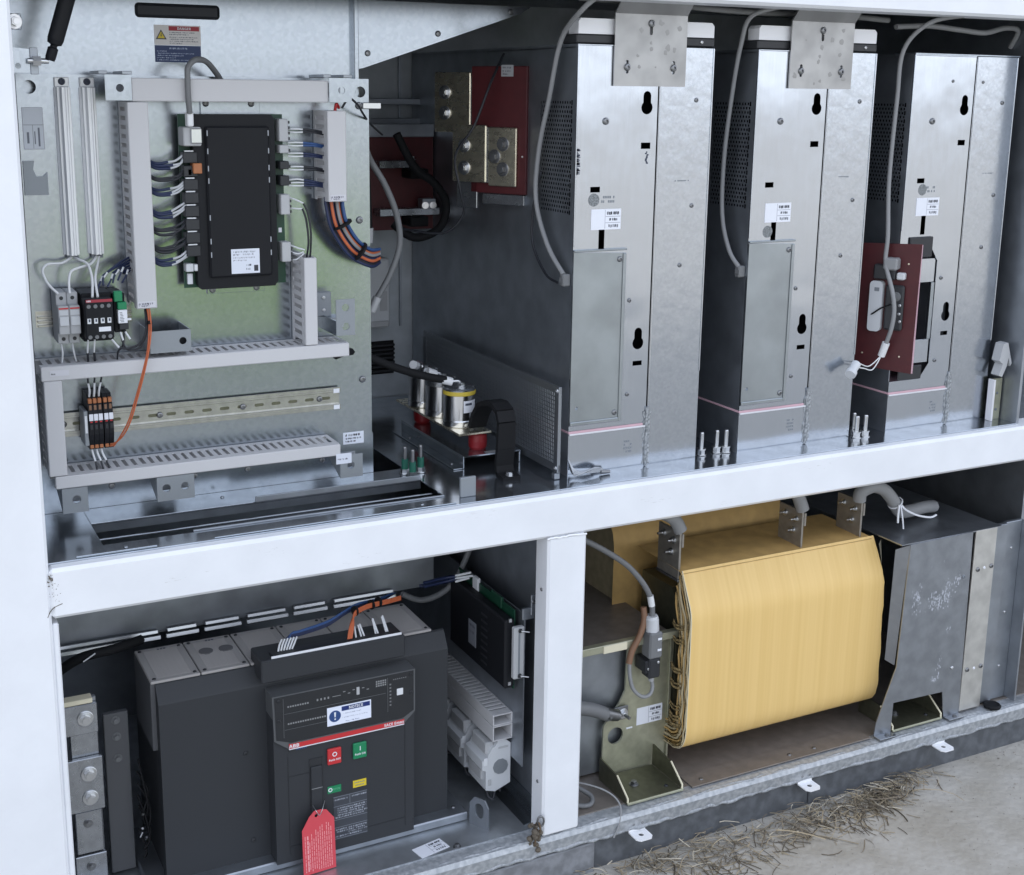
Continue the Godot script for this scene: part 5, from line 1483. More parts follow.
# ---------------------------------------------------------------- deep compartment
func build_deep():
	var Y := v(0, 1, 0)
	# red busbar board standing turned out from the first module's flank
	var u := v(0.5, 0, 0.866)
	var N := u.cross(Y)
	var f := Transform3D(Basis(u, Y, N), v(0.822, 0, -0.235))
	var t := thing("busbar_board", "dark red busbar board beside the flank of the first drive module", "board", f * v(-0.05, 0.455, 0))
	fbx("board_sheet", v(-0.108, 0.456, -0.012), v(0.004, 0.669, 0.0), f, M.glastic, t, 0.001)
	sticker("board_label", f * v(-0.047, 0.652, 0.0), u, Y, 0.024, 0.019, print_texture(40, 36, Color(0.62, 0.63, 0.64), [["row", 4, 6, 30, 5, Color(0.4, 0.4, 0.42)], ["row", 4, 16, 28, 5, Color(0.4, 0.4, 0.42)], ["row", 4, 26, 20, 5, Color(0.4, 0.4, 0.42)]]), t)
	fixing("screw", "screw2", f * v(-0.003, 0.52, 0), N, M.steel, t)
	t = thing("busbar", "tinned busbar lug with two big bolts and three small ones on the red board", "busbar", f * v(-0.07, 0.47, 0.005))
	fbx("contact_plate", v(-0.068, 0.469, 0.0), v(-0.012, 0.568, 0.006), f, M.copper_tin, t, 0.0015)
	fbx("lug_plate", v(-0.141, 0.474, 0.004), v(-0.071, 0.571, 0.010), f, M.copper_tin, t, 0.0015)
	fbx("fold", v(-0.0712, 0.474, 0.002), v(-0.0678, 0.568, 0.007), f, M.bar_tin, t)
	for y in [0.536, 0.498]:
		fixing("bolt", "bolt12", f * v(-0.115, y, 0.010), N, M.steel, t)
	for p in [v(-0.038, 0.540, 0.006), v(-0.055, 0.519, 0.006), v(-0.038, 0.498, 0.006)]:
		fixing("nut", "bolt12", f * p, N, M.steel_dull, t)
	t = thing("busbar", "upper tinned busbar lug with two bolts, half hidden behind the front lug", "busbar", f * v(-0.16, 0.557, -0.02))
	fbx("lug_plate", v(-0.188, 0.557, -0.008), v(-0.112, 0.659, -0.002), f, M.copper_tin, t, 0.0015)
	fbx("bar", v(-0.112, 0.560, -0.012), v(-0.105, 0.650, -0.004), f, M.bar_tin, t)
	for y in [0.625, 0.590]:
		fixing("bolt", "bolt12", f * v(-0.165, y, -0.002), N, M.steel, t)
	t = thing("busbar", "dull metal bar hanging below the front busbar lug", "busbar", f * v(-0.12, 0.43, 0.0))
	fbx("bar", v(-0.138, 0.428, -0.006), v(-0.095, 0.474, 0.0), f, M.bar_tin, t, 0.001)
	t = thing("busbar", "dull metal strip along the foot of the red busbar board", "busbar", f * v(-0.05, 0.436, 0.0))
	fbx("bar", v(-0.085, 0.437, -0.010), v(0.0, 0.455, -0.002), f, M.bar_tin, t, 0.001)
	# rear red board with crossing bars
	t = thing("rear_insulating_board", "dark red board deep at the back behind the mounting plate edge", "board", v(0.74, 0.36, -0.62))
	bx("board_sheet", v(0.640, 0.362, -0.63), v(0.826, 0.540, -0.62), M.glastic, t)
	bx("board_frame", v(0.640, 0.540, -0.63), v(0.826, 0.565, -0.615), M.inner, t, 0.001)
	for q in [[0.483, "upper flat bar crossing the rear red board"], [0.392, "lower flat bar crossing the rear red board"]]:
		var y: float = q[0]
		t = thing("flat_bar", q[1], "busbar", v(0.75, y, -0.58), "flat bars on the rear red board")
		bx("bar", v(0.700, y, -0.618), v(0.764 if y > 0.45 else 0.825, y + 0.014, -0.585), M.bar_tin, t, 0.001)
		fixing("bolt", "bolt9", v(0.772 if y > 0.45 else 0.80, y + 0.0145, -0.60), Y, M.steel, t)
		bx("black_block", v(0.758, y - 0.02, -0.618), v(0.795, y - 0.001, -0.57), M.rubber, t, 0.002)
	t = thing("bolt_pair", "pair of bright bolts on the lower flat bar deep at the back", "bolts", v(0.80, 0.41, -0.57))
	for x in [0.79, 0.806]:
		fixing("bolt", "bolt7", v(x, 0.412, -0.575), v(-0.3, 0, 1), M.steel, t)
	bx("carrier", v(0.785, 0.4065, -0.60), v(0.812, 0.424, -0.576), M.dark_sheet, t)
	# cables in the gap
	var c := [
		["grey cable bending down at the mounting plate edge", [v(0.555, 0.535, -0.28), v(0.572, 0.512, -0.3), v(0.596, 0.474, -0.3), v(0.617, 0.423, -0.3), v(0.622, 0.373, -0.3), v(0.604, 0.323, -0.3), v(0.578, 0.281, -0.3)], 0.0055, M.hose],
		["thick black cable hanging along the mounting plate edge", [v(0.572, 0.52, -0.33), v(0.575, 0.46, -0.33), v(0.577, 0.40, -0.33)], 0.008, M.rubber],
		["thin black cable looping over the red busbar board", [v(0.815, 0.69, -0.30), v(0.775, 0.64, -0.27), v(0.745, 0.57, -0.27), v(0.725, 0.52, -0.30), v(0.735, 0.46, -0.30), v(0.745, 0.42, -0.31), v(0.72, 0.385, -0.34), v(0.66, 0.39, -0.40)], 0.0022, M.wire_black],
		["black cable hanging against the flank of the first drive module", [v(0.82, 0.50, -0.17), v(0.818, 0.44, -0.19), v(0.815, 0.38, -0.185), v(0.815, 0.335, -0.14), v(0.816, 0.325, -0.10)], 0.0022, M.wire_black],
		["thick black cable looping behind the rear flat bars", [v(0.70, 0.55, -0.50), v(0.735, 0.49, -0.50), v(0.775, 0.46, -0.50), v(0.80, 0.42, -0.50), v(0.785, 0.375, -0.50), v(0.735, 0.36, -0.50), v(0.70, 0.385, -0.52)], 0.008, M.rubber],
		["black cable running from the middle duct back to the capacitors", [v(0.470, 0.214, -0.20), v(0.505, 0.211, -0.235), v(0.545, 0.195, -0.255), v(0.61, 0.165, -0.27), v(0.665, 0.146, -0.272), v(0.695, 0.139, -0.272)], 0.007, M.rubber]]
	for q in c:
		var a := thing("cable", q[0], "cable", q[1][q[1].size() - 1], "cables in the gap beside the mounting plate")
		tubes("jacket", [q[1]], q[2], q[3], a, 8)
	t = thing("cable_gland", "white cable gland on the grey cable at the mounting plate edge", "gland", v(0.577, 0.385, -0.33))
	var s := Shape.new()
	s.cyl(v(0.577, 0.400, -0.33), v(0.577, 0.375, -0.33), 0.009, 0.008, 12)
	part("gland_body", s, M.grey_plastic, t)
	t = thing("cable_end_plug", "grey crimped end of the bending cable at the mounting plate edge", "plug", v(0.575, 0.27, -0.3))
	s = Shape.new()
	s.cyl(v(0.581, 0.286, -0.3), v(0.570, 0.262, -0.3), 0.0075, 0.0065, 12)
	part("crimp", s, M.grey_plastic, t)
	# pale boxes at the rear wall
	t = thing("relay_box", "pale grey box on the rear wall beside the mounting plate edge", "box", v(0.72, 0.157, -0.73))
	bx("box_body", v(0.66, 0.157, -0.735), v(0.764, 0.296, -0.695), M.light_plastic, t, 0.003)
	bx("box_rim", v(0.66, 0.157, -0.695), v(0.760, 0.170, -0.690), M.grey_plastic, t, 0.002)
	bx("box_window", v(0.742, 0.19, -0.695), v(0.758, 0.23, -0.6935), M.grey_plastic, t)
	t = thing("vent_grille", "dark slotted vent low on the rear wall", "vent", v(0.75, 0.06, -0.73))
	for i in 7:
		bx("slat", v(0.70, 0.055 + 0.009 * i, -0.735), v(0.787, 0.060 + 0.009 * i, -0.725), M.black, t, 0.001)
	bx("vent_backing", v(0.70, 0.05, -0.7348), v(0.787, 0.12, -0.733), M.rubber, t)
	# mesh guard
	t = thing("mesh_guard", "low perforated metal guard standing along the first drive module", "guard", v(0.808, 0.012, -0.34))
	var x := 0.806
	s = Shape.new()
	s.box(v(x, 0.012, -0.622), v(x + 0.003, 0.026, -0.066), 0.0005)
	s.box(v(x, 0.146, -0.622), v(x + 0.003, 0.158, -0.066), 0.0005)
	s.box(v(x, 0.026, -0.622), v(x + 0.003, 0.146, -0.607))
	s.box(v(x - 0.002, 0.012, -0.078), v(x + 0.004, 0.158, -0.066), 0.001)
	part("guard_frame", s, M.guard, t)
	s = Shape.new()
	for i in 88:
		var z := -0.606 + i * 0.006
		s.box(v(x + 0.0008, 0.026, z), v(x + 0.0022, 0.146, z + 0.0026))
	for j in 17:
		s.box(v(x + 0.001, 0.030 + j * 0.0072, -0.607), v(x + 0.002, 0.0318 + j * 0.0072, -0.078))
	part("guard_mesh", s, M.guard, t)
	for p in [v(x - 0.002, 0.151, -0.072), v(x - 0.002, 0.02, -0.072)]:
		fixing("screw", "screw4", p, v(-1, 0, 0.2), M.steel, t)
	bx("guard_foot", v(x - 0.006, 0.0015, -0.078), v(x + 0.004, 0.012, -0.067), M.inner, t, 0.001)
	bx("guard_foot", v(x - 0.006, 0.0015, -0.60), v(x + 0.004, 0.012, -0.58), M.inner, t, 0.001)
	# capacitor bank on its channel
	t = thing("capacitor_channel", "dark folded channel under the capacitors on the cabinet floor", "channel", v(0.75, 0.001, -0.29))
	s = Shape.new()
	s.box(v(0.690, 0.020, -0.46), v(0.800, 0.023, -0.187), 0.0006)
	s.box(v(0.690, 0.0012, -0.46), v(0.693, 0.020, -0.187), 0.0006)
	s.box(v(0.797, 0.0012, -0.46), v(0.800, 0.020, -0.187), 0.0006)
	s.box(v(0.672, 0.0012, -0.46), v(0.690, 0.0035, -0.187), 0.0006)
	part("channel_sheet", s, M.floor_sheet, t)
	for p in [v(0.681, 0.0035, -0.215), v(0.681, 0.0035, -0.40)]:
		fixing("screw", "screw3", p, Y, M.steel_dull, t)
	bx("channel_label", v(0.735, 0.0232, -0.200), v(0.765, 0.0236, -0.190), M.hose_light, t)
	for q in [[v(0.735, 0.023, -0.225), "front red standoff insulator under the capacitor bar"], [v(0.720, 0.023, -0.43), "rear red standoff insulator under the capacitor bar"]]:
		t = thing("standoff_insulator", q[1], "insulator", q[0], "red standoff insulators")
		s = Shape.new()
		s.lathe(q[0], Y, [Vector2(0, 0), Vector2(0.013, 0), Vector2(0.0155, 0.004), Vector2(0.0165, 0.015), Vector2(0.0155, 0.026), Vector2(0.013, 0.030), Vector2(0, 0.030)], 20)
		part("insulator_body", s, M.insulator, t)
	t = thing("capacitor_bar", "shiny flat bar carrying the capacitors on red insulators", "busbar", v(0.72, 0.053, -0.33))
	bx("bar", v(0.690, 0.0535, -0.485), v(0.752, 0.0575, -0.205), M.copper_tin, t, 0.0008)
	var cn := ["front silver capacitor with a gold rim and white label", "middle silver capacitor with a white label", "rear silver capacitor deepest on the bar"]
	for i in 3:
		var z: float = [-0.268, -0.345, -0.425][i]
		var p := v(0.7195, 0.0578, z)
		t = thing("capacitor", cn[i], "capacitor", p, "capacitors on the shiny bar")
		s = Shape.new()
		s.lathe(p, Y, [Vector2(0, 0), Vector2(0.0285, 0), Vector2(0.0288, 0.001), Vector2(0.0288, 0.010), Vector2(0.0278, 0.0115), Vector2(0.0278, 0.060), Vector2(0.0285, 0.062), Vector2(0.0285, 0.0635)], 28)
		part("can", s, M.can, t)
		s = Shape.new()
		s.lathe(p, Y, [Vector2(0.0289, 0.0635), Vector2(0.0291, 0.066), Vector2(0.027, 0.068), Vector2(0.025, 0.0665), Vector2(0, 0.0665)], 28)
		part("top_cap", s, M.bar_tin, t)
		s = Shape.new()
		s.lathe(p, Y, [Vector2(0.0281, 0.0555), Vector2(0.0290, 0.0565), Vector2(0.0290, 0.0625), Vector2(0.0285, 0.0632)], 28)
		part("gold_band", s, M.can_gold if i == 0 else M.bar_tin, t)
		fixing("terminal_bolt", "bolt10", p + v(0.004, 0.0665, 0), Y, M.steel, t)
		s = Shape.new()
		var seg := 10
		for k in seg:
			var a0 := -0.15 + 1.05 * k / seg
			var a1 := -0.15 + 1.05 * (k + 1) / seg
			var d0 := v(sin(a0), 0, cos(a0)) * 0.0281
			var d1 := v(sin(a1), 0, cos(a1)) * 0.0281
			s.smooth = 1
			s.quad(p + d0 + v(0, 0.026, 0), p + d1 + v(0, 0.026, 0), p + d1 + v(0, 0.047, 0), p + d0 + v(0, 0.047, 0), d0)
		var lb := part("white_label", s, M.pale, t)
		for k in 5:
			var a0 := 0.0 + 0.1 * k
			var dd := v(sin(a0), 0, cos(a0))
			var s2 := Shape.new()
			s2.box(v(-0.0012, 0.039, 0.0282), v(0.0012, 0.043, 0.0285), 0.0, Transform3D(Basis(Y, a0), p))
			part("label_print", s2, M.ink, lb)
	for q in [[v(0.697, 0.137, -0.272), v(0.718, 0.131, -0.268), "white sleeved cable lug on the front capacitor"], [v(0.700, 0.136, -0.345), v(0.716, 0.130, -0.345), "white sleeved cable lug on the middle capacitor"], [v(0.692, 0.140, -0.40), v(0.712, 0.132, -0.42), "white sleeved cable lug on the rear capacitor"]]:
		t = thing("cable_lug", q[2], "cable lug", q[0], "white cable lugs on the capacitors")
		s = Shape.new()
		var dd: Vector3 = (q[1] - q[0]).normalized()
		s.cyl(q[0] - dd * 0.008, q[0] + dd * 0.010, 0.0078, 0.0072, 12)
		part("white_sleeve", s, M.wire_white, t)
		s = Shape.new()
		s.tube([q[0] + dd * 0.008, q[1] + v(0, 0.004, 0), q[1] + v(0.004, -0.002, 0)], 0.003, 6, 4)
		part("lug_tongue", s, M.steel, t)
	# black insulated flexible strap
	t = thing("flexible_strap", "black insulated strap bent from the capacitor bar down to the floor", "strap", v(0.735, 0.002, -0.13))
	s = Shape.new()
	var outline := [Vector2(-0.228, 0.062), Vector2(-0.216, 0.085), Vector2(-0.196, 0.108), Vector2(-0.170, 0.118), Vector2(-0.145, 0.120), Vector2(-0.125, 0.112), Vector2(-0.117, 0.095), Vector2(-0.120, 0.05), Vector2(-0.125, 0.020), Vector2(-0.121, 0.006), Vector2(-0.095, 0.003)]
	for k in outline.size() - 1:
		var p0: Vector2 = outline[k]
		var p1: Vector2 = outline[k + 1]
		var n2 := Vector2(-(p1 - p0).y, (p1 - p0).x).normalized() * 0.004
		s.plate(PackedVector2Array([p0 - n2, p1 - n2, p1 + n2, p0 + n2]), [], v(0.719, 0, 0), v(0, 0, 1), Y, -0.032)
	part("strap_sleeve", s, M.rubber, t)
	fixing("bolt", "bolt9", v(0.735, 0.006, -0.105), Y, M.steel, t)
	fixing("bolt", "bolt5", v(0.7505, 0.075, -0.13), v(1, 0, 0.4), M.steel, t)
	# green sleeved bolts beside the slot
	var gn := ["green sleeved bolt standing nearest the slot", "green sleeved bolt nearest the mounting plate", "green sleeved bolt nearest the capacitor channel"]
	for i in 3:
		var p: Vector3 = [v(0.594, 0.0015, -0.181), v(0.589, 0.0015, -0.202), v(0.617, 0.0015, -0.201)][i]
		t = thing("floor_bolt", gn[i], "bolt", p, "green sleeved bolts on the cabinet floor")
		s = Shape.new()
		s.lathe(p, Y, [Vector2(0.009, 0), Vector2(0.009, 0.002), Vector2(0.003, 0.002)], 18)
		s.cyl(p + v(0, 0.002, 0), p + v(0, 0.009, 0), 0.0072, 0.0072, 6)
		part("nut", s, M.steel, t)
		s = Shape.new()
		s.lathe(p, Y, [Vector2(0.0058, 0.009), Vector2(0.0058, 0.026), Vector2(0.003, 0.026)], 14)
		part("green_sleeve", s, M.pcb_green, t)
		s = Shape.new()
		s.lathe(p, Y, [Vector2(0.0036, 0.026), Vector2(0.0036, 0.045), Vector2(0.003, 0.047), Vector2(0, 0.047)], 12)
		part("thread", s, M.steel_dull, t)

# ---------------------------------------------------------------- breaker compartment
func build_breaker():
	var X := v(1, 0, 0)
	var Y := v(0, 1, 0)
	var t := thing("circuit_breaker", "large dark grey air circuit breaker with red and green push buttons", "circuit breaker", v(0.39, -0.605, -0.2))
	var s := Shape.new()
	s.box(v(0.152, -0.600, -0.32), v(0.60, -0.3742, -0.145))
	part("pole_body", s, M.breaker_dark, t)
	bx("arc_chamber", v(0.143, -0.374, -0.268), v(0.613, -0.262, -0.1455), M.chute, t, 0.001)
	s = Shape.new()
	s.plate(PackedVector2Array([Vector2(-0.145, -0.261), Vector2(-0.1415, -0.263), Vector2(-0.1262, -0.2875), Vector2(-0.1250, -0.290), Vector2(-0.1250, -0.603), Vector2(-0.145, -0.603)]), [], v(0.150, 0, 0), v(0, 0, 1), Y, -0.4835)
	part("front_cover", s, M.breaker, t)
	for p in [v(0.282, -0.40, -0.125), v(0.29, -0.555, -0.125)]:
		fixing("cover_plug", "screw4", p, v(0, 0, 1), M.breaker_dark, t)
	for i in 6:
		var x0 := 0.1435 + i * 0.0783
		var pl := bx("arc_chute_plate", v(x0, -0.262, -0.2665), v(x0 + 0.0765, -0.2575, -0.1425), M.breaker_top, t, 0.0012)
		s = Shape.new()
		for k in 26:
			s.box(v(x0 + 0.012, -0.2577, -0.255 + k * 0.004), v(x0 + 0.0645, -0.2569, -0.2533 + k * 0.004))
		part("plate_rib", s, M.breaker_top, pl)
		for dx in [0.007, 0.0695]:
			for z in [-0.258, -0.151]:
				fixing("screw", "screw3", v(x0 + dx, -0.2575, z), Y, M.black, pl)
		if i < 2:
			s = Shape.new()
			for k in 3:
				s.box(v(x0 + 0.034 + 0.005 * k, -0.2576, -0.258), v(x0 + 0.0375 + 0.005 * k, -0.2568, -0.2535))
			part("moulded_mark", s, M.ink, pl)
	s = Shape.new()
	for q in [v(0.247, 0, -0.216), v(0.279, 0, -0.214)]:
		s.plate(ring(q.x, q.z, 0.0115, 16), [], v(0, -0.2575, 0), X, v(0, 0, 1), -0.0016)
	part("soot_mark", s, M.soot, t)
	# terminal box on top
	var tb := bx("terminal_box", v(0.3045, -0.276, -0.160), v(0.5455, -0.2385, -0.100), M.breaker, t, 0.002)
	bx("terminal_strip", v(0.325, -0.2387, -0.128), v(0.538, -0.2355, -0.106), M.black, tb, 0.0005)
	bx("white_edge", v(0.322, -0.2385, -0.1055), v(0.541, -0.2345, -0.1035), M.pale, tb, 0.0005)
	# operating panel
	var zf := -0.0895
	s = Shape.new()
	s.plate(PackedVector2Array([Vector2(0.318, -0.588), Vector2(0.5555, -0.588), Vector2(0.5565, -0.32), Vector2(0.317, -0.32)]), [], v(0, 0, -0.1245), X, Y, 0.035)
	part("operating_panel", s, M.breaker, t)
	s = Shape.new()
	s.plate(PackedVector2Array([Vector2(0.341, -0.3875), Vector2(0.537, -0.3875), Vector2(0.557, -0.369), Vector2(0.557, -0.2945), Vector2(0.316, -0.2945), Vector2(0.318, -0.370)]), [], v(0, 0, -0.1245), X, Y, 0.038)
	part("trip_unit_cover", s, M.panel_rim, t)
	s = Shape.new()
	s.plate(PackedVector2Array([Vector2(0.343, -0.376), Vector2(0.536, -0.376), Vector2(0.554, -0.366), Vector2(0.554, -0.2965), Vector2(0.319, -0.2965), Vector2(0.321, -0.368)]), [], v(0, 0, -0.0865), X, Y, 0.0012)
	var tu := part("trip_unit", s, M.smoky, t)
	var zt := -0.0853
	s = Shape.new()
	for k in 9:
		s.box(v(0.340 + k * 0.0040, -0.316, zt), v(0.3425 + k * 0.0040, -0.3135, zt + 0.0003))
	for k in 16:
		s.box(v(0.340 + k * 0.0040, -0.345, zt), v(0.3425 + k * 0.0040, -0.3425, zt + 0.0003))
	for k in 4:
		s.box(v(0.388 + k * 0.006, -0.315, zt), v(0.3905 + k * 0.006, -0.3115, zt + 0.0003))
	for k in 5:
		for j in 3:
			s.box(v(0.488 + k * 0.0038, -0.312 + j * 0.0038, zt), v(0.4905 + k * 0.0038, -0.3095 + j * 0.0038, zt + 0.0003))
	s.box(v(0.414, -0.3135, zt), v(0.428, -0.3127, zt + 0.0003))
	for k in 6:
		s.box(v(0.432 + k * 0.008, -0.309 - 0.004 * (k % 2), zt), v(0.436 + k * 0.008, -0.3078 - 0.004 * (k % 2), zt + 0.0003))
	var ip := part("indicator_print", s, M.hose_light, tu)
	ip.set_meta("kind", "stuff")
	s = Shape.new()
	s.box(v(0.335, -0.3265, zt), v(0.505, -0.3258, zt + 0.0004))
	s.box(v(0.335, -0.3535, zt), v(0.405, -0.3528, zt + 0.0004))
	s.box(v(0.508, -0.360, zt), v(0.5087, -0.300, zt + 0.0004))
	s.box(v(0.333, -0.366, zt), v(0.3337, -0.300, zt + 0.0004))
	part("field_line", s, M.panel_rim, tu)
	bx("small_slider", v(0.4545, -0.318, zt), v(0.4595, -0.305, zt + 0.0015), M.grey_plastic, tu, 0.0004)
	bx("pale_button", v(0.524, -0.334, zt), v(0.535, -0.3225, zt + 0.0015), M.sleeve, tu, 0.0006)  # plain pale push button
	s = Shape.new()
	for k in 7:
		s.box(v(0.5115, -0.350 + 0.006 * k, zt), v(0.5145, -0.3475 + 0.006 * k, zt + 0.0003))
		s.box(v(0.518 + 0.0035 * k, -0.306, zt), v(0.520 + 0.0035 * k, -0.3045, zt + 0.0003))
	part("module_print", s, M.hose, tu)
	for p in [v(0.3255, -0.335, zt), v(0.3255, -0.302, zt), v(0.549, -0.333, zt), v(0.549, -0.302, zt)]:
		fixing("screw", "screw3", p, v(0, 0, 1), M.black, tu)
	bx("lower_frame", v(0.343, -0.3785, -0.0862), v(0.535, -0.377, -0.0845), M.panel_rim, tu)
	# red name bar
	var nb := bx("name_bar", v(0.341, -0.3868, -0.0865), v(0.537, -0.3785, -0.0848), M.red, t, 0.0004)
	bx("white_underline", v(0.341, -0.3886, -0.0865), v(0.537, -0.3872, -0.0850), M.pale, t)
	words("ABB", v(0.3493, -0.3828, -0.0846), X, Y, 0.0058, M.print_white, nb, "lettering", 1.15)
	words("SACE Emax", v(0.519, -0.3828, -0.0846), X, Y, 0.0050, M.print_white, nb, "lettering", 1.0)
	bx("dark_plate", v(0.341, -0.3945, -0.0895), v(0.352, -0.3893, -0.0888), M.black, t)
	s = Shape.new()
	for k in 6:
		s.box(v(0.354 + k * 0.003, -0.3935, zf), v(0.3562 + k * 0.003, -0.391, zf + 0.0003))
	part("type_print", s, M.wire_mid_blue, t)
	# buttons
	var rb := bx("off_button", v(0.4045, -0.431, zf), v(0.4275, -0.4035, zf + 0.005), M.red, t, 0.0012, "square red push button marked Push OFF")
	var gb := bx("on_button", v(0.4480, -0.431, zf), v(0.4710, -0.4035, zf + 0.005), M.green, t, 0.0012, "square green push button marked Push ON")
	s = Shape.new()
	s.plate(ring(0.416, -0.413, 0.0040, 20), [ring(0.416, -0.413, 0.0026, 20)], v(0, 0, zf + 0.005), X, Y, 0.0003)
	part("off_symbol", s, M.print_white, rb)
	bx("on_symbol", v(0.4588, -0.4165, zf + 0.005), v(0.4602, -0.4090, zf + 0.0053), M.print_white, gb)
	words("Push OFF", v(0.416, -0.4225, zf + 0.0051), X, Y, 0.0034, M.print_white, rb)
	words("Push ON", v(0.4595, -0.4225, zf + 0.0051), X, Y, 0.0034, M.print_white, gb)
	var g2 := bx("state_window", v(0.4045, -0.4835, zf), v(0.4275, -0.4710, zf + 0.0008), M.green, t, 0.0, "small green window marked OPEN")
	s = Shape.new()
	s.plate(ring(0.4090, -0.4772, 0.0036, 18), [ring(0.4090, -0.4772, 0.0021, 18)], v(0, 0, zf + 0.0008), X, Y, 0.0003)
	part("open_symbol", s, M.print_white, g2)
	words("OPEN", v(0.4195, -0.4772, zf + 0.0009), X, Y, 0.0034, M.tick_green, g2)
	var y2 := bx("spring_window", v(0.4480, -0.4835, zf), v(0.4710, -0.4710, zf + 0.0008), M.yellow, t, 0.0, "small yellow window for the spring state")
	s = Shape.new()
	for k in 6:
		s.box(v(0.4505 + k * 0.003, -0.4756, zf + 0.0008), v(0.4526 + k * 0.003, -0.4740, zf + 0.0010))
		s.box(v(0.4525 + k * 0.0025, -0.4806, zf + 0.0008), v(0.4543 + k * 0.0025, -0.4790, zf + 0.0010))
	part("window_print", s, M.ink_grey, y2)
	# charging lever in its slot
	s = Shape.new()
	s.box(v(0.3745, -0.5, zf - 0.0002), v(0.3760, -0.4145, zf + 0.0009))
	s.box(v(0.3955, -0.5, zf - 0.0002), v(0.3970, -0.4145, zf + 0.0009))
	part("lever_slot", s, M.black, t)
	bx("lever_head", v(0.3762, -0.4275, zf), v(0.3953, -0.4150, zf + 0.001), M.black, t)
	bx("charging_lever", v(0.3765, -0.57, zf), v(0.3950, -0.4285, zf + 0.004), M.breaker, t, 0.0012)
	bx("lever_pivot", v(0.3765, -0.4665, zf + 0.004), v(0.3950, -0.4655, zf + 0.0046), M.hose_light, t)
	s = Shape.new()
	s.box(v(0.3395, -0.575, zf), v(0.3402, -0.40, zf + 0.0006))
	s.box(v(0.5395, -0.575, zf), v(0.5402, -0.385, zf + 0.0006))
	s.box(v(0.3395, -0.5610, zf), v(0.5402, -0.5602, zf + 0.0006))
	s.box(v(0.3395, -0.4380, zf), v(0.3740, -0.4374, zf + 0.0006))
	part("panel_groove", s, M.black, t)
	var k1 := Color(0.62, 0.64, 0.68)
	sticker("specification_print", v(0.414, -0.5695, zf), X, Y, 0.058, 0.078, print_texture(116, 156, Color(0.245, 0.26, 0.29), [["rect", 0, 2, 116, 1, k1], ["row", 2, 10, 46, 5, k1], ["row", 62, 8, 50, 5, k1], ["rect", 56, 4, 1, 30, k1], ["rect", 0, 36, 116, 1, k1], ["row", 14, 42, 98, 5, k1], ["row", 14, 50, 98, 5, k1], ["row", 14, 58, 90, 5, k1], ["row", 14, 66, 98, 5, k1], ["row", 6, 74, 98, 5, k1], ["rect", 0, 84, 116, 1, k1], ["rect", 0, 112, 116, 1, k1], ["row", 6, 118, 40, 5, k1], ["row", 50, 118, 62, 5, k1], ["row", 6, 126, 100, 5, k1], ["row", 50, 134, 60, 5, k1], ["row", 6, 142, 90, 5, k1], ["rect", 0, 152, 116, 1, k1]]), t)
	# blue and white notice
	var n := thing("notice_sticker", "white notice sticker with blue exclamation disc on the breaker", "sticker", v(0.44, -0.362, zt))
	sticker("sheet", v(0.4045, -0.3625, zt + 0.0004), X, Y, 0.0745, 0.0315, print_texture(150, 62, Color(0.90, 0.92, 0.97), [["rect", 49, 4, 97, 15, Color(0.10, 0.18, 0.42)], ["row", 56, 27, 60, 3, Color(0.55, 0.58, 0.66)], ["row", 52, 40, 84, 3, Color(0.6, 0.63, 0.70)], ["row", 62, 54, 46, 3, Color(0.55, 0.58, 0.66)]]), n)
	s = Shape.new()
	s.plate(ring(0.4175, -0.3470, 0.0098, 24), [], v(0, 0, zt + 0.0011), X, Y, 0.0003)
	var dsc := part("blue_disc", s, M.blue_print, n)
	s = Shape.new()
	s.plate(PackedVector2Array([Vector2(0.4165, -0.3485), Vector2(0.4185, -0.3485), Vector2(0.4192, -0.3400), Vector2(0.4158, -0.3400)]), [], v(0, 0, zt + 0.0014), X, Y, 0.0002)
	s.plate(ring(0.4175, -0.3520, 0.0014, 12), [], v(0, 0, zt + 0.0014), X, Y, 0.0002)
	part("exclamation_mark", s, M.print_white, dsc)
	words("NOTICE", v(0.4530, -0.3368, zt + 0.0012), X, Y, 0.0050, M.print_white, n)
	# red tag on a wire
	var g := thing("red_tag", "long red card tag wired to the breaker lever", "tag", v(0.385, -0.605, -0.07))
	s = Shape.new()
	var fz := Transform3D(Basis(Vector3(0, 1, 0), 0.06) * Basis(Vector3(1, 0, 0), -0.06), v(0.3815, -0.497, -0.073))
	s.plate(PackedVector2Array([Vector2(-0.028, -0.0285), Vector2(-0.0285, -0.1065), Vector2(0.0275, -0.1065), Vector2(0.0275, -0.0200), Vector2(0.015, -0.003), Vector2(0.006, 0.0), Vector2(-0.006, 0.0), Vector2(-0.015, -0.008)]), [ring(-0.003, -0.0085, 0.0028, 12)], fz.origin, fz.basis.x, fz.basis.y, 0.0008)
	part("card", s, M.tag_red, g)
	for k in 13:
		var xx := -0.024 + k * 0.0037
		var y0 := -0.036 if k < 5 else -0.024
		if k in [2, 6]:
			y0 -= 0.012
		s = Shape.new()
		var yy := y0 - rng.randf_range(0, 0.015)
		while yy > -0.1:
			var l := rng.randf_range(0.003, 0.010)
			s.box(v(xx, maxf(yy - l, -0.102), 0.0008), v(xx + (0.0011 if k != 1 else 0.0024), yy, 0.00095), 0.0, fz)
			yy -= l + rng.randf_range(0.0008, 0.002)
		part("printed_line", s, M.tag_print, g)
	s = Shape.new()
	s.tube([v(0.377, -0.493, -0.083), v(0.379, -0.498, -0.071), v(0.384, -0.506, -0.0718), v(0.388, -0.4975, -0.070), v(0.397, -0.490, -0.083)], 0.0007, 5, 5)
	part("tie_wire", s, M.steel, g)
	# mounting base
	var mb := thing("breaker_base", "bright metal mounting angle under the right side of the breaker", "base", v(0.6, -0.605, -0.1))
	s = Shape.new()
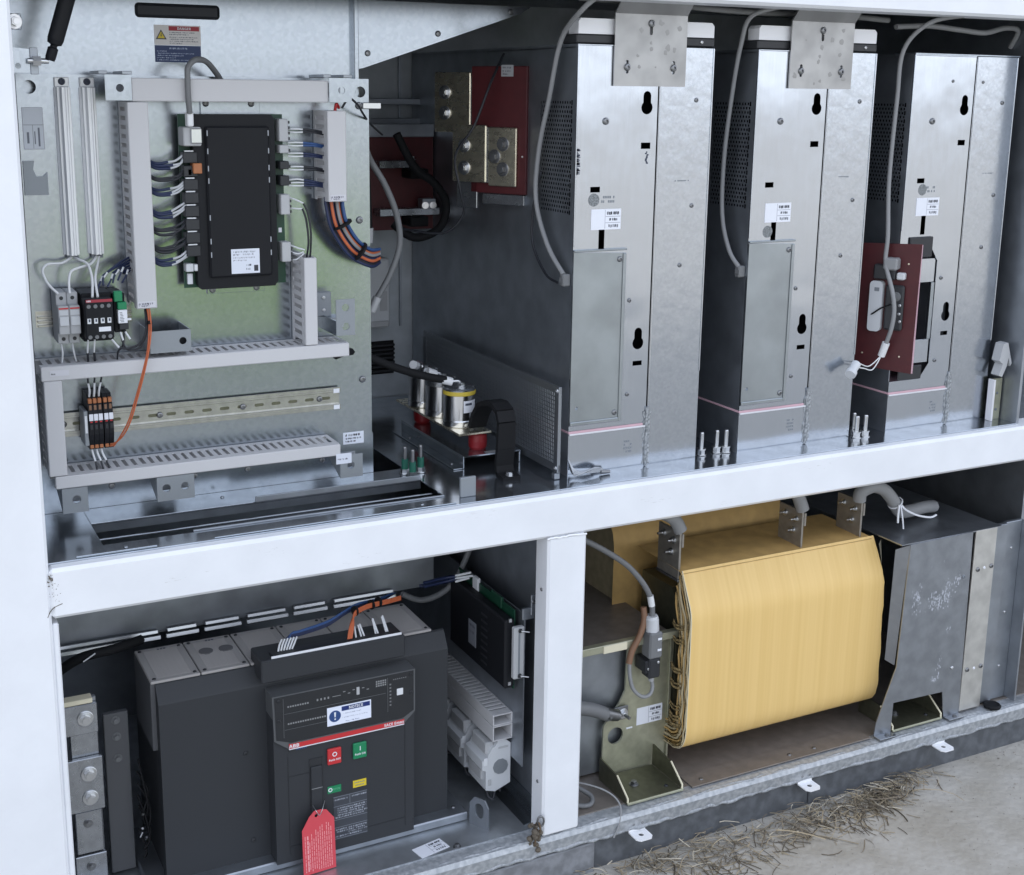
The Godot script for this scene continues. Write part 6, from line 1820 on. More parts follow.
	s.box(v(0.12, -0.6045, -0.30), v(0.662, -0.589, -0.1), 0.002)
	part("base_sheet", s, M.inner, mb)
	fixing("screw", "screw4", v(0.645, -0.589, -0.125), Y, M.steel_dull, mb)
	# wires on the terminal box
	var w := thing("terminal_wires", "blue wire bundle running along the breaker terminal box", "wires", v(0.45, -0.235, -0.15))
	var bl := []
	for k in 5:
		bl.append([v(0.345 + 0.003 * k, -0.232, -0.125), v(0.355 + 0.003 * k, -0.224 + 0.001 * k, -0.135 - 0.002 * k), v(0.385, -0.226 + 0.002 * k, -0.145), v(0.430, -0.222 + 0.002 * k, -0.152), v(0.462, -0.212 + 0.0016 * k, -0.160), v(0.490, -0.206 + 0.0016 * k, -0.168), v(0.535, -0.213 + 0.0014 * k, -0.19), v(0.570, -0.222 + 0.001 * k, -0.225), v(0.60, -0.240, -0.275)])
	tubes("core", bl.slice(0, 3), 0.0014, M.wire_blue, w, 6)
	tubes("blue_core", bl.slice(3, 5), 0.0014, M.wire_mid_blue, w, 6)
	var sl := []
	for k in 6:
		sl.append([v(0.338 + 0.0045 * k, -0.2355, -0.120), v(0.342 + 0.005 * k, -0.228, -0.126), v(0.348 + 0.005 * k, -0.2225, -0.133)])
	tubes("sleeve", sl, 0.0016, M.sleeve, w, 6)
	w = thing("terminal_wires", "orange wire bundle bending over the breaker terminal box", "wires", v(0.48, -0.235, -0.14))
	var ol := []
	for k in 4:
		ol.append([v(0.452 + 0.002 * k, -0.234, -0.114), v(0.460 + 0.002 * k, -0.219, -0.126), v(0.474, -0.209 + 0.002 * k, -0.142), v(0.500, -0.206 + 0.002 * k, -0.156), v(0.540, -0.2105 + 0.002 * k, -0.172), v(0.575, -0.216 + 0.002 * k, -0.19)])
	tubes("core", ol, 0.0015, M.orange, w, 6)
	tubes("sleeve", [[v(0.467, -0.235, -0.117), v(0.469, -0.222, -0.130)], [v(0.476, -0.235, -0.117), v(0.476, -0.221, -0.132)], [v(0.481, -0.235, -0.117), v(0.479, -0.220, -0.132)], [v(0.501, -0.235, -0.117), v(0.502, -0.217, -0.134)], [v(0.505, -0.235, -0.117), v(0.503, -0.216, -0.136)], [v(0.519, -0.235, -0.117), v(0.519, -0.216, -0.136)], [v(0.522, -0.235, -0.117), v(0.521, -0.215, -0.138)]], 0.0016, M.sleeve, w, 6)
	for q in [0.478, 0.512, 0.527]:
		s = Shape.new()
		s.cyl(v(q - 0.0015, -0.204, -0.15 - (q - 0.478) * 0.4), v(q + 0.0015, -0.204, -0.151 - (q - 0.478) * 0.4), 0.0085, 0.0085, 12)
		part("tie", s, M.rubber, w)

func build_breaker_side():
	var X := v(1, 0, 0)
	var Y := v(0, 1, 0)
	# left busbars
	var s: Shape
	var t := thing("busbar_stack", "bolted stack of tinned busbars beside the white corner post", "busbar", v(0.035, -0.60, -0.12))
	bx("upper_bar", v(0.0, -0.309, -0.126), v(0.060, -0.262, -0.120), M.bar_tin, t, 0.001)
	bx("back_bar", v(0.020, -0.60, -0.136), v(0.060, -0.255, -0.127), M.bar_tin, t, 0.001)
	bx("bar_end", v(0.012, -0.2615, -0.140), v(0.054, -0.254, -0.121), M.foam_cream, t, 0.001)
	bx("middle_bar", v(0.0, -0.434, -0.126), v(0.063, -0.348, -0.118), M.bar_tin, t, 0.001)
	bx("lower_bar", v(0.019, -0.505, -0.1265), v(0.058, -0.4355, -0.121), M.bar_tin, t, 0.001)
	bx("lowest_bar", v(0.015, -0.60, -0.126), v(0.061, -0.5065, -0.117), M.bar_tin, t, 0.001)
	for p in [v(0.042, -0.284, -0.120), v(0.042, -0.373, -0.118), v(0.042, -0.412, -0.118)]:
		fixing("bolt", "bolt12", p, v(0, 0, 1), M.steel, t)
	for p in [v(0.037, -0.455, -0.121), v(0.037, -0.525, -0.117), v(0.04, -0.555, -0.117)]:
		fixing("bolt", "bolt7", p, v(0, 0, 1), M.steel_dull, t)
	fixing("bolt", "bolt7", v(0.006, -0.29, -0.120), v(0.3, 0, 1), M.steel, t)
	fixing("bolt", "bolt7", v(0.008, -0.326, -0.127), v(0.3, 0, 1), M.steel, t)
	t = thing("grey_upright", "dark grey upright bar between busbars and breaker", "bar", v(0.10, -0.60, -0.2))
	bx("upright_sheet", v(0.0795, -0.60, -0.21), v(0.117, -0.325, -0.2), M.chute, t, 0.001)
	for y in [-0.337, -0.365, -0.402]:
		fixing("bolt", "bolt7", v(0.098, y, -0.2), v(0, 0, 1), M.hose, t)
	t = thing("wire_cluster", "tangle of dark wires and small bright lugs beside the breaker flank", "wires", v(0.125, -0.48, -0.17))
	var l := []
	for k in 7:
		l.append([v(0.12 + rng.randf_range(0, 0.01), -0.40 - 0.02 * k, -0.18), v(0.128 + rng.randf_range(0, 0.01), -0.43 - 0.02 * k, -0.165), v(0.122 + rng.randf_range(0, 0.014), -0.47 - 0.015 * k, -0.16), v(0.13, -0.5 - 0.01 * k, -0.17)])
	tubes("core", l, 0.0016, M.rubber, t, 5)
	for k in 4:
		s = Shape.new()
		var p := v(0.118 + rng.randf_range(0, 0.022), -0.505 + rng.randf_range(-0.025, 0.03), -0.158)
		s.cyl(p, p + v(rng.randf_range(-0.008, 0.008), rng.randf_range(-0.006, 0.006), 0.004), 0.0022, 0.0018, 7)
		part("lug", s, M.steel_dull, t)
	t = thing("black_cable", "black cable with a bright tie behind the busbar stack", "cable", v(0.1, -0.25, -0.25))
	tubes("jacket", [[v(0.02, -0.28, -0.28), v(0.06, -0.25, -0.26), v(0.11, -0.245, -0.26), v(0.16, -0.25, -0.29)]], 0.008, M.rubber, t)
	tubes("tie_end", [[v(0.062, -0.252, -0.248), v(0.080, -0.240, -0.245)]], 0.0012, M.pale, t, 5)
	# right wall: carrier sheet, control unit, ducts, white contactors
	t = thing("side_carrier_sheet", "galvanised carrier sheet on the wall right of the breaker", "sheet", v(0.746, -0.57, -0.3))
	bx("sheet", v(0.7462, -0.505, -0.55), v(0.7485, -0.225, -0.064), M.inner, t)
	s = Shape.new()
	s.box(v(0.742, -0.235, -0.068), v(0.765, -0.215, -0.062), 0.001)
	s.box(v(0.757, -0.228, -0.066), v(0.765, -0.192, -0.060), 0.001)
	part("hook", s, M.inner, t)
	fixing("screw", "screw4", v(0.761, -0.204, -0.060), v(0, 0, 1), M.steel_dull, t)
	t = thing("side_control_unit", "black control unit with green board mounted on the right wall of the breaker bay", "control unit", v(0.73, -0.36, -0.2))
	bx("circuit_board", v(0.7355, -0.365, -0.30), v(0.7375, -0.222, -0.080), M.pcb, t)
	bx("cover", v(0.716, -0.360, -0.295), v(0.735, -0.236, -0.075), M.case_black, t, 0.003)
	s = Shape.new()
	for k in 8:
		s.box(v(0.7152, -0.345 + k * 0.0125, -0.165), v(0.7162, -0.341 + k * 0.0125, -0.140))
	part("vent_slot", s, M.black, t)
	sticker("unit_label", v(0.7160, -0.330, -0.215), v(0, 0, 1), Y, 0.030, 0.045, print_texture(30, 45, Color(0.52, 0.53, 0.56), [["row", 4, 6, 22, 5, Color(0.35, 0.36, 0.4)], ["row", 4, 18, 18, 5, Color(0.4, 0.4, 0.44)]]), t)
	bx("board_plug", v(0.7335, -0.236, -0.165), v(0.7385, -0.216, -0.125), M.pcb, t, 0.001)
	bx("board_plug", v(0.732, -0.240, -0.235), v(0.7385, -0.214, -0.215), M.sleeve, t, 0.001)
	bx("connector_bar", v(0.7255, -0.338, -0.070), v(0.7455, -0.245, -0.060), M.grey_plastic, t, 0.0015)
	bx("bar_groove", v(0.7335, -0.336, -0.0602), v(0.7365, -0.247, -0.0592), M.ink_grey, t)
	for y in [-0.251, -0.332]:
		var sc := fixing("thumb_screw", "screw4", v(0.7365, y, -0.0595), v(0.2, 0, 1), M.black, t)
		tubes("screw_shank", [[v(0.7375, y, -0.057), v(0.748, y, -0.048)]], 0.0012, M.steel, t, 5)
	for y in [-0.236, -0.350]:
		bx("edge_clip", v(0.722, y - 0.003, -0.0755), v(0.727, y + 0.003, -0.0725), M.steel, t)
	t = thing("side_wires", "dark wires with white sleeves plugged into the side control unit", "wires", v(0.7, -0.22, -0.26))
	tubes("core", [[v(0.64, -0.215, -0.24), v(0.68, -0.217, -0.25), v(0.705, -0.215, -0.245)], [v(0.64, -0.222, -0.24), v(0.68, -0.224, -0.25), v(0.705, -0.220, -0.245)], [v(0.64, -0.228, -0.26), v(0.66, -0.226, -0.255), v(0.70, -0.224, -0.25)]], 0.003, M.wire_blue, t, 6)
	tubes("sleeve", [[v(0.703, -0.214, -0.245), v(0.728, -0.207, -0.232)], [v(0.703, -0.219, -0.245), v(0.730, -0.212, -0.228)], [v(0.703, -0.225, -0.245), v(0.726, -0.218, -0.235)]], 0.0022, M.sleeve, t, 6)
	t = thing("grey_cable", "grey cable sagging from the ceiling at the back of the breaker bay", "cable", v(0.66, -0.27, -0.3))
	tubes("jacket", [[v(0.775, -0.10, -0.28), v(0.765, -0.15, -0.29), v(0.754, -0.198, -0.3), v(0.728, -0.246, -0.3), v(0.698, -0.268, -0.3), v(0.659, -0.273, -0.3), v(0.623, -0.255, -0.3)]], 0.0055, M.hose, t, 8)
	# open ended slotted ducts running back
	for q in [[-0.439, -0.419, "upper of two open-ended ducts running back along the right wall"], [-0.468, -0.440, "lower of two open-ended ducts running back along the right wall"]]:
		t = thing("open_duct", q[2], "wiring duct", v(0.735, q[0], -0.1), "open-ended ducts right of the breaker")
		s = Shape.new()
		var y0: float = q[0]
		var y1: float = q[1]
		s.box(v(0.7085, y0, -0.5), v(0.7105, y1, -0.1), 0.0004)
		s.box(v(0.7440, y0, -0.5), v(0.7460, y1, -0.1), 0.0004)
		s.box(v(0.7105, y0, -0.5), v(0.7440, y0 + 0.002, -0.1), 0.0004)
		s.box(v(0.7105, y1 - 0.002, -0.112), v(0.7440, y1, -0.1), 0.0004)
		part("duct_shell", s, M.duct, t)
		s = Shape.new()
		for k in 30:
			s.box(v(0.7105, y1 - 0.002, -0.1190 - k * 0.0125), v(0.7440, y1, -0.1123 - k * 0.0125))
		part("slotted_top", s, M.duct, t)
	# white modular contactors
	var cn := ["front white modular contactor below the open-ended ducts", "middle white modular contactor below the open-ended ducts", "rear white modular contactor below the open-ended ducts"]
	for i in 3:
		var z := -0.105 - i * 0.088
		t = thing("modular_contactor", cn[i], "contactor", v(0.725, -0.562, z), "white modular contactors right of the breaker")
		s = Shape.new()
		s.plate(PackedVector2Array([Vector2(0.7455, -0.555), Vector2(0.7455, -0.480), Vector2(0.735, -0.470), Vector2(0.722, -0.470), Vector2(0.716, -0.480), Vector2(0.710, -0.482), Vector2(0.700, -0.500), Vector2(0.691, -0.503), Vector2(0.691, -0.520), Vector2(0.698, -0.524), Vector2(0.698, -0.560), Vector2(0.716, -0.566)]), [], v(0, 0, z), X, Y, -0.07)
		part("housing", s, M.light_plastic, t)
		bx("step_block", v(0.700, -0.497, z - 0.062), v(0.716, -0.474, z - 0.006), M.grey_plastic, t, 0.002)
		bx("step_block", v(0.694, -0.545, z - 0.06), v(0.699, -0.526, z - 0.012), M.grey_plastic, t, 0.001)
		s = Shape.new()
		s.plate(ring(0.726, -0.520, 0.0145, 10), [], v(0, 0, z), X, Y, 0.0012)
		part("round_grille", s, M.tab_grey, t)
		bx("clip", v(0.693, -0.512, z), v(0.700, -0.498, z + 0.002), M.sleeve, t, 0.0005)
		bx("clip", v(0.702, -0.552, z), v(0.708, -0.540, z + 0.0015), M.grey_plastic, t, 0.0005)
		bx("top_slot", v(0.722, -0.486, z), v(0.740, -0.4825, z + 0.0012), M.grey_plastic, t)
		tubes("wire_stub", [[v(0.703, -0.560, z - 0.01), v(0.705, -0.575, z - 0.004), v(0.712, -0.579, z), v(0.718, -0.570, z - 0.006)], [v(0.726, -0.560, z - 0.01), v(0.729, -0.572, z - 0.006)]], 0.0025, M.wire_black, t, 6)
	t = thing("lifting_eye", "upright sheet lug with an arched hole standing on the lower floor", "lug", v(0.672, -0.605, -0.09))
	s = Shape.new()
	s.plate(PackedVector2Array([Vector2(-0.020, -0.605), Vector2(0.020, -0.605), Vector2(0.020, -0.565), Vector2(0.012, -0.552), Vector2(-0.010, -0.552), Vector2(-0.020, -0.565)]), [round_rect(-0.008, -0.588, 0.010, -0.561, 0.008)], v(0.672, 0, -0.075), v(0.45, 0, 0.893), Y, 0.003)
	part("lug_plate", s, M.inner, t)
	t = thing("floor_label", "white paper label stuck on the lower floor in front of the breaker", "label", v(0.57, -0.605, -0.045))
	var u := v(0.98, 0, -0.2)
	sticker("label_sheet", v(0.545, -0.6047, -0.030), u, v(-0.2, 0, -0.98), 0.056, 0.030, rating_label(), t)
	t = thing("floor_bolt", "hexagon bolt in the lower floor beside the white label", "bolt", v(0.609, -0.605, -0.035))
	fixing("bolt_head", "bolt7", v(0.611, -0.605, -0.036), Y, M.steel_dull, t)
	t = thing("folded_floor_angle", "folded metal angle along the right edge of the lower floor", "angle", v(0.75, -0.605, -0.2))
	s = Shape.new()
	s.plate(PackedVector2Array([Vector2(0.742, -0.605), Vector2(0.7715, -0.605), Vector2(0.7715, -0.57), Vector2(0.769, -0.57), Vector2(0.7665, -0.600)]), [], v(0, 0, -0.045), X, Y, -0.5)
	part("angle_sheet", s, M.galv, t)
	# short muddy chain at the foot of the middle post
	t = thing("muddy_chain", "short dirty chain clogged with mud at the foot of the middle post", "chain", v(0.738, -0.615, 0.0))
	for k in 4:
		s = Shape.new()
		var c := v(0.7475 - 0.004 * k, -0.572 - 0.0115 * k, 0.004 - 0.001 * k)
		var a := v(1, 0, 0.3).normalized() if k % 2 == 0 else v(0.25, 0, 1).normalized()
		var loop := []
		for i in 13:
			var th := TAU * i / 12
			loop.append(c + a * cos(th) * 0.0055 + Y * sin(th) * 0.0095)
		s.tube(loop, 0.0018, 6, 2)
		part("link", s, M.steel_dull if k == 0 else M.mud_rust, t)
	s = Shape.new()
	for k in 26:
		var c := v(0.736 + rng.randfn(0, 0.006), -0.596 + rng.randfn(0, 0.011), 0.0 + rng.randf_range(-0.004, 0.007))
		var r := rng.randf_range(0.0025, 0.006)
		s.lathe(c - Y * r, v(rng.randf_range(-0.4, 0.4), 1, rng.randf_range(-0.4, 0.4)), [Vector2(0, 0), Vector2(r * 0.8, r * 0.4), Vector2(r, r), Vector2(r * 0.7, r * 1.6), Vector2(0, r * 2)], 7)
	part("mud_clod", s, M.mud, t)

# ---------------------------------------------------------------- reactor compartment
# paper wrapped round a coil: prof is the section (z, y) from the bottom over the front to the back, ends bulging a little
func winding(called: String, x0: float, x1: float, prof: Array, m: Material, parent: Node3D, bulge := 0.0) -> MeshInstance3D:
	var s := Shape.new()
	var nx := 26
	var n := prof.size()
	var e0 := []
	var e1 := []
	var edge := FastNoiseLite.new()
	edge.frequency = 0.35
	edge.seed = 12
	for i in n:
		var f := sin(PI * clampf(float(i) / maxi(n - 4, 1), 0, 1))
		e0.append(x0 + edge.get_noise_1d(i * 0.9) * 0.0012)
		e1.append(x1 + bulge * f + edge.get_noise_1d(i * 0.8 + 50.0) * 0.0035)
	var wave := FastNoiseLite.new()
	wave.frequency = 1.0
	wave.seed = 5
	var at = func(i: int, k: int) -> Vector3:
		var p: Vector2 = prof[i]
		var x := lerpf(e0[i], e1[i], float(k) / nx)
		var q: Vector2 = prof[mini(i + 1, n - 1)] - prof[maxi(i - 1, 0)]
		var out := Vector2(q.y, -q.x).normalized() * (wave.get_noise_2d(x * 16.0, i * 0.06) * 0.0002)
		return v(x, p.y + out.y, p.x + out.x)
	for i in n - 1:
		var p: Vector2 = prof[i]
		var q: Vector2 = prof[i + 1]
		for k in nx:
			s.smooth = 1
			s.quad(at.call(i, k), at.call(i, k + 1), at.call(i + 1, k + 1), at.call(i + 1, k), v(0, p.x - q.x, q.y - p.y))
	s.smooth = -1
	return part(called, s, m, parent)

func bent(corners: Array, r: float, steps := 5) -> Array:
	var out := [corners[0]]
	for i in range(1, corners.size() - 1):
		var a: Vector2 = corners[i - 1]
		var b: Vector2 = corners[i]
		var c: Vector2 = corners[i + 1]
		var p := b + (a - b).normalized() * minf(r, a.distance_to(b) * 0.45)
		var q := b + (c - b).normalized() * minf(r, c.distance_to(b) * 0.45)
		for k in steps + 1:
			var f := float(k) / steps
			out.append(p.lerp(b, f).lerp(b.lerp(q, f), f))
	out.append(corners[-1])
	var fine := []
	for i in out.size() - 1:
		var d: float = (out[i] as Vector2).distance_to(out[i + 1])
		var m := maxi(1, int(d / 0.02))
		for k in m:
			fine.append((out[i] as Vector2).lerp(out[i + 1], float(k) / m))
	fine.append(out[-1])
	return fine

func build_reactor():
	var X := v(1, 0, 0)
	var Y := v(0, 1, 0)
	var t := thing("reactor_coil", "large inductor with winding wrapped in yellow insulating paper", "inductor", v(1.3, -0.605, -0.2))
	var sect := [Vector2(-0.20, -0.565), Vector2(-0.075, -0.560), Vector2(-0.058, -0.53), Vector2(-0.057, -0.286), Vector2(-0.0925, -0.2135)]
	winding("paper_winding", 1.084, 1.536, bent(sect, 0.022), M.paper, t, 0.010)
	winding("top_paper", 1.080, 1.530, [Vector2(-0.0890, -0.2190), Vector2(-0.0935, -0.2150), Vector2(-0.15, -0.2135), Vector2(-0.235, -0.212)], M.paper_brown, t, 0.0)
	var rim := []
	for q in bent(sect, 0.022):
		rim.append(v(1.0835, q.y, q.x + 0.0003))
	var srim := Shape.new()
	srim.tube(rim, 0.0009, 5, 2)
	part("paper_rim", srim, M.foam_cream, t)
	# the layered cut end of the coil
	var s: Shape
	for k in 9:
		s = Shape.new()
		var d := 0.0012 + 0.0058 * k + rng.randf_range(-0.001, 0.001)
		var mid := Vector2(-0.14, -0.39)
		var c2 := []
		for q in sect:
			c2.append(q + (mid - q).normalized() * d)
		var pts := []
		for q in bent(c2, 0.026, 3):
			pts.append(v(1.0835 - rng.randf_range(0.0, 0.005), q.y + rng.randf_range(-0.0012, 0.0012), q.x + rng.randf_range(-0.001, 0.001)))
		s.tube(pts, rng.randf_range(0.0012, 0.0026), 5, 2)
		part("layer_edge", s, [M.paper_edge, M.paper_torn, M.paper_brown][k % 3], t)
	s = Shape.new()
	s.plate(PackedVector2Array([Vector2(-0.115, -0.53), Vector2(-0.235, -0.53), Vector2(-0.235, -0.262), Vector2(-0.135, -0.262), Vector2(-0.115, -0.30)]), [], v(1.094, 0, 0), v(0, 0, 1), Y, -0.43)
	part("inner_core", s, M.chromate_dark, t)
	for y in [-0.315, -0.345, -0.40, -0.43, -0.475, -0.495, -0.51]:
		var zz := -0.072
		for k in 2:
			s = Shape.new()
			var jx := rng.randf_range(-0.002, 0.002)
			s.tube([v(1.076, y + 0.006 * k, zz - 0.03), v(1.073 + jx, y - 0.004 + 0.006 * k, zz - 0.014), v(1.077, y - 0.002 + 0.007 * k + jx, zz)], rng.randf_range(0.0014, 0.0028), 5, 3)
			part("torn_paper", s, M.paper_torn, t)
	# turned-up paper edge at the right end
	s = Shape.new()
	for i in 8:
		var y0 := -0.230 - 0.012 * i
		var z0 := -0.085 + 0.020 * sin(PI / 2 * i / 8.0)
		var y1 := -0.230 - 0.012 * (i + 1)
		var z1 := -0.085 + 0.020 * sin(PI / 2 * (i + 1) / 8.0)
		var w0 := 0.014 * (1.0 - i / 9.0)
		var w1 := 0.014 * (1.0 - (i + 1) / 9.0)
		s.quad(v(1.545, y0, z0), v(1.545 + w0, y0 + 0.004, z0 - 0.010), v(1.545 + w1, y1 + 0.004, z1 - 0.010), v(1.545, y1, z1), v(-0.3, 1, 1))
	part("turned_edge", s, M.foam_cream, t)
	# second, taller winding behind
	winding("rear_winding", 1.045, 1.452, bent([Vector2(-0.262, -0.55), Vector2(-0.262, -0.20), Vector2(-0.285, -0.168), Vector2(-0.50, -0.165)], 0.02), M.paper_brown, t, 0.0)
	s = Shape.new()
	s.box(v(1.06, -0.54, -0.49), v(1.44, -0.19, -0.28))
	part("rear_core", s, M.paper_edge, t)
	# terminal lugs
	for x in [1.083, 1.363, 1.509]:
		var lg := bx("terminal_lug", v(x - 0.0022, -0.232, -0.168), v(x + 0.0022, -0.142, -0.100), M.lug, t, 0.0008)
		bx("lug_foot", v(x - 0.003, -0.238, -0.170), v(x + 0.020, -0.2315, -0.099), M.bar_tin, lg, 0.0008)
		for q in [v(x - 0.0022, -0.158, -0.150), v(x - 0.0022, -0.162, -0.118), v(x - 0.0022, -0.186, -0.125)]:
			fixing("bolt", "bolt7", q, v(-1, 0, 0), M.steel, lg)
			s = Shape.new()
			s.cyl(q, q + v(-0.014, 0, 0), 0.0026, 0.0026, 8)
			part("thread", s, M.steel, lg)
		bx("edge_clip", v(x + 0.0022, -0.172, -0.112), v(x + 0.0062, -0.146, -0.098), M.lug, lg, 0.0008)
	# chassis plate on the left
	s = Shape.new()
	s.plate(PackedVector2Array([Vector2(0.991, -0.342), Vector2(0.989, -0.440), Vector2(0.976, -0.465), Vector2(0.956, -0.488), Vector2(0.945, -0.502), Vector2(0.943, -0.604), Vector2(1.088, -0.604), Vector2(1.093, -0.342)]), [ring(0.971, -0.526, 0.0165, 24)], v(0, 0, -0.124), X, Y, 0.004)
	var ch := part("chassis_plate", s, M.chromate, t)
	bx("chassis_rim", v(1.082, -0.60, -0.1198), v(1.0865, -0.346, -0.116), M.chromate, ch, 0.0006)
	bx("chassis_rim", v(1.0, -0.352, -0.1198), v(1.0818, -0.347, -0.116), M.chromate, ch, 0.0006)
	sticker("rating_label", v(1.016, -0.5155, -0.120), X, Y, 0.056, 0.034, rating_label(), ch)
	bx("pale_tick", v(0.994, -0.518, -0.120), v(1.007, -0.515, -0.1193), M.pale, ch)
	# clamping rail across the top of the core
	bx("clamp_rail", v(0.86, -0.345, -0.112), v(1.094, -0.331, -0.098), M.chromate, t, 0.001)
	bx("pale_rail_cover", v(0.925, -0.3465, -0.111), v(0.975, -0.332, -0.0965), M.foam_cream, t, 0.001)
	bx("core_top", v(0.84, -0.352, -0.60), v(1.075, -0.336, -0.113), M.tray, t)
	bx("core_block", v(0.86, -0.60, -0.60), v(1.07, -0.353, -0.135), M.dark_sheet, t)
	s = Shape.new()
	s.box(v(0.875, -0.604, -0.1335), v(0.879, -0.36, -0.131))
	part("core_seam", s, M.rubber, t)
	# feet
	for q in [[0.936, 1.052], [1.556, 1.685]]:
		var xa: float = q[0]
		var xb: float = q[1]
		var ft := Shape.new()
		ft.box(v(xa, -0.6046, -0.116), v(xb, -0.6005, -0.020), 0.0006)
		var fo := part("foot_bracket", ft, M.chromate_dark, t)
		for x in [xa, xb]:
			s = Shape.new()
			s.plate(PackedVector2Array([Vector2(-0.1165, -0.6004), Vector2(-0.021, -0.6004), Vector2(-0.021, -0.594), Vector2(-0.058, -0.566), Vector2(-0.1165, -0.560)]), [], v(x, 0, 0), v(0, 0, 1), Y, -0.003)
			part("foot_cheek", s, M.chromate_dark, fo)
			s = Shape.new()
			s.tube([v(x + 0.0015, -0.600, -0.0205), v(x + 0.0015, -0.593, -0.0205), v(x + 0.0015, -0.566, -0.058)], 0.0019, 5, 1)
			part("bare_edge", s, M.foam_cream, fo)
		bx("front_edge", v(xa, -0.6044, -0.0208), v(xb + 0.003, -0.6000, -0.0175), M.chromate, fo, 0.0006)
		fixing("bolt", "bolt9", v((xa + xb) / 2 - 0.012, -0.6005, -0.070), Y, M.steel_dull, fo)
		fixing("hole_plug", "screw4", v(xb - 0.02, -0.6005, -0.040), Y, M.black, fo)
	# floor strips in front of the coil
	var st := thing("floor_strip", "brown flat strip screwed down along the front of the reactor floor", "strip", v(1.3, -0.605, -0.03))
	bx("strip_sheet", v(1.075, -0.6048, -0.060), v(1.50, -0.6025, -0.018), M.tray, st, 0.0006)
	for x in [1.105, 1.31, 1.37]:
		fixing("screw", "screw4", v(x, -0.6025, -0.034), Y, M.steel_dull, st)
	# connector and cables
	var c := thing("sensor_connector", "dark plug connector with white gland hanging before the chassis plate", "connector", v(1.024, -0.41, -0.09))
	s = Shape.new()
	s.cyl(v(1.0205, -0.292, -0.090), v(1.0225, -0.316, -0.090), 0.0125, 0.0125, 8)
	s.cyl(v(1.0200, -0.287, -0.090), v(1.0205, -0.292, -0.090), 0.0105, 0.0120, 12)
	part("gland", s, M.light_plastic, c)
	bx("grey_housing", v(1.0095, -0.366, -0.104), v(1.0375, -0.316, -0.076), M.hose, c, 0.003)
	for y in [-0.328, -0.349]:
		bx("latch_mark", v(1.0255, y - 0.002, -0.0758), v(1.0335, y + 0.002, -0.0748), M.pale, c)
	s = Shape.new()
	s.box(v(1.011, -0.405, -0.105), v(1.036, -0.366, -0.078), 0.003)
	s.box(v(1.006, -0.395, -0.118), v(1.020, -0.370, -0.082), 0.002)
	part("black_housing", s, M.black, c)
	for p in [v(1.012, -0.386, -0.082), v(1.030, -0.374, -0.078)]:
		fixing("screw", "screw3", p, v(0, 0, 1), M.steel, c)
	s = Shape.new()
	s.cyl(v(1.025, -0.405, -0.092), v(1.027, -0.415, -0.094), 0.006, 0.0055, 10)
	part("rear_gland", s, M.grey_plastic, c)
	var a := thing("grey_cable", "grey cable curving down from behind the middle post to the plug connector", "cable", v(1.02, -0.29, -0.09))
	tubes("jacket", [[v(0.80, -0.090, -0.085), v(0.874, -0.122, -0.088), v(0.948, -0.170, -0.09), v(0.985, -0.205, -0.09), v(1.010, -0.240, -0.09), v(1.0195, -0.268, -0.09), v(1.0205, -0.293, -0.09)]], 0.0052, M.hose, a, 9)
	s = Shape.new()
	s.cyl(v(1.0145, -0.248, -0.09), v(1.0192, -0.268, -0.09), 0.0060, 0.0060, 10)
	part("white_sleeve", s, M.wire_white, a)
	a = thing("grey_cable", "grey cable looping up from the plug connector into a brown sleeve", "cable", v(1.0, -0.44, -0.09))
	tubes("jacket", [[v(1.027, -0.413, -0.094), v(1.028, -0.428, -0.09), v(1.018, -0.439, -0.085), v(1.001, -0.438, -0.085), v(0.984, -0.42, -0.088), v(0.977, -0.39, -0.09), v(0.978, -0.364, -0.092)]], 0.0036, M.hose_light, a, 8)
	tubes("brown_sleeve", [[v(0.976, -0.372, -0.092), v(0.983, -0.350, -0.094), v(0.998, -0.322, -0.093), v(1.008, -0.295, -0.096), v(1.008, -0.272, -0.10)]], 0.0060, M.hose_brown, a, 8)
	a = thing("power_cable", "thick grey power cable with lug bolted to the chassis plate", "cable", v(0.95, -0.47, -0.1))
	tubes("jacket", [[v(0.80, -0.425, -0.09), v(0.86, -0.435, -0.095), v(0.905, -0.450, -0.10), v(0.945, -0.472, -0.106)]], 0.0125, M.hose, a, 10)
	s = Shape.new()
	s.cyl(v(0.938, -0.468, -0.105), v(0.966, -0.478, -0.108), 0.0128, 0.0110, 12)
	s.box(v(0.962, -0.492, -0.116), v(0.992, -0.466, -0.112), 0.001)
	part("lug", s, M.steel_dull, a)
	fixing("bolt", "bolt10", v(0.981, -0.480, -0.112), v(0, 0, 1), M.steel, a)
	tubes("bolt_shank", [[v(0.981, -0.480, -0.105), v(0.984, -0.482, -0.094)]], 0.0035, M.steel, a, 8)
	var cc := [["short grey power cable on the first coil lug", [v(1.00, -0.085, -0.13), v(1.040, -0.100, -0.118), v(1.072, -0.118, -0.110), v(1.086, -0.142, -0.106)]], ["short grey power cable on the middle coil lug", [v(1.28, -0.085, -0.14), v(1.325, -0.092, -0.122), v(1.352, -0.108, -0.112), v(1.366, -0.142, -0.106)]], ["grey power cable lying over the grey shield, tied with white string", [v(1.507, -0.142, -0.108), v(1.508, -0.124, -0.105), v(1.535, -0.116, -0.102), v(1.562, -0.126, -0.1), v(1.588, -0.152, -0.1), v(1.612, -0.178, -0.105), v(1.65, -0.188, -0.12), v(1.70, -0.190, -0.13), v(1.74, -0.196, -0.14)]]]
	for i in 3:
		a = thing("power_cable", cc[i][0], "cable", cc[i][1][0], "grey power cables at the coil lugs")
		tubes("jacket", [cc[i][1]], 0.0125 if i < 2 else 0.0130, M.hose_light, a, 10)
	s = Shape.new()
	var lp := []
